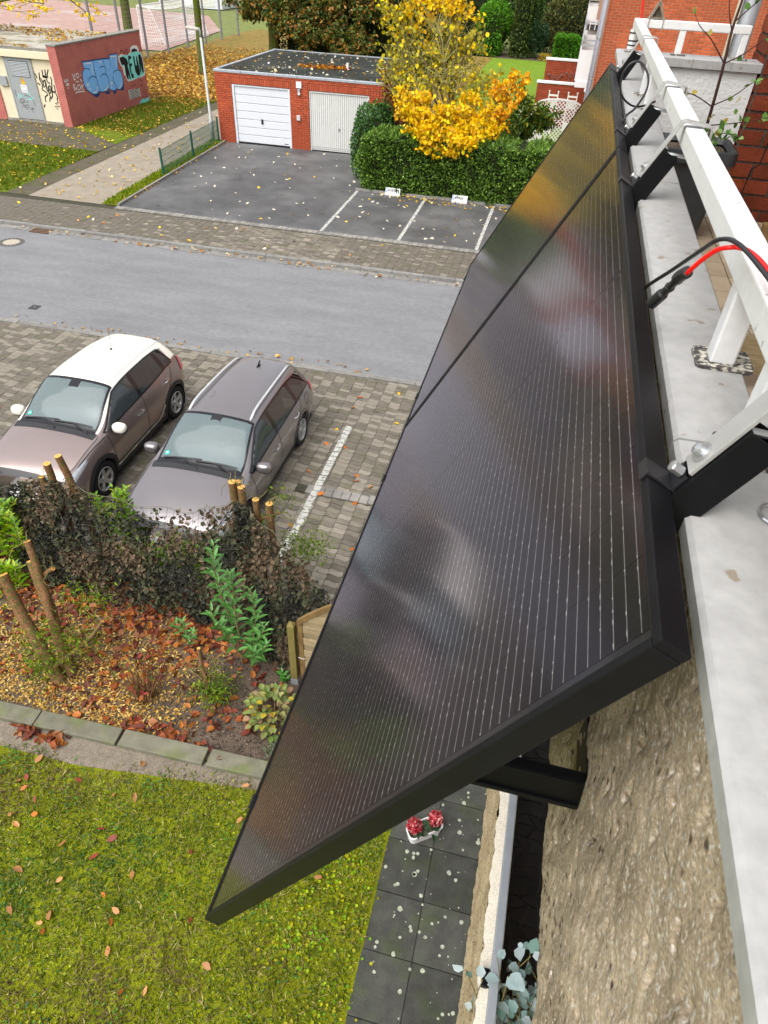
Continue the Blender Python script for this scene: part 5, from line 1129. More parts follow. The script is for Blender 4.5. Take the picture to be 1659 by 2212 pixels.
rosette(40, (-1.35, -.52, .4, 3.0), .032, [(.16, .30, .03), (.28, .36, .04), (.36, .34, .05)], 'clover_leaves', 18, .07)
rosette(22, (-5.4, -3.2, .4, 1.5), .028, [(.05, .12, .035), (.07, .15, .04)], 'clover_patches', 40, .14)

# single fallen leaves: three shared shapes
def leaf_shape(kind, m, k):
    b = MB(); n = 12; top = []; 
    rr = random.Random(k)
    for i in range(n):
        a = 2 * math.pi * i / n; r = .5 * (1 + (.25 if kind == 'maple' and i % 2 else 0) * rr.uniform(-1.2, .6)); x, y = r * math.cos(a), r * .6 * math.sin(a)
        if abs(a - math.pi) < .1: x -= .12
        top.append((x, y, .10 * abs(y) * 2 + .06 * math.sin(x * 4 + k)))
    c = len(b.v); b.v = [(0, 0, .0)] + top
    for i in range(n): b.f.append([0, 1 + i, 1 + (i + 1) % n]); b.m.append(0); b.c.append(None)
    b.v += [(-.5, 0, .02), (-.8, .05, .03), (-.8, .07, .03)]; q = len(b.v); b.f.append([q - 3, q - 2, q - 1]); b.m.append(0); b.c.append(None)
    return b.mesh('fallen_leaf', m, smooth=True)
lf = {}
for nm, c in (('rust', (.34, .12, .04)), ('tan', (.42, .22, .11)), ('red', (.20, .045, .03)), ('orange', (.60, .21, .02)), ('pale', (.66, .60, .48)), ('yellow', (.72, .50, .06))):
    m = mat('leaf_' + nm, c, .6, .25, 60, obj_var=.25, transl=.15); lf[nm] = [leaf_shape('beech', m, k) for k in range(2)] + [leaf_shape('maple', m, 5)]
def fallen(x, y, z, size, kinds, label, group):
    o = inst(random.choice(lf[random.choice(kinds)]), 'fallen_leaf', (x, y, z + .006), None, (random.uniform(-.55, .55), random.uniform(-.55, .55), random.uniform(0, 6.3)), (size, size * random.uniform(.8, 1.1), size)); tag(o, label, 'leaf', group)
LAWN = [(-3.95, 1.64), (-3.59, 1.61), (-3.54, 1.69), (-3.52, 1.55), (-3.13, 1.99), (-2.93, 1.89), (-2.93, 1.79), (-2.95, 2.24), (-3.43, 2.3), (-3.64, 2.01), (-3.58, 2.96), (-3.34, 2.99), (-4.06, 3.01), (-4.3, 2.54), (-4.42, 2.39), (-4.4, 2.69), (-4.6, 2.77), (-4.71, 2.83), (-4.65, 2.89), (-4.55, 2.47), (-2.82, 1.55), (-1.86, 1.68), (-2.18, 2.0), (-2.53, 1.29), (-2.47, 2.6), (-2.19, 3.44), (-2.1, 3.05), (-3.51, 2.58), (-3.46, 3.38), (-4.65, 3.12), (-1.08, 2.7), (-4.11, 1.99), (-3.82, 2.34), (-3.34, 2.52), (-2.32, 1.35)]
for x, y in LAWN: fallen(x, y, .035, random.uniform(.06, .105), ['rust', 'tan', 'tan', 'red', 'tan'], 'brown beech leaf lying on the mossy garden lawn', 'fallen leaves on the lawn')
for i in range(46):
    x, y = (random.uniform(-3.4, -.8), random.uniform(6.6, 12.6)) if i < 30 else (random.uniform(-6.3, -5.75), random.uniform(7.4, 11.5)) if i < 40 else (random.uniform(-12, -8.6), random.uniform(8, 12.6))
    fallen(x, y, .01, random.uniform(.08, .15), ['orange', 'rust', 'tan', 'yellow'], 'orange leaf lying on the parking bay paving', 'fallen leaves on the parking pavers')
for i in range(150):
    x, y = random.uniform(-14.3, -1.2), random.uniform(22.1, 31.6)
    if x > -7.6 and y > 26.6: y = random.uniform(22.2, 26.6)
    fallen(x, y, .006, random.uniform(.08, .16), ['pale', 'pale', 'pale', 'yellow'], 'pale leaf lying on the dark garage forecourt', 'fallen leaves on the forecourt')
for i in range(26): fallen(random.uniform(-18, -4), random.uniform(19.5, 21.5), .012, random.uniform(.1, .18), ['pale', 'tan', 'yellow'], 'pale leaf lying on the far sidewalk', 'fallen leaves on the sidewalk')
def litter(name, n, area, z, size, cols, p=None, up=2.2, inside=None):
    P = np.column_stack([RNG.uniform(area[0], area[1], n), RNG.uniform(area[2], area[3], n), z + RNG.uniform(0, .03, n)])
    if inside is not None: P = P[inside(P[:, 0], P[:, 1])]
    n = len(P); L = size * RNG.uniform(.6, 1.3, n)
    return leaf_mesh(name, P, rdir(n) * [1, 1, .25], rdir(n, up), L, L * RNG.uniform(.5, .75, n), pick(cols, n, .25, p), leafm)
AUT = [(.50, .32, .09), (.42, .23, .07), (.30, .14, .05), (.58, .42, .13), (.24, .16, .07)]
litter('leaf_litter', 34000, (-31, -15.3, 38.5, 62), -.01, .19, AUT, [.26, .26, .2, .14, .14], inside=lambda x, y: (RNG.random(len(x)) < np.clip((62 - y) / 16, .12, 1)) & ((x < -19.6) | (y > 41)) & ((y > 40) | (x > -22.4)))
litter('grass_leaves', 900, (-22.5, -19.3, 31.5, 41), .02, .13, AUT, [.4, .2, .1, .2, .1])
litter('grass_leaves', 900, (-30, -19.0, 22.2, 32), .02, .12, [(.66, .50, .08), (.62, .42, .1), (.5, .3, .08)])
litter('path_leaves', 260, (-18.8, -15.2, 22, 42), .015, .12, [(.62, .52, .3), (.6, .4, .08)])
litter('verge_leaves', 420, (-15.5, -14.5, 22, 32), .015, .10, AUT, inside=lambda x, y: np.abs(x + 14.72 + (y - 22) * .042) < .28)
litter('roof_leaves', 1700, (-33, -23.2, 32.1, 38.8), 2.985, .15, AUT, [.3, .3, .15, .2, .05], inside=lambda x, y: (np.sin(x * 1.1 + y * 1.7) + .5 * np.sin(x * 2.7) > .25) | (y > 36.6))
litter('roof_leaves', 240, (-15.1, -7.7, 32.2, 39.2), GH + .063, .14, [(.7, .68, .6), (.6, .5, .3), (.4, .22, .06)])
litter('roof_leaves', 420, (-12.6, -9.9, 34.3, 35.4), GH + .063, .14, [(.36, .14, .03), (.5, .24, .04), (.2, .08, .03)], inside=lambda x, y: ((x + 11.2) / 1.3) ** 2 + ((y - 34.9) / .5) ** 2 < 1)
litter('gutter_leaves', 120, (-18, -2, 18.9, 19.2), -.066, .12, [(.4, .3, .2), (.5, .42, .3), (.3, .16, .06)])
litter('gutter_leaves', 90, (-13, -.5, 13.1, 13.5), -.066, .09, [(.4, .26, .12), (.5, .3, .1), (.3, .16, .06)])
litter('hedge_leaves', 240, (-6.4, -1.5, 25.9, 26.72), .012, .12, [(.72, .48, .03), (.66, .36, .03), (.7, .6, .3)], inside=lambda x, y: RNG.random(len(x)) < np.clip((y - 25.7) / 1.1, 0, 1) ** 2)
# grass tufts in the distance
for nm, ar, nn in (('grass_tufts', (-22.5, -19.25, 31.9, 40.4), 7000), ('grass_tufts', (-30, -19.05, 22, 28.1), 15000), ('verge_tufts', (-15.5, -14.62, 22, 32), 3500)):
    P = np.column_stack([RNG.uniform(ar[0], ar[1], nn), RNG.uniform(ar[2], ar[3], nn), np.full(nn, .005)])
    if nm == 'verge_tufts': P[:, 0] = -14.93 - (P[:, 1] - 21.9) * .044 + RNG.uniform(-.3, .3, nn)
    leaf_mesh(nm, P, rdir(nn, 1.6), rdir(nn), RNG.uniform(.06, .13, nn), .035, pick([(.09, .15, .018), (.13, .19, .025), (.15, .15, .03)] if nm != 'verge_tufts' else [(.17, .24, .02), (.22, .27, .03)], nn), leafm)

# planting bed: wood chips, leaf litter, edging stones
def in_bed(x, y): return (y < 5.4 + .5 * np.sin(x * 1.3)) 
n = 15000; x = RNG.uniform(-6.6, -3.0, n); y = RNG.uniform(3.72, 5.7, n); k = RNG.random(n) < np.clip(.15 + (-3.1 - x) * .9, 0, 1) * np.clip((5.9 - y) * .8, .1, 1); P = np.column_stack([x[k], y[k], RNG.uniform(.025, .045, k.sum())]); n = len(P); L = RNG.uniform(.02, .06, n)
leaf_mesh('wood_chips', P, rdir(n) * [1, 1, .2], rdir(n, 2), L, L * .4, pick([(.58, .38, .12), (.68, .50, .22), (.45, .28, .09), (.28, .18, .07)], n, .25), leafm, fold=.05)
BED = [(.27, .085, .035), (.38, .15, .055), (.17, .045, .03), (.27, .12, .065), (.11, .04, .03)]
litter('bed_leaf_litter', 2700, (-7.6, -2.2, 4.4, 6.0), .035, .105, BED, inside=lambda x, y: RNG.random(len(x)) < np.clip((y - 4.3) * .9, .05, 1) * np.where(x > -3.2, .35, 1))
litter('bed_leaf_litter', 420, (-6.6, -2.1, 3.68, 4.5), .03, .11, BED, inside=lambda x, y: np.sin(x * 4 + 1) + np.sin(y * 9 + x * 2) > -.2)
litter('soil_crumbs', 2200, (-3.6, -1.4, 3.68, 5.2), .02, .03, [(.10, .075, .06), (.16, .12, .09), (.05, .04, .03)])
edge_m = mat('edging_concrete', (.15, .145, .115), .9, .2, 4, .4, 50, fine=.2, obj_var=.06, col2=(.13, .14, .08), mix=(.5, .7))
er = thing('bed_edging', 'row of mossy grey edging stones between lawn and planting bed', 'edging', (-4, 3.6, 0))
x = -9.2
for x0 in (-8.18, -7.09, -6.06, -4.97, -3.86, -2.74, -1.63):
    yc = 3.585 + (x0 + 4.97) * .028; b = MB(); b.obox((x0 + .54, yc + .012, .03), (.538, .015, 0), (-.003, .108, 0), (0, 0, .05)); b.build('stone', edge_m, er, bevel=.012)
litter('edge_leaves', 60, (-5.2, -4.5, 3.32, 3.5), .02, .12, BED); litter('edge_leaves', 40, (-3.9, -3.2, 3.72, 3.9), .03, .12, BED)

# cut thuja stumps
cutw = mat('cut_wood', (.56, .31, .13), .8, .3, 70, col2=(.66, .46, .22), mix=(.5, .6)); thuja_bark = mat('thuja_bark', (.17, .10, .06), .95, .35, 18, 1.0, 60, col2=(.10, .10, .045), mix=(.5, .62), fine=.3, fscale=60)
SPRIG = [(.13, .20, .025), (.20, .27, .04), (.08, .14, .025)]
def sprig(P, n, r, cols, par, size=.05, nm='sprigs'):
    P = np.asarray(P, float); Q = P[RNG.integers(0, len(P), n)] + RNG.normal(size=(n, 3)) * r; L = size * RNG.uniform(.6, 1.4, n)
    leaf_mesh(nm, Q, rdir(n, -.1), rdir(n, .8), L, L * .3, pick(cols, n, .22), leafm, par)
def stump(label, stems, group='cut conifer stumps in the bed', sp=None, spn=0):
    t = thing('cut_stump', label, 'tree stump', (stems[0][0][0][0], stems[0][0][0][1], 0), group)
    for pts, r0, r1 in stems:
        b = MB(); P = [Vector(p) for p in pts]; Q = []
        for i in range(len(P) - 1):
            for a in (0, .33, .66): Q.append(P[i].lerp(P[i + 1], a) + Vector(rdir(1)[0]) * .012)
        Q.append(P[-1]); r0 *= 1.05; r1 *= 1.05; b.tube(Q, [r0 + (r1 - r0) * i / (len(Q) - 1) for i in range(len(Q))], 10, cap=False)
        o = b.build('trunk', thuja_bark, t, smooth=True)
        ax = (Q[-1] - Q[-2]).normalized(); a1 = ax.orthogonal().normalized(); a2 = ax.cross(a1); c = MB(); c.face([Q[-1] + (a1 * math.cos(k * .628) + a2 * math.sin(k * .628)) * r1 for k in range(10)]); c.build('cut_face', cutw, o)
        tw = MB()
        for k in range(5):
            s_ = Q[int(RNG.integers(2, len(Q)))]; limb(tw, s_, s_ + Vector(rdir(1, .3)[0]) * RNG.uniform(.12, .35), .007, .003, .2, 4, 4)
        tw.build('side_twigs', twigm, t, kind='stuff')
    if sp: sprig(sp, spn, .11, SPRIG, t)
    return t
stump('twin cut conifer trunks with pale sawn tops and green sprigs in the leafy bed', [([(-4.99, 4.3, 0), (-5.1, 4.45, .7), (-5.37, 4.75, 1.56)], .075, .062), ([(-5.1, 4.45, .9), (-5.25, 4.65, 1.4), (-5.36, 4.78, 1.86)], .05, .04), ([(-5.3, 4.68, 1.35), (-5.1, 4.75, 1.5)], .03, .028)], sp=[(-4.75, 4.6, 1.25), (-4.85, 4.35, .7), (-5.0, 4.2, .5), (-4.7, 4.45, .55), (-4.6, 4.75, 1.1), (-5.1, 4.3, .85)], spn=900)
stump('thick leaning conifer trunk at the left edge of the bed', [([(-5.05, 4.15, 0), (-5.4, 4.35, .6), (-5.72, 4.58, 1.38)], .085, .06), ([(-5.15, 4.2, .2), (-4.7, 4.4, .6), (-4.45, 4.55, .95)], .03, .02)], sp=[(-5.5, 4.3, .5), (-5.3, 4.15, .35), (-5.75, 4.5, 1.25), (-5.15, 4.05, .3)], spn=700)
stump('short thin stump with a tuft of green scale leaves near the hydrangea', [([(-3.09, 4.38, 0), (-3.1, 4.42, .5), (-3.15, 4.5, .92)], .028, .022), ([(-3.12, 4.45, .55), (-2.9, 4.5, .85)], .012, .01), ([(-3.1, 4.4, .4), (-3.4, 4.45, .62)], .012, .01)], sp=[(-3.0, 4.42, .38), (-3.1, 4.38, .25), (-2.98, 4.35, .3), (-2.92, 4.45, .2)], spn=650)
stump('pair of sawn trunks in front of the taupe car behind the netting', [([(-6.22, 6.36, 0), (-6.2, 6.35, .9), (-6.21, 6.35, 1.72)], .06, .05), ([(-6.32, 6.3, .6), (-6.33, 6.3, 1.5)], .045, .04)])
stump('single sawn trunk right of the pair in front of the taupe car', [([(-5.75, 6.36, 0), (-5.85, 6.36, .9), (-5.98, 6.35, 1.9)], .06, .048)])
stump('row of three tall sawn trunks in front of the grey estate car', [([(-3.42, 6.4, 0), (-3.42, 6.4, 1.98)], .055, .05), ([(-3.34, 6.45, 0), (-3.36, 6.45, 1.96)], .04, .04), ([(-3.29, 6.4, 0), (-3.3, 6.4, 1.92)], .055, .05)], sp=[(-3.1, 6.5, 1.2)], spn=120)
stump('sawn trunk with yellowish sprigs beside the white parking line', [([(-3.1, 6.4, 0), (-3.11, 6.4, 1.75)], .048, .045), ([(-3.1, 6.38, 1.4), (-2.8, 6.45, 1.55)], .02, .018)], sp=[(-2.8, 6.6, 1.7), (-2.7, 6.6, 1.0), (-2.55, 6.7, .9)], spn=260)
stump('rightmost sawn trunk of the hedge remains by the parking line', [([(-2.9, 6.4, 0), (-2.92, 6.4, 1.72)], .05, .048)], sp=[(-2.6, 6.55, .85), (-2.45, 6.6, .75), (-2.35, 6.7, .8), (-2.7, 6.5, .6)], spn=700)

# camouflage net
t = thing('camouflage_net', 'dark brown and green camouflage net sagging between the cut stumps', 'net', (-4.5, 6.0, 0))
TOP = [(-7.3, 6.3, 1.05), (-6.53, 6.3, 1.40), (-5.99, 6.3, 1.45), (-5.03, 6.3, 1.30), (-4.04, 6.3, 1.39), (-3.39, 6.32, 1.70), (-3.15, 6.28, 1.62), (-2.5, 5.98, 1.32), (-1.86, 5.62, 1.02)]
BOT = [(-6.9, 5.85, .03), (-6.25, 5.66, .03), (-5.7, 5.58, .03), (-5.0, 5.5, .03), (-3.96, 5.55, .03), (-3.1, 5.5, .03), (-2.75, 5.3, .03), (-2.45, 5.1, .03), (-2.16, 5.02, .03)]
def netpt(s, h):
    k = np.linspace(0, 1, len(TOP)); a = np.array([np.interp(s, k, [p[i] for p in TOP]) for i in range(3)]).T; b = np.array([np.interp(s, k, [p[i] for p in BOT]) for i in range(3)]).T
    q = b + (a - b) * h[:, None]; bul = np.sin(np.pi * h); q[:, 1] += -.10 * bul + .07 * np.sin(s * 31 + h * 5) * bul + .04 * np.sin(s * 67 + 3 * h); q[:, 2] += .05 * np.sin(s * 23 + 2) * (1 - h) * h * 2 - .02
    return q
n = 19500; s = RNG.random(n); h = RNG.random(n) ** .9
gap = np.sin(s * 57 + 4 * np.sin(h * 6.1)) * np.sin(h * 11 + 3 * np.sin(s * 21)) + .5 * np.sin(s * 131 + h * 17)
k = ~((h > .80) & (s > .30) & (s < .62) & (RNG.random(n) < .7)) & ~((gap > .35) & (RNG.random(n) < .72)); s, h = s[k], h[k]; P = netpt(s, h) + RNG.normal(size=(len(s), 3)) * [.015, .03, .015]; n = len(P)
band = np.sin(s * 19 + 2.2 * np.sin(h * 5)) + .6 * np.sin(h * 9 + s * 40) + RNG.normal(size=n) * .5
C = np.where((band > .35)[:, None], np.array([.10, .072, .046]), np.where((band > -.6)[:, None], np.array([.05, .054, .03]), np.array([.03, .03, .024])))
C = C * RNG.uniform(.6, 1.8, (n, 1)); L = RNG.uniform(.03, .09, n)
leaf_mesh('net_scraps', P, rdir(n), rdir(n) * .7 + np.array([0, -.9, .5]), L, L * RNG.uniform(.4, .9, n), C, scrapm, t, fold=.3)
b = MB()
for i in range(72):
    ss = np.full(14, i / 71); b.tube(netpt(ss, np.linspace(0, 1.0, 14)), .0025, 3, cap=False)
for i in range(16): b.tube(netpt(np.linspace(0, 1, 70), np.full(70, i / 15)), .0025, 3, cap=False)
b.build('net_strings', mat('net_cord', (.05, .05, .035), .9, .1), t, kind='stuff')
MB().tube(netpt(np.linspace(0, 1, 70), np.full(70, 1.01)), .0038, 5).build('top_wire', mat('wire_pale', (.16, .15, .11), .7, .1), t)

# leafy shoots
def shoot(label, name, stems, leafL, leafW, cols, n_per, stem_r=.008, m=None, cat='shrub', up=.55, group=None):
    t = thing(name, label, cat, (stems[0][0][0], stems[0][0][1], 0), group); b = MB(); P = []; D = []; L = []
    for a, c in stems:
        a, c = Vector(a), Vector(c); pts = limb(b, a, c, stem_r, stem_r * .5, .06, 5, 7); ln = (c - a).length; k = max(5, int(n_per * ln))
        for i in range(k):
            q = .22 + .78 * (i + .5) / k; th = i * 2.4 + RNG.uniform(-.3, .3); f = q * (len(pts) - 1); j = min(int(f), len(pts) - 2); p = pts[j].lerp(pts[j + 1], f - j)
            P.append(tuple(p)); D.append((math.cos(th), math.sin(th), up * (.6 + q))); L.append(leafL * (1.1 - .5 * max(0, q - .8) / .2) * RNG.uniform(.8, 1.15))
    b.build('stem', twigm, t, smooth=True); n = len(P); L = np.array(L); N_ = np.array([(-d[0] * .4, -d[1] * .4, 1) for d in D])
    leaf_mesh('leaves', P, D, N_, L, L * leafW, pick(cols, n, .14), m or leafgloss, t, fold=.10)
    return t
LAU = [(.10, .23, .065), (.14, .30, .095), (.07, .17, .045)]
shoot('tall cherry laurel with long glossy leaves in front of the net', 'laurel', [((-2.9, 5.03, 0), (-3.06, 5.1, 2.15)), ((-2.88, 5.03, .6), (-2.92, 5.05, 1.75)), ((-2.95, 5.0, .4), (-3.2, 5.0, 1.05)), ((-2.85, 5.0, .2), (-3.15, 4.92, .85))], .17, .28, LAU, 24, .011)
shoot('shorter cherry laurel right of the tall one', 'laurel', [((-2.75, 5.0, 0), (-2.70, 5.1, 1.5)), ((-2.72, 5.0, .3), (-2.50, 5.02, .95)), ((-2.7, 4.98, .1), (-2.45, 4.95, .7)), ((-2.75, 4.95, .1), (-2.62, 4.85, .6))], .16, .28, LAU, 26, .010)
shoot('young laurel seedling among red leaves below the net', 'laurel_seedling', [((-3.75, 5.15, 0), (-3.78, 5.15, .5)), ((-3.7, 5.1, 0), (-3.6, 5.1, .4)), ((-3.85, 5.2, 0), (-3.95, 5.2, .35))], .11, .3, LAU, 26, .006)
shoot('small green seedling at the foot of the wooden post', 'seedling', [((-2.3, 4.92, 0), (-2.28, 4.92, .22)), ((-2.3, 4.92, 0), (-2.22, 4.88, .15))], .10, .4, [(.08, .22, .05)], 40, .005, cat='plant')
LB = [(.16, .30, .03), (.22, .37, .045), (.11, .23, .03), (.30, .36, .05)]
st = [((-6.9 + RNG.uniform(-.5, .5), 6.05 + RNG.uniform(-.25, .25), 0), (-6.95 + RNG.uniform(-.55, .5), 5.95 + RNG.uniform(-.35, .35), RNG.uniform(.5, 1.38))) for i in range(26)]
shoot('bright green laurel bush at the left edge before the taupe car', 'laurel', st, .14, .38, LB, 34, .008)
st = [((-6.6 + RNG.uniform(-.4, .4), 5.5 + RNG.uniform(-.1, .1), 0), (-6.7 + RNG.uniform(-.5, .4), 5.35, RNG.uniform(.2, .7))) for i in range(12)]
shoot('low spreading green laurel shoots at the left edge of the bed', 'laurel', st, .15, .34, LB, 30, .007)
st = [((-5.4 + RNG.uniform(-.55, .55), 6.6, 0), (-5.4 + RNG.uniform(-.6, .6), 6.55, RNG.uniform(.9, 1.42))) for i in range(8)]
shoot('green laurel tips rising behind the net between the two cars', 'laurel', st, .13, .4, LB, 26, .007)
st = [((-4.6 + RNG.uniform(-.9, .9), 6.3, 0), (-4.6 + RNG.uniform(-1, 1), 6.25, RNG.uniform(.4, 1.1))) for i in range(16)]
shoot('green laurel shoots growing behind the sagging middle of the net', 'laurel', st, .12, .4, LB, 24, .007)
# pruned shrub: bundle of bare cut canes
t = thing('pruned_shrub', 'low pruned shrub of bare brown canes with a few red leaves', 'shrub', (-3.86, 4.17, 0))
b = MB(); ends = []
for i in range(60):
    a = RNG.uniform(0, 6.28); r = RNG.uniform(.05, .36); e = Vector((-3.86 + math.cos(a) * r, 4.22 + math.sin(a) * r * .9, RNG.uniform(.22, .5))); limb(b, (-3.86 + math.cos(a) * .06, 4.2 + math.sin(a) * .06, 0), e, .008, .006, .05, 5, 4); ends.append(tuple(e))
b.build('canes', mat('cane_brown', (.17, .10, .06), .9, .2, 15), t, kind='stuff')
E_ = np.array(ends)[RNG.integers(0, 60, 46)]; leaf_mesh('leaves', E_ - [.12, .0, .0], rdir(46), rdir(46, 1), .085, .05, pick([(.22, .05, .04), (.36, .12, .04), (.14, .16, .05)], 46), leafm, t)
# hydrangea
t = thing('hydrangea', 'low hydrangea with olive and pinkish autumn leaves beside the wooden post', 'shrub', (-2.2, 4.3, 0))
n = 190; d = rdir(n, .6); d[:, 2] = np.abs(d[:, 2]); P = np.array([-2.2, 4.35, .1]) + d * [.33, .33, .36] * RNG.uniform(.6, 1, (n, 1)); D = d * [1, 1, .2]; L = RNG.uniform(.06, .105, n)
leaf_mesh('leaves', P, D, d * .4 + np.array([0, 0, 1]), L, L * .75, pick([(.20, .24, .09), (.27, .26, .12), (.30, .19, .13), (.15, .22, .07), (.45, .36, .08)], n, .15, [.32, .24, .16, .2, .08]), leafm, t)
b = MB()
for i in range(14): limb(b, (-2.2, 4.32, 0), P[i], .007, .004, .1, 4, 4)
b.build('stems', twigm, t)
sprig([(-2.05, 3.9, .06), (-2.0, 3.95, .05)], 160, .05, [(.16, .24, .14), (.12, .2, .1)], tag(thing('stonecrop', 'tiny grey-green ground plant at the bed edge', 'plant', (-2.03, 3.92, 0)), 'tiny grey-green ground plant at the bed edge', 'plant'), .035, 'leaves')

# wooden post and fence panel
wood_m = mat('weathered_wood', (.19, .155, .075), .85, .2, 3, .4, 30, stretch=(30, 30, 2), col2=(.16, .15, .06), mix=(.45, .65))
wood_lt = mat('pine_board', (.31, .255, .175), .8, .15, 3, .3, 30, stretch=(3, 30, 30), col2=(.22, .175, .11), mix=(.5, .7), obj_var=.15)
wood_fr = mat('fence_frame_wood', (.165, .11, .06), .8, .2, 3, .3, 30, col2=(.25, .185, .09), mix=(.45, .65))
t = thing('fence_post', 'mossy wooden square post with pyramid cap and metal shoe', 'post', (-2.12, 4.95, 0))
MB().box(-2.165, -2.075, 4.905, 4.995, .1, 1.17).build('post', wood_m, t, bevel=.004)
c = MB(); c.v = [(-2.165, 4.905, 1.171), (-2.075, 4.905, 1.171), (-2.075, 4.995, 1.171), (-2.165, 4.995, 1.171), (-2.12, 4.95, 1.225)]; c.f = [[0, 1, 4], [1, 2, 4], [2, 3, 4], [3, 0, 4], [3, 2, 1, 0]]; c.m = [0] * 5; c.c = [None] * 5; c.build('cap', wood_m, t)
MB().box(-2.17, -2.07, 4.9, 4.902, .0, .14).box(-2.17, -2.168, 4.903, 4.997, 0, .14).box(-2.072, -2.07, 4.903, 4.997, 0, .14).build('metal_shoe', zinc, t)
t = thing('board_fence', 'wooden fence panel with overlapping boards and rising top rail', 'fence', (-1.5, 4.97, 0))
MB().box(-2.05, -1.985, 4.955, 4.99, .1, 1.2).build('stile', wood_fr, t, bevel=.004)
def toprail(x): return 1.17 + (x + 2.05) * 1.12 - (x + 2.05) ** 2 * .42
b = MB(); xs = np.linspace(-2.05, -.7, 12)
for xa, xb in zip(xs, xs[1:]): b.prism([(xa, 4.945, toprail(xa)), (xb, 4.945, toprail(xb)), (xb, 4.945, toprail(xb) + .085), (xa, 4.945, toprail(xa) + .085)], (0, .045, 0))
b.build('top_rail', wood_fr, t)
for i in range(15):
    z0 = .12 + i * .115; xl = -1.985
    while toprail(xl) < z0 + .05 and xl < -.7: xl += .02
    if xl < -.75: MB().box(xl, -.7, 4.962 + (.012 if i % 2 else 0), 4.974 + (.012 if i % 2 else 0), z0, z0 + .125).build('board', wood_lt, t, bevel=.003)
MB().tube([(-2.06, 4.94, .57), (-2.0, 4.94, .555), (-1.97, 4.95, .55)], .004, 6).build('tie_wire', white_plastic, t)

# planter with red hydrangeas on the slabs
t = thing('flower_planter', 'white plastic planter with two red hydrangea heads on the dark slabs', 'planter', (-.1, 3.45, 0))
def rrect(x0, x1, y0, y1, r, z, n=5):
    o = []
    for (cx, cy, a0) in ((x1 - r, y1 - r, 0), (x0 + r, y1 - r, 90), (x0 + r, y0 + r, 180), (x1 - r, y0 + r, 270)):
        for k in range(n): a = R(a0 + 90 * k / (n - 1)); o.append((cx + r * math.cos(a), cy + r * math.sin(a), z))
    return o
def tub(name, rings, m, par):
    b = MB(); k = len(rings[0])
    for r_ in rings: b.v += r_
    for i in range(len(rings) - 1):
        for j in range(k): b.f.append([i * k + j, i * k + (j + 1) % k, (i + 1) * k + (j + 1) % k, (i + 1) * k + j]); b.m.append(0); b.c.append(None)
    b.f.append(list(range(k))[::-1]); b.m.append(0); b.c.append(None)
    return b.build(name, m, par, smooth=False)
rot30 = lambda pts: [(-.1 + (x * math.cos(.62) - y * math.sin(.62)), 3.44 + (x * math.sin(.62) + y * math.cos(.62)), z) for x, y, z in pts]
tub('tub', [rot30(rrect(-.18, .18, -.07, .07, .05, .005)), rot30(rrect(-.20, .20, -.085, .085, .055, .16)), rot30(rrect(-.205, .205, -.09, .09, .06, .165)), rot30(rrect(-.19, .19, -.075, .075, .05, .165)), rot30(rrect(-.185, .185, -.07, .07, .05, .13))], white_plastic, t)
MB().prism(rot30(rrect(-.18, .18, -.066, .066, .05, .12)), (0, 0, .01)).build('soil', soil, t)
for k, (x, y) in enumerate(((-.21, 3.37), (.0, 3.50))):
    n = 420; d = rdir(n, .3); P = np.array([x, y, .285]) + d * .072; leaf_mesh('flower_head', P, rdir(n) + d * .2, d, .026, .022, pick([(.40, .03, .045), (.55, .13, .14), (.28, .015, .03), (.66, .36, .34)], n, .15), leafm, t, fold=.02)
    MB().tube([(x * .9 - .01, y, .12), (x, y, .25)], .006, 6).build('stem', twigm, t)
n = 26; a = RNG.uniform(0, 6.28, n); P = np.column_stack([-.1 + RNG.uniform(-.16, .16, n), 3.44 + RNG.uniform(-.1, .1, n), RNG.uniform(.17, .24, n)]); D = np.column_stack([np.cos(a), np.sin(a), np.full(n, .15)]); leaf_mesh('leaves', P, D, rdir(n, 3), RNG.uniform(.07, .12, n), .06, pick([(.05, .10, .05), (.12, .15, .10), (.03, .07, .03)], n), leafm, t)
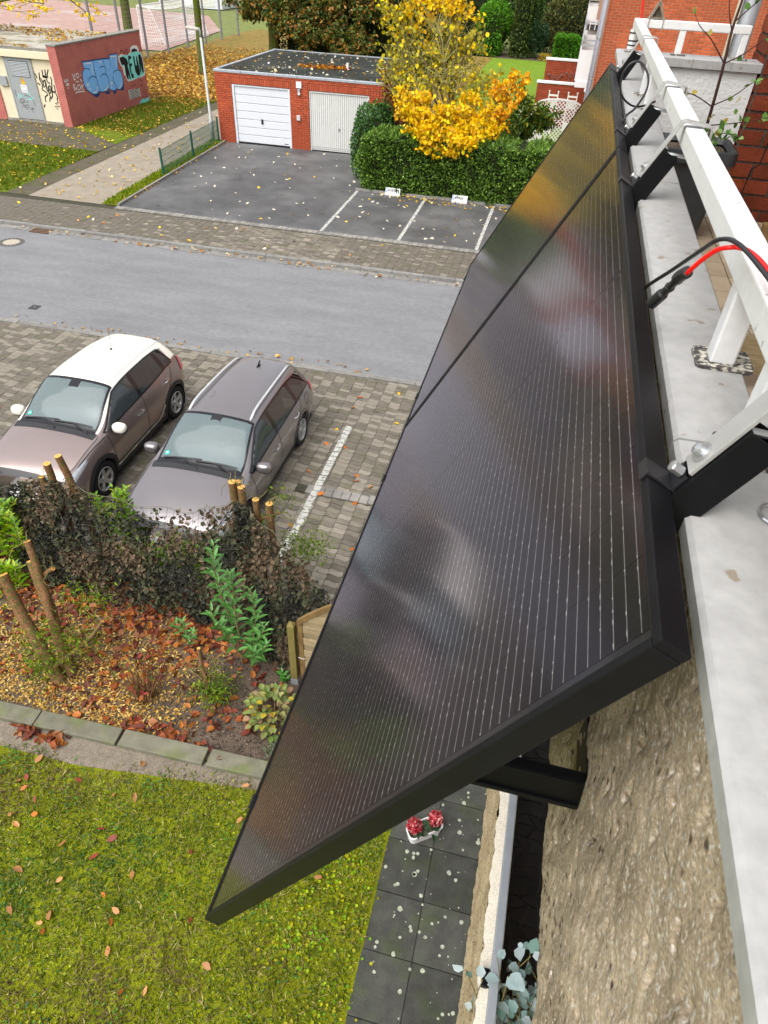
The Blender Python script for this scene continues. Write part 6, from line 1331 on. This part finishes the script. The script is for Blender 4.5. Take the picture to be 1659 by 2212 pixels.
# ------------------------------------------------------------------ own balcony: parapet, coping, railing
def agg_material(name, c1, c2, c3):
    m = mat(name, c1, .9, .25, 5, col2=c2, mix=(.42, .62)); N = m.node_tree.nodes; K = m.node_tree.links; b = N['Principled BSDF']; cur = b.inputs['Base Color'].links[0].from_socket
    g = N.new('ShaderNodeNewGeometry'); vo = N.new('ShaderNodeTexVoronoi'); vo.inputs['Scale'].default_value = 150; vo.inputs['Randomness'].default_value = 1; K.new(g.outputs['Position'], vo.inputs['Vector'])
    nz_ = N.new('ShaderNodeTexNoise'); nz_.inputs['Scale'].default_value = 150; nz_.inputs['Detail'].default_value = 3; K.new(g.outputs['Position'], nz_.inputs['Vector']); nz2 = N.new('ShaderNodeTexNoise'); nz2.inputs['Scale'].default_value = 260; nz2.inputs['Detail'].default_value = 3; K.new(g.outputs['Position'], nz2.inputs['Vector'])
    mr = N.new('ShaderNodeMapRange'); mr.inputs['From Min'].default_value = .54; mr.inputs['From Max'].default_value = .66; K.new(nz_.outputs['Fac'], mr.inputs['Value'])
    mx = N.new('ShaderNodeMix'); mx.data_type = 'RGBA'; K.new(mr.outputs[0], mx.inputs['Factor']); K.new(cur, mx.inputs['A']); mx.inputs['B'].default_value = (*c3, 1)
    mr2 = N.new('ShaderNodeMapRange'); mr2.inputs['To Min'].default_value = .62; mr2.inputs['To Max'].default_value = 1.35; mr2.inputs['From Min'].default_value = .3; mr2.inputs['From Max'].default_value = .7; K.new(nz2.outputs['Fac'], mr2.inputs['Value'])
    v = N.new('ShaderNodeVectorMath'); v.operation = 'SCALE'; K.new(mx.outputs['Result'], v.inputs[0]); K.new(mr2.outputs[0], v.inputs['Scale']); K.new(v.outputs[0], b.inputs['Base Color'])
    v2 = N.new('ShaderNodeTexVoronoi'); v2.inputs['Scale'].default_value = 62; K.new(g.outputs['Position'], v2.inputs['Vector']); s2 = N.new('ShaderNodeSeparateColor'); K.new(v2.outputs['Color'], s2.inputs[0])
    pit = N.new('ShaderNodeMath'); pit.operation = 'GREATER_THAN'; pit.inputs[1].default_value = .80; K.new(s2.outputs[0], pit.inputs[0]); pd_ = N.new('ShaderNodeMapRange'); pd_.inputs['From Min'].default_value = .45; pd_.inputs['From Max'].default_value = .2; K.new(v2.outputs['Distance'], pd_.inputs['Value']); pm_ = N.new('ShaderNodeMath'); pm_.operation = 'MULTIPLY'; K.new(pit.outputs[0], pm_.inputs[0]); K.new(pd_.outputs[0], pm_.inputs[1])
    mz = N.new('ShaderNodeMix'); mz.data_type = 'RGBA'; K.new(pm_.outputs[0], mz.inputs['Factor']); K.new(v.outputs[0], mz.inputs['A']); mz.inputs['B'].default_value = (.09, .065, .045, 1); K.new(mz.outputs['Result'], b.inputs['Base Color'])
    n1 = N.new('ShaderNodeTexNoise'); n1.inputs['Scale'].default_value = 55; n1.inputs['Detail'].default_value = 6; K.new(g.outputs['Position'], n1.inputs['Vector'])
    ad = N.new('ShaderNodeMath'); ad.operation = 'SUBTRACT'; K.new(n1.outputs['Fac'], ad.inputs[0]); K.new(pm_.outputs[0], ad.inputs[1])
    bp = N.new('ShaderNodeBump'); bp.inputs['Strength'].default_value = .5; bp.inputs['Distance'].default_value = .004; K.new(ad.outputs[0], bp.inputs['Height']); K.new(bp.outputs[0], b.inputs['Normal'])
    return m
agg = agg_material('exposed_aggregate', (.42, .35, .272), (.30, .245, .185), (.55, .50, .43))
agg_lt = agg_material('pale_aggregate', (.44, .36, .25), (.33, .26, .17), (.6, .52, .42))
def vnoise(A, B, sa, sb, seed):
    """smooth value noise on a plane, cell sizes sa, sb"""
    g = np.random.default_rng(seed).random((257, 257)); a = A / sa + 97.3; b = B / sb + 61.7
    ia, ib = np.floor(a).astype(int), np.floor(b).astype(int); fa, fb = a - ia, b - ib; fa = fa * fa * (3 - 2 * fa); fb = fb * fb * (3 - 2 * fb)
    G = lambda x, y: g[x % 257, y % 257]
    return (G(ia, ib) * (1 - fa) + G(ia + 1, ib) * fa) * (1 - fb) + (G(ia, ib + 1) * (1 - fa) + G(ia + 1, ib + 1) * fa) * fb - .5
def rough_wall(name, x0, ysteps, z0, z1, nz, amp, m, tilt=0., thick=.08, seed=3):
    """broken-ribbed exposed-aggregate slab: wandering ribs, pebbles and pits as real relief"""
    Y = np.array(ysteps); ny = len(Y) - 1
    zb = z0 + .010 * np.sin(Y * 17 + 1) + .008 * np.sin(Y * 41 + 2) + .006 * np.sin(Y * 83) + .006 * vnoise(Y, Y * 0, .012, 1, seed + 9)
    h = np.linspace(0, 1, nz + 1); Z = zb[:, None] + (z1 - zb[:, None]) * h[None]; YY = np.broadcast_to(Y[:, None], Z.shape)
    u = YY + .55 * Z; wv = vnoise(YY, Z, .12, .2, seed) * .10
    rib = np.abs(np.sin((u + wv) * 36)) - .5
    d = amp * (.7 * rib + 1.5 * vnoise(u, Z, .05, .18, seed + 1) + .6 * vnoise(YY, Z, .022, .03, seed + 2) + .55 * vnoise(YY, Z, .011, .013, seed + 3))
    pit = np.clip(vnoise(YY, Z, .016, .02, seed + 4) - .30, 0, 1) * 8; d = d + amp * 1.2 * pit
    V = np.stack([x0 + tilt * h[None] + d, YY, Z], -1).reshape(-1, 3)
    b = MB(); b.v = [tuple(v) for v in V.tolist()]; k = nz + 1
    for i in range(ny):
        for j in range(nz): a = i * k + j; b.f.append([a, a + 1, a + k + 1, a + k])
    c0 = len(b.v); b.v += [(x0 + thick, Y[0], z0), (x0 + thick, Y[-1], z0), (x0 + thick, Y[-1], z1), (x0 + thick, Y[0], z1)]
    b.f.append([c0, c0 + 1, c0 + 2, c0 + 3]); b.f.append([i * k for i in range(ny + 1)] + [c0 + 1, c0]); b.m = [0] * len(b.f); b.c = [None] * len(b.f)
    return b.build(name, m, smooth=True)
o = rough_wall('parapet', .224, list(np.arange(-.9, -.15, .03)) + list(np.arange(-.15, 1.3, .0042)) + list(np.linspace(1.3, 4.78, 150)), 6.16, 7.0925, 200, .0046, agg, tilt=-.012, thick=.07)
tag(o, 'rough exposed-aggregate parapet wall under the white coping', 'wall')
struct('balcony_slab', MB().box(.30, 3.2, -2, 4.8, 6.16, 6.30), render_white)
struct('parapet_inner_face', MB().box(.293, .30, -2, 4.66, 6.3, 7.07), render_white)
t = thing('parapet_coping', 'white sheet-metal coping along the balcony parapet', 'coping', (.25, 2, 7.05))
ysec = [-1.2, .746, .977, 1.95, 3.1, 4.2, 4.82]
for k, (a, c) in enumerate(zip(ysec, ysec[1:])):
    dz = .0015 * (k % 2)
    b = MB(); prof = [(.196, 7.076), (.196, 7.095 + dz), (.201, 7.1 + dz), (.301, 7.1 + dz), (.305, 7.096 + dz), (.305, 7.05), (.302, 7.05), (.302, 7.093), (.2, 7.093), (.199, 7.076)]
    b.prism([(x, a + .001, z) for x, z in prof], (0, c - a - .002, 0)); b.build('coping_sheet', coping_m, t)
for k, (a, c) in enumerate(((.306, .60), (.60, .80), (.80, .955))):
    b = MB(); prof = [(4.615, 7.058), (4.615, 7.096), (4.62, 7.1), (4.815, 7.1), (4.82, 7.096), (4.82, 7.06), (4.815, 7.06), (4.815, 7.09), (4.622, 7.09), (4.62, 7.058)]
    b.prism([(a + .001, y, z - .001 * k) for y, z in prof], (c - a - .002, 0, 0)); b.build('coping_sheet', coping_m, t)
o = MB().box(.31, .945, 4.64, 4.80, 6.301, 7.088).build('side_wall', render_white); tag(o, 'white rendered side wall at the end of the balcony', 'wall')
t = thing('railing', 'white painted steel railing on the balcony coping', 'railing', (.275, 2, 7.1))
RX0, RX1, RZ0, RZ1 = .255, .295, 7.212, 7.252
MB().box(RX0, RX1, -.6, 4.70, RZ0, RZ1).build('top_rail', rail_white, t, bevel=.004, segs=3)
MB().box(RX0, .86, 4.701, 4.741, RZ0, RZ1 - .001).build('side_rail', rail_white, t, bevel=.004)
def post(x, y, sx=.034, sy=.034):
    p = MB().box(x - sx / 2, x + sx / 2, y - sy / 2, y + sy / 2, 7.104, RZ0).build('post', rail_white, t, bevel=.003)
    b = MB(); ring = rrect(x - .036, x + .042, y - .033, y + .033, .008, 7.1005, 3)
    b.prism(ring, (0, 0, .0055)); b.build('base_plate', chipped, p)
for y in (.735, .972, 2.965, 3.27, 4.70): post(.275 if y != 4.70 else .272, y)
for x in (.52, .84): post(x, 4.721)
b = MB()
for z in (7.13, 7.15, 7.185): b.lathe([(.0245, 0), (.028, 0), (.028, .006), (.0245, .006)], (.272, 4.70, z), n=16)
b.build('cable_ties', plastic_black, t)
MB().lathe([(.0245, 0), (.0255, 0), (.0255, .088), (.0245, .088)], (.272, 4.70, 7.115), n=16).build('pipe_sleeve', white_plastic, t)
MB().tube([(.283 + .012 * math.cos(a), .62 + .016 * math.sin(a), 7.104) for a in np.linspace(0, 5.2, 12)], .002, 6).build('wire_ring', steel, t)
o = MB().tube([(.290, 4.70, 7.253), (.280, 4.70, 7.30), (.268, 4.70, 7.45)], .0042, 8).build('red_rod', plastic_red); tag(o, 'thin red rod standing on the railing corner', 'rod')
t2 = thing('wooden_holder', 'small grey tent-shaped wooden holder tied on the side rail', 'holder', (.366, 4.72, 7.25))
wg = mat('grey_wood', (.23, .21, .17), .85, .2, 20)
MB().box(.322, .412, 4.70, 4.745, 7.2535, 7.259).build('base_board', wg, t2)
for s_, a in ((-1, .327), (1, .405)): b = MB(); b.prism([(a, 4.704, 7.2595), (a - s_ * .012, 4.704, 7.2595), (.366 - s_ * .004, 4.704, 7.326 + (.006 if s_ > 0 else 0)), (.366 + s_ * .008, 4.704, 7.326 + (.006 if s_ > 0 else 0))], (0, .036, 0)); b.build('side_board', wg, t2)
MB().prism([(.338, 4.7405, 7.26), (.394, 4.7405, 7.26), (.366, 4.7405, 7.315)], (0, .002, 0)).build('back_board', wg, t2)
for x in (.33, .404):
    b = MB(); b.tube([(x, 4.697, 7.206), (x, 4.697, 7.2625), (x, 4.746, 7.2625), (x, 4.746, 7.206), (x, 4.697, 7.206)], .003, 6); b.build('tie', mat('tie_cord', (.4, .37, .33), .8, .1), t2)

# ------------------------------------------------------------------ solar panels
T0 = Vector((.147, 0, 7.136)); sv = Vector((-.470, 0, -.8826)); nv_ = Vector((-.8826, 0, .470)); yv = Vector((0, 1, 0))
def PN(s, y, d): return T0 + sv * s + yv * y + nv_ * d       # d: out of the panel front
WID = 1.138
def bar(b, s0, s1, y0, y1, d0, d1): b.obox(PN((s0 + s1) / 2, (y0 + y1) / 2, (d0 + d1) / 2), sv * (s1 - s0) / 2, yv * (y1 - y0) / 2, nv_ * (d1 - d0) / 2); return b
def solar_panel(y0, y1, label):
    t = thing('solar_panel', label, 'solar panel', PN(WID, (y0 + y1) / 2, -.03), 'solar panels hung on the balcony')
    fr = bar(MB(), 0, .011, y0, y1, -.032, 0).build('frame', frame_black, t, bevel=.0015)
    bar(MB(), WID - .011, WID, y0, y1, -.032, 0).build('frame', frame_black, t, bevel=.0015)
    for a in (y0, y1 - .011): bar(MB(), .0112, WID - .0112, a, a + .011, -.032, -.0002).build('frame', frame_black, t, bevel=.0015)
    bar(MB(), .0112, WID - .0112, y0 + .0112, y1 - .0112, -.0075, -.0065).build('backsheet', back_m, t)
    cols, rows = 6, 18; m0 = .017; cw = (WID - 2 * m0) / cols; ln = y1 - y0 - .05; mid = .012; ch = (ln - mid) / rows
    cm = MB(); cm.obox((0, 0, 0), sv * (cw / 2 - .0004), yv * (ch / 2 - .0004), nv_ * .0002); me = cm.mesh('cell', cell_m)
    wb = MB(); db = MB()
    for i in range(cols):
        for j in range(rows):
            yc = y0 + .025 + (j + .5) * ch + (mid if j >= rows // 2 else 0)
            inst(me, 'cell', PN(m0 + (i + .5) * cw, yc, -.006), t)
        for k in range(11):
            s = m0 + i * cw + (k + .5) * cw / 11; 
            for (a, c) in ((y0 + .026, y0 + .025 + rows / 2 * ch - .002), (y0 + .027 + rows / 2 * ch + mid, y1 - .026)):
                bar(wb, s - .00026, s + .00026, a, c, -.0056, -.0054)
                y = a + RNG.uniform(0, .02)
                while y < c - .01:
                    l = RNG.uniform(.002, .007); 
                    if RNG.random() < .5: db.face([PN(s - .0006, y, -.0051), PN(s + .0006, y, -.0051), PN(s + .0006, y + l, -.0051), PN(s - .0006, y + l, -.0051)])
                    y += RNG.uniform(.012, .03)
    wb.build('busbar_wires', wire_m, t, kind='stuff'); db.build('solder_spots', wire_hi, t, kind='stuff')
    g = MB(); g.face([PN(.0112, y0 + .0112, -.0025), PN(.0112, y1 - .0112, -.0025), PN(WID - .0112, y1 - .0112, -.0025), PN(WID - .0112, y0 + .0112, -.0025)]); g.build('glass', pv_glass, t)
    return t
wire_hi = mat('solder_spot', (.42, .41, .40), .45, .2, 90, metal=.2)
solar_panel(.385, 2.119, 'near black solar panel with fine silver lines hung outside the parapet')
solar_panel(2.131, 3.865, 'far black solar panel beyond the near one, mirroring yellow leaves')
# fixing hooks with their profile, clamps and strut
for k, y in enumerate((.619, 1.791, 2.353, 3.65)):
    lab = ('nearest mounting hook with black profile and bright bolts over the white rail', 'second mounting hook from the camera, near side of the panel joint', 'third mounting hook just beyond the joint of the panels', 'farthest mounting hook near the end of the railing')[k]
    t = thing('mounting_bracket', lab, 'bracket', (.26, y, 7.1), 'brackets fixing the solar panels')
    # hollow black profile behind the panel
    w_, s0, s1 = .020, -.098, 1.19; d0, d1 = -.033, -.073
    pr = bar(MB(), s0, s1, y - w_, y - w_ + .003, d1, d0); bar(pr, s0, s1, y + w_ - .003, y + w_, d1, d0); bar(pr, s0, s1, y - w_ + .0031, y + w_ - .0031, d1, d1 + .003); bar(pr, s0, s1, y - w_ + .0031, y - .006, d0 - .003, d0); bar(pr, s0, s1, y + .006, y + w_ - .0031, d0 - .003, d0)
    prf = pr.build('profile_rail', black_alu, t, bevel=.0008)
    iw = bar(MB(), s0 + .012, s1, y - .010, y + .010, d1 + .0032, d1 + .012); iw.build('profile_core', black_alu, prf)
    # aluminium strap, bent over the rail
    p0 = PN(-.028, y, -.0295); p1 = Vector((.2475, y, 7.2575)); pts = [p0, p1 + Vector((-.001, 0, .003)), Vector((.2540, y, 7.2630)), Vector((.3050, y, 7.2560)), Vector((.3090, y, 7.2530)), Vector((.3130, y, 7.206))]
    b = MB(); hw_ = .0155; th = .0045
    for i in range(len(pts) - 1):
        a, c = pts[i], pts[i + 1]; dd = (c - a).normalized(); nn = Vector((-dd.z, 0, dd.x)); 
        b.obox((a + c) / 2, (c - a) / 2 + dd * .0006, yv * hw_, nn * th / 2)
    b.build('hook_strap', hook_alu, t, bevel=.0006)
    q = MB(); q.tube([(.2235, y + .004, 7.196), (.3285, y + .006, 7.186)], .0042, 8); q.build('clamp_screw', steel, t)
    q = MB(); q.box(.3165, .3225, y - .008, y + .02, 7.165, 7.205); q.build('clamp_nut', steel, t, bevel=.002)
    q = MB(); q.lathe([(0, .014), (.0055, .0135), (.0062, .012), (.0062, 0)], n=8); Rm = Matrix((yv, sv, nv_)).transposed()
    q1 = MB(); q1.v = [tuple(PN(-.020, y - .004, -.0268) + Rm @ Vector(v)) for v in q.v]; q1.f, q1.m, q1.c = q.f, q.m, q.c; q1.build('bolt', steel, t)
    q2 = MB(); q2.lathe([(0, .011), (.006, .009), (.0062, .002), (.011, .002), (.011, 0), (0, 0)], n=14); q1 = MB(); q1.v = [tuple(PN(-.048, y + .0, -.0268) + Rm @ Vector(v)) for v in q2.v]; q1.f, q1.m, q1.c = q2.f, q2.m, q2.c; q1.build('washer_bolt', steel, t)
    # end clamps gripping the panel frame, top and bottom
    for (s, sg) in ((0, 1), (WID, -1)):
        c = bar(MB(), *sorted((s - sg * .0035, s + sg * .009)), y - .014, y + .014, .0004, .003); bar(c, *sorted((s - sg * .0035, s - sg * .0006)), y - .014, y + .014, -.036, .0003); bar(c, *sorted((s - sg * .022, s - sg * .0036)), y - .014, y + .014, -.0325, -.029); c.build('end_clamp', plastic_black, t, bevel=.0005)
    # strut to the wall
    e = PN(.70, y, -.073); q = MB(); q.box(e.x + .012, .236, y - .02, y - .017, 6.47, 6.54).box(e.x + .012, .236, y + .0, y + .003, 6.47, 6.54).box(e.x + .012, .236, y - .0169, y - .0001, 6.537, 6.54).box(e.x + .012, .236, y - .026, y - .0201, 6.47, 6.48); q.build('strut', black_alu, t, bevel=.001)
    q = MB(); q.box(.219, .224, y - .022, y + .11, 6.47, 6.55); q.box(.205, .231, y + .0031, y + .008, 6.48, 6.53); q.build('strut_foot', black_alu, t, bevel=.001)
    q = MB(); q.lathe([(0, -.006), (.006, -.005), (.007, 0)], (.224, y + .03, 6.50), 'X', 8); q.build('foot_screw', steel, t)
# cables
def smooth_path(P, n=8):
    P = [Vector(p) for p in P]; o = []
    for i in range(len(P) - 1):
        p0, p1, p2, p3 = P[max(i - 1, 0)], P[i], P[i + 1], P[min(i + 2, len(P) - 1)]
        for k in range(n):
            a = k / n; o.append(.5 * ((2 * p1) + (p2 - p0) * a + (2 * p0 - 5 * p1 + 4 * p2 - p3) * a * a + (3 * p1 - p0 - 3 * p2 + p3) * a ** 3))
    return o + [P[-1]]
loop = [(.176, 2.55, 7.10), (.176, 2.55, 7.137), (.204, 2.6, 7.156), (.228, 2.65, 7.197), (.228, 2.7, 7.23), (.208, 2.75, 7.255), (.187, 2.78, 7.26), (.165, 2.78, 7.248), (.152, 2.78, 7.218), (.155, 2.78, 7.181), (.174, 2.78, 7.152), (.21, 2.8, 7.131), (.248, 2.85, 7.126), (.293, 2.95, 7.128)]
o = MB().tube(smooth_path(loop), .0034, 8).build('looped_cable', plastic_black, smooth=True); tag(o, 'black cable curled in a loop above the coping', 'cable')
bc = [(.178, 1.19, 7.10), (.181, 1.18, 7.119), (.197, 1.1, 7.177), (.208, 1.0, 7.242), (.211, .96, 7.266), (.217, .95, 7.273), (.223, .93, 7.279), (.231, .9, 7.281), (.24, .85, 7.280), (.247, .79, 7.279), (.26, .70, 7.27)]
o = MB().tube(smooth_path(bc), .0030, 8).build('black_cable', plastic_black, smooth=True); tag(o, 'black cable lying over the white rail beside the red one', 'cable')
rc_ = [(.192, .972, 7.215), (.195, .96, 7.228), (.202, .95, 7.245), (.213, .94, 7.262), (.224, .93, 7.270), (.235, .93, 7.271), (.246, .92, 7.271), (.252, .88, 7.273), (.256, .835, 7.272), (.27, .74, 7.262)]
t = thing('red_cable', 'bright red cable with black connector lying over the white rail', 'cable', (.23, .93, 7.26))
MB().tube(smooth_path(rc_), .0031, 8).build('cord', plastic_red, t, smooth=True)
cp = [(.172, 1.04, 7.144), (.179, 1.03, 7.161), (.185, 1.02, 7.177), (.187, 1.01, 7.187), (.19, .99, 7.207), (.193, .967, 7.222)]
cs = smooth_path(cp, 6); k = len(cs)
rad = [(.0085 if i < 9 else .0062 if i < 14 else .0074 if i < 16 else .0055 if i < 22 else .0085 if i < k - 1 else .0065) for i in range(k)]
MB().tube(cs, rad, 12).build('connector', plastic_black, t)
# ------------------------------------------------------------------ far end of the balcony: pier, downpipe, plant, tiles
t = thing('brick_pier', 'dark red brick pier at the right end of the balcony', 'wall', (1.3, 4.62, 6.3))
pw = MB().box(.958, 2.2, 4.62, 4.95, 6.3, 8.6).build('wall', mortar_gr, t)
brickwork(pw, (.958, 4.62, 6.3), (1, 0, 0), (0, -1, 0), 1.24, 2.3, brick_dk, .083, .25, .014, .008, hjit=.002)
brickwork(pw, (.958, 4.622, 6.3), (0, 1, 0), (-1, 0, 0), .325, 2.3, brick_dk, .083, .25, .014, .008)
MB().ribbon([(1.02, 4.608, 6.34), (1.035, 4.608, 6.45), (1.07, 4.608, 6.47), (1.075, 4.608, 6.60), (1.11, 4.608, 6.63), (1.115, 4.608, 6.78), (1.15, 4.608, 6.82)], .006, (0, 1, 0)).build('crack', dark_hole, pw)
t = thing('downpipe', 'thick grey downpipe beside the brick pier', 'pipe', (.87, 4.98, 5))
MB().tube([(.868, 4.985, 4), (.868, 4.985, 9)], .048, 18).build('pipe', mat('pipe_grey', (.36, .38, .40), .4, .1, 4, col2=(.45, .44, .41), mix=(.55, .75)), t, smooth=True)
MB().box(.795, .812, 4.93, 4.98, 4, 9).build('corner_strip', cream, t)
floor_r = struct('balcony_floor', MB().box(.30, 2.6, -2, 4.62, 6.301, 6.318), mat('tile_joint', (.12, .10, .08), .9, .1))
tile_m = mat('beige_tile', (.38, .32, .245), .6, .12, 4, .15, 30, obj_var=.1, fine=.06, fscale=60, col2=(.30, .24, .17), mix=(.5, .75))
tm_ = MB().box(-.147, .147, -.097, .097, 0, .008).mesh('tile', tile_m)
for i in range(6):
    for j in range(26): inst(tm_, 'tile', (.46 + i * .30, 4.50 - j * .2, 6.319), floor_r)
t = thing('planter_pot', 'dark grey square planter pot in the corner of the balcony', 'planter', (.72, 4.3, 6.33))
tub('pot', [rrect(.54, .80, 4.10, 4.36, .03, 6.328), rrect(.50, .84, 4.06, 4.40, .04, 6.715), rrect(.475, .87, 4.035, 4.425, .045, 6.717), rrect(.475, .87, 4.035, 4.425, .045, 6.775), rrect(.49, .855, 4.05, 4.41, .04, 6.78), rrect(.505, .84, 4.065, 4.395, .035, 6.75)], dark_pot, t)
MB().prism(rrect(.505, .84, 4.065, 4.395, .035, 6.73), (0, 0, .01)).build('soil', soil, t)
t = thing('sapling', 'thin young tree with few round green leaves growing in the planter pot', 'tree', (.71, 4.26, 6.74))
b = MB(); stem = smooth_path([(.71, 4.26, 6.735), (.70, 4.22, 6.95), (.69, 4.2, 7.13), (.68, 4.2, 7.26), (.685, 4.2, 7.38), (.69, 4.2, 7.6), (.70, 4.2, 7.8)], 4); b.tube(stem, [.0085 - .005 * i / len(stem) for i in range(len(stem))], 8)
tips = []
for pts in ([(.69, 4.2, 7.13), (.60, 4.18, 7.22), (.53, 4.17, 7.27), (.49, 4.2, 7.32)], [(.69, 4.2, 7.13), (.76, 4.2, 7.17), (.84, 4.2, 7.24), (.93, 4.2, 7.31)], [(.68, 4.2, 7.26), (.64, 4.2, 7.34), (.61, 4.2, 7.45)], [(.69, 4.2, 6.95), (.60, 4.2, 6.99), (.53, 4.2, 7.0), (.47, 4.2, 7.02)], [(.70, 4.22, 6.86), (.80, 4.2, 6.88), (.90, 4.2, 6.90), (.99, 4.2, 6.93)], [(.70, 4.22, 6.95), (.78, 4.2, 7.0), (.86, 4.2, 7.07), (.97, 4.2, 7.12)], [(.70, 4.24, 6.85), (.62, 4.2, 6.88), (.54, 4.2, 6.90)], [(.685, 4.2, 7.30), (.74, 4.2, 7.36), (.82, 4.2, 7.44)], [(.7, 4.24, 6.80), (.78, 4.18, 6.84), (.86, 4.15, 6.83)]):
    q = smooth_path(pts, 4); b.tube(q, [.0035 - .0022 * i / len(q) for i in range(len(q))], 6); tips.append(q)
b.build('stem', mat('sapling_bark', (.055, .03, .025), .7, .2, 20), t, smooth=True)
P = []; 
for i, q in enumerate(tips):
    for k in range((2, 4, 0, 4, 14, 10, 8, 2, 16)[i]): P.append(tuple(q[int(RNG.integers(3, len(q)))]))
for k in range(44): P.append((.72 + RNG.normal() * .06, 4.18 + RNG.normal() * .04, 6.83 + RNG.normal() * .045))
n = len(P); leaf_mesh('leaves', P, rdir(n), rdir(n, .5), RNG.uniform(.022, .042, n), .026, pick([(.16, .30, .09), (.24, .36, .14), (.40, .32, .10), (.10, .20, .06)], n, .15, [.45, .3, .1, .15]), leafm, t, kind='stuff', fold=.1)
t = thing('wooden_crate', 'edge of a light brown wooden crate on the balcony tiles', 'crate', (.85, 2.41, 6.33))
for z in (6.40, 6.57, 6.74): MB().box(.66, 1.05, 2.42, 2.44, z, z + .14).build('slat', wood_lt, t, bevel=.003)
for x in (.653, 1.02): MB().box(x, x + .04, 2.39, 2.419, 6.33, 6.91).build('corner_post', wood_fr, t, bevel=.003)
# ------------------------------------------------------------------ balcony below
o = rough_wall('lower_parapet', .287, np.linspace(-.8, 3.6, 420), 3.42, 4.34, 50, .007, agg_lt, thick=.04, seed=21); tag(o, 'pale rough parapet of the balcony one floor below', 'wall')
t = thing('lower_coping', 'cream plaster top of the lower parapet with ragged edge', 'coping', (.3, 1, 4.34))
b = MB(); ys = np.linspace(-.8, 3.6, 260); ed = [.288 + .004 * math.sin(y * 31) + .003 * math.sin(y * 77 + 1) + RNG.normal() * .0012 for y in ys]
for i in range(len(ys) - 1): b.face([(ed[i], ys[i], 4.345), (.372, ys[i], 4.345), (.372, ys[i + 1], 4.345), (ed[i + 1], ys[i + 1], 4.345)]); b.face([(ed[i], ys[i], 4.335), (ed[i], ys[i], 4.345), (ed[i + 1], ys[i + 1], 4.345), (ed[i + 1], ys[i + 1], 4.335)])
b.build('plaster_top', mat('cream_plaster', (.74, .69, .60), .9, .06, 5, fine=.25, fscale=160), t); MB().box(.33, .372, -.8, 3.6, 3.45, 4.334).build('inner_face', render_white, t)
t = thing('lower_rail', 'grey galvanised flat rail on the lower parapet', 'railing', (.34, 1, 4.4))
MB().box(.327, .362, -.8, 3.6, 4.385, 4.42).build('rail', mat('dull_galvanised', (.33, .35, .38), .5, .1, 8, metal=.3), t, bevel=.003)
for y in (-.3, .95, 2.2): MB().box(.325, .35, y - .03, y + .03, 4.346, 4.384).box(.298, .3245, y - .033, y + .033, 4.346, 4.375).build('rail_bracket', black_alu, t, bevel=.003)
floor_r = struct('mosaic_floor', MB().box(.373, 1.6, -.9, 4.6, 3.40, 3.45), mat('mosaic_grout', (.10, .095, .09), .9, .1))
mos = mat('mosaic_stone', (.022, .021, .023), .55, .2, 8, obj_var=.4)
nx, ny, c_ = 7, 46, .078; gp = [[(.40 + i * c_ + random.uniform(-.024, .024) + (.03 if j % 2 else 0), -.35 + j * c_ + random.uniform(-.026, .026)) for j in range(ny + 1)] for i in range(nx + 1)]
for i in range(nx):
    for j in range(ny):
        q = [gp[i][j], gp[i + 1][j], gp[i + 1][j + 1], gp[i][j + 1]]; cx = sum(p[0] for p in q) / 4; cy = sum(p[1] for p in q) / 4
        if random.random() < .22 and i < nx: pass
        MB().prism([(cx + (x - cx) * .91, cy + (y - cy) * .91, 3.451) for x, y in q], (0, 0, .006)).build('stone', mos, floor_r)
t = thing('eucalyptus', 'potted eucalyptus with pale blue-green round leaves on the lower balcony', 'plant', (.5, .85, 3.45))
b = MB(); EU = []; ED = []; EN = []
for i in range(40):
    e = Vector((.46 + RNG.normal() * .08, .92 + RNG.normal() * .10, 4.35 + RNG.normal() * .12)); q = limb(b, (.55, .75, 3.7), e, .004, .002, .1, 5, 6)
    for k in range(9):
        p = q[2 + k % 4]; a = RNG.uniform(0, 6.28); EU.append(tuple(p + Vector(rdir(1)[0]) * .01)); ED.append((math.cos(a), math.sin(a), .25))
b.build('stems', twigm, t)
n = len(EU); L = RNG.uniform(.025, .06, n); leaf_mesh('leaves', EU, ED, rdir(n, 1.6), L, L * .85, pick([(.42, .52, .52), (.32, .44, .42), (.52, .60, .61), (.18, .28, .24)], n, .1), leafm, t, fold=.06)
tub('pot', [rrect(.45, .65, .65, .85, .06, 3.46), rrect(.43, .67, .63, .87, .07, 3.72), rrect(.44, .66, .64, .86, .06, 3.72), rrect(.45, .65, .65, .85, .06, 3.69)], dark_pot, t)
struct('unseen_overhang', MB().box(.75, 3.2, -2.5, 5.3, 8.75, 8.95), render_white)  # unseen slab added overhead to shade the brick pier and floor tiles
# our own house wall behind the balcony
struct('house_wall', MB().box(2.2, 2.6, -3, 4.95, 0, 8.7), brick_dk)
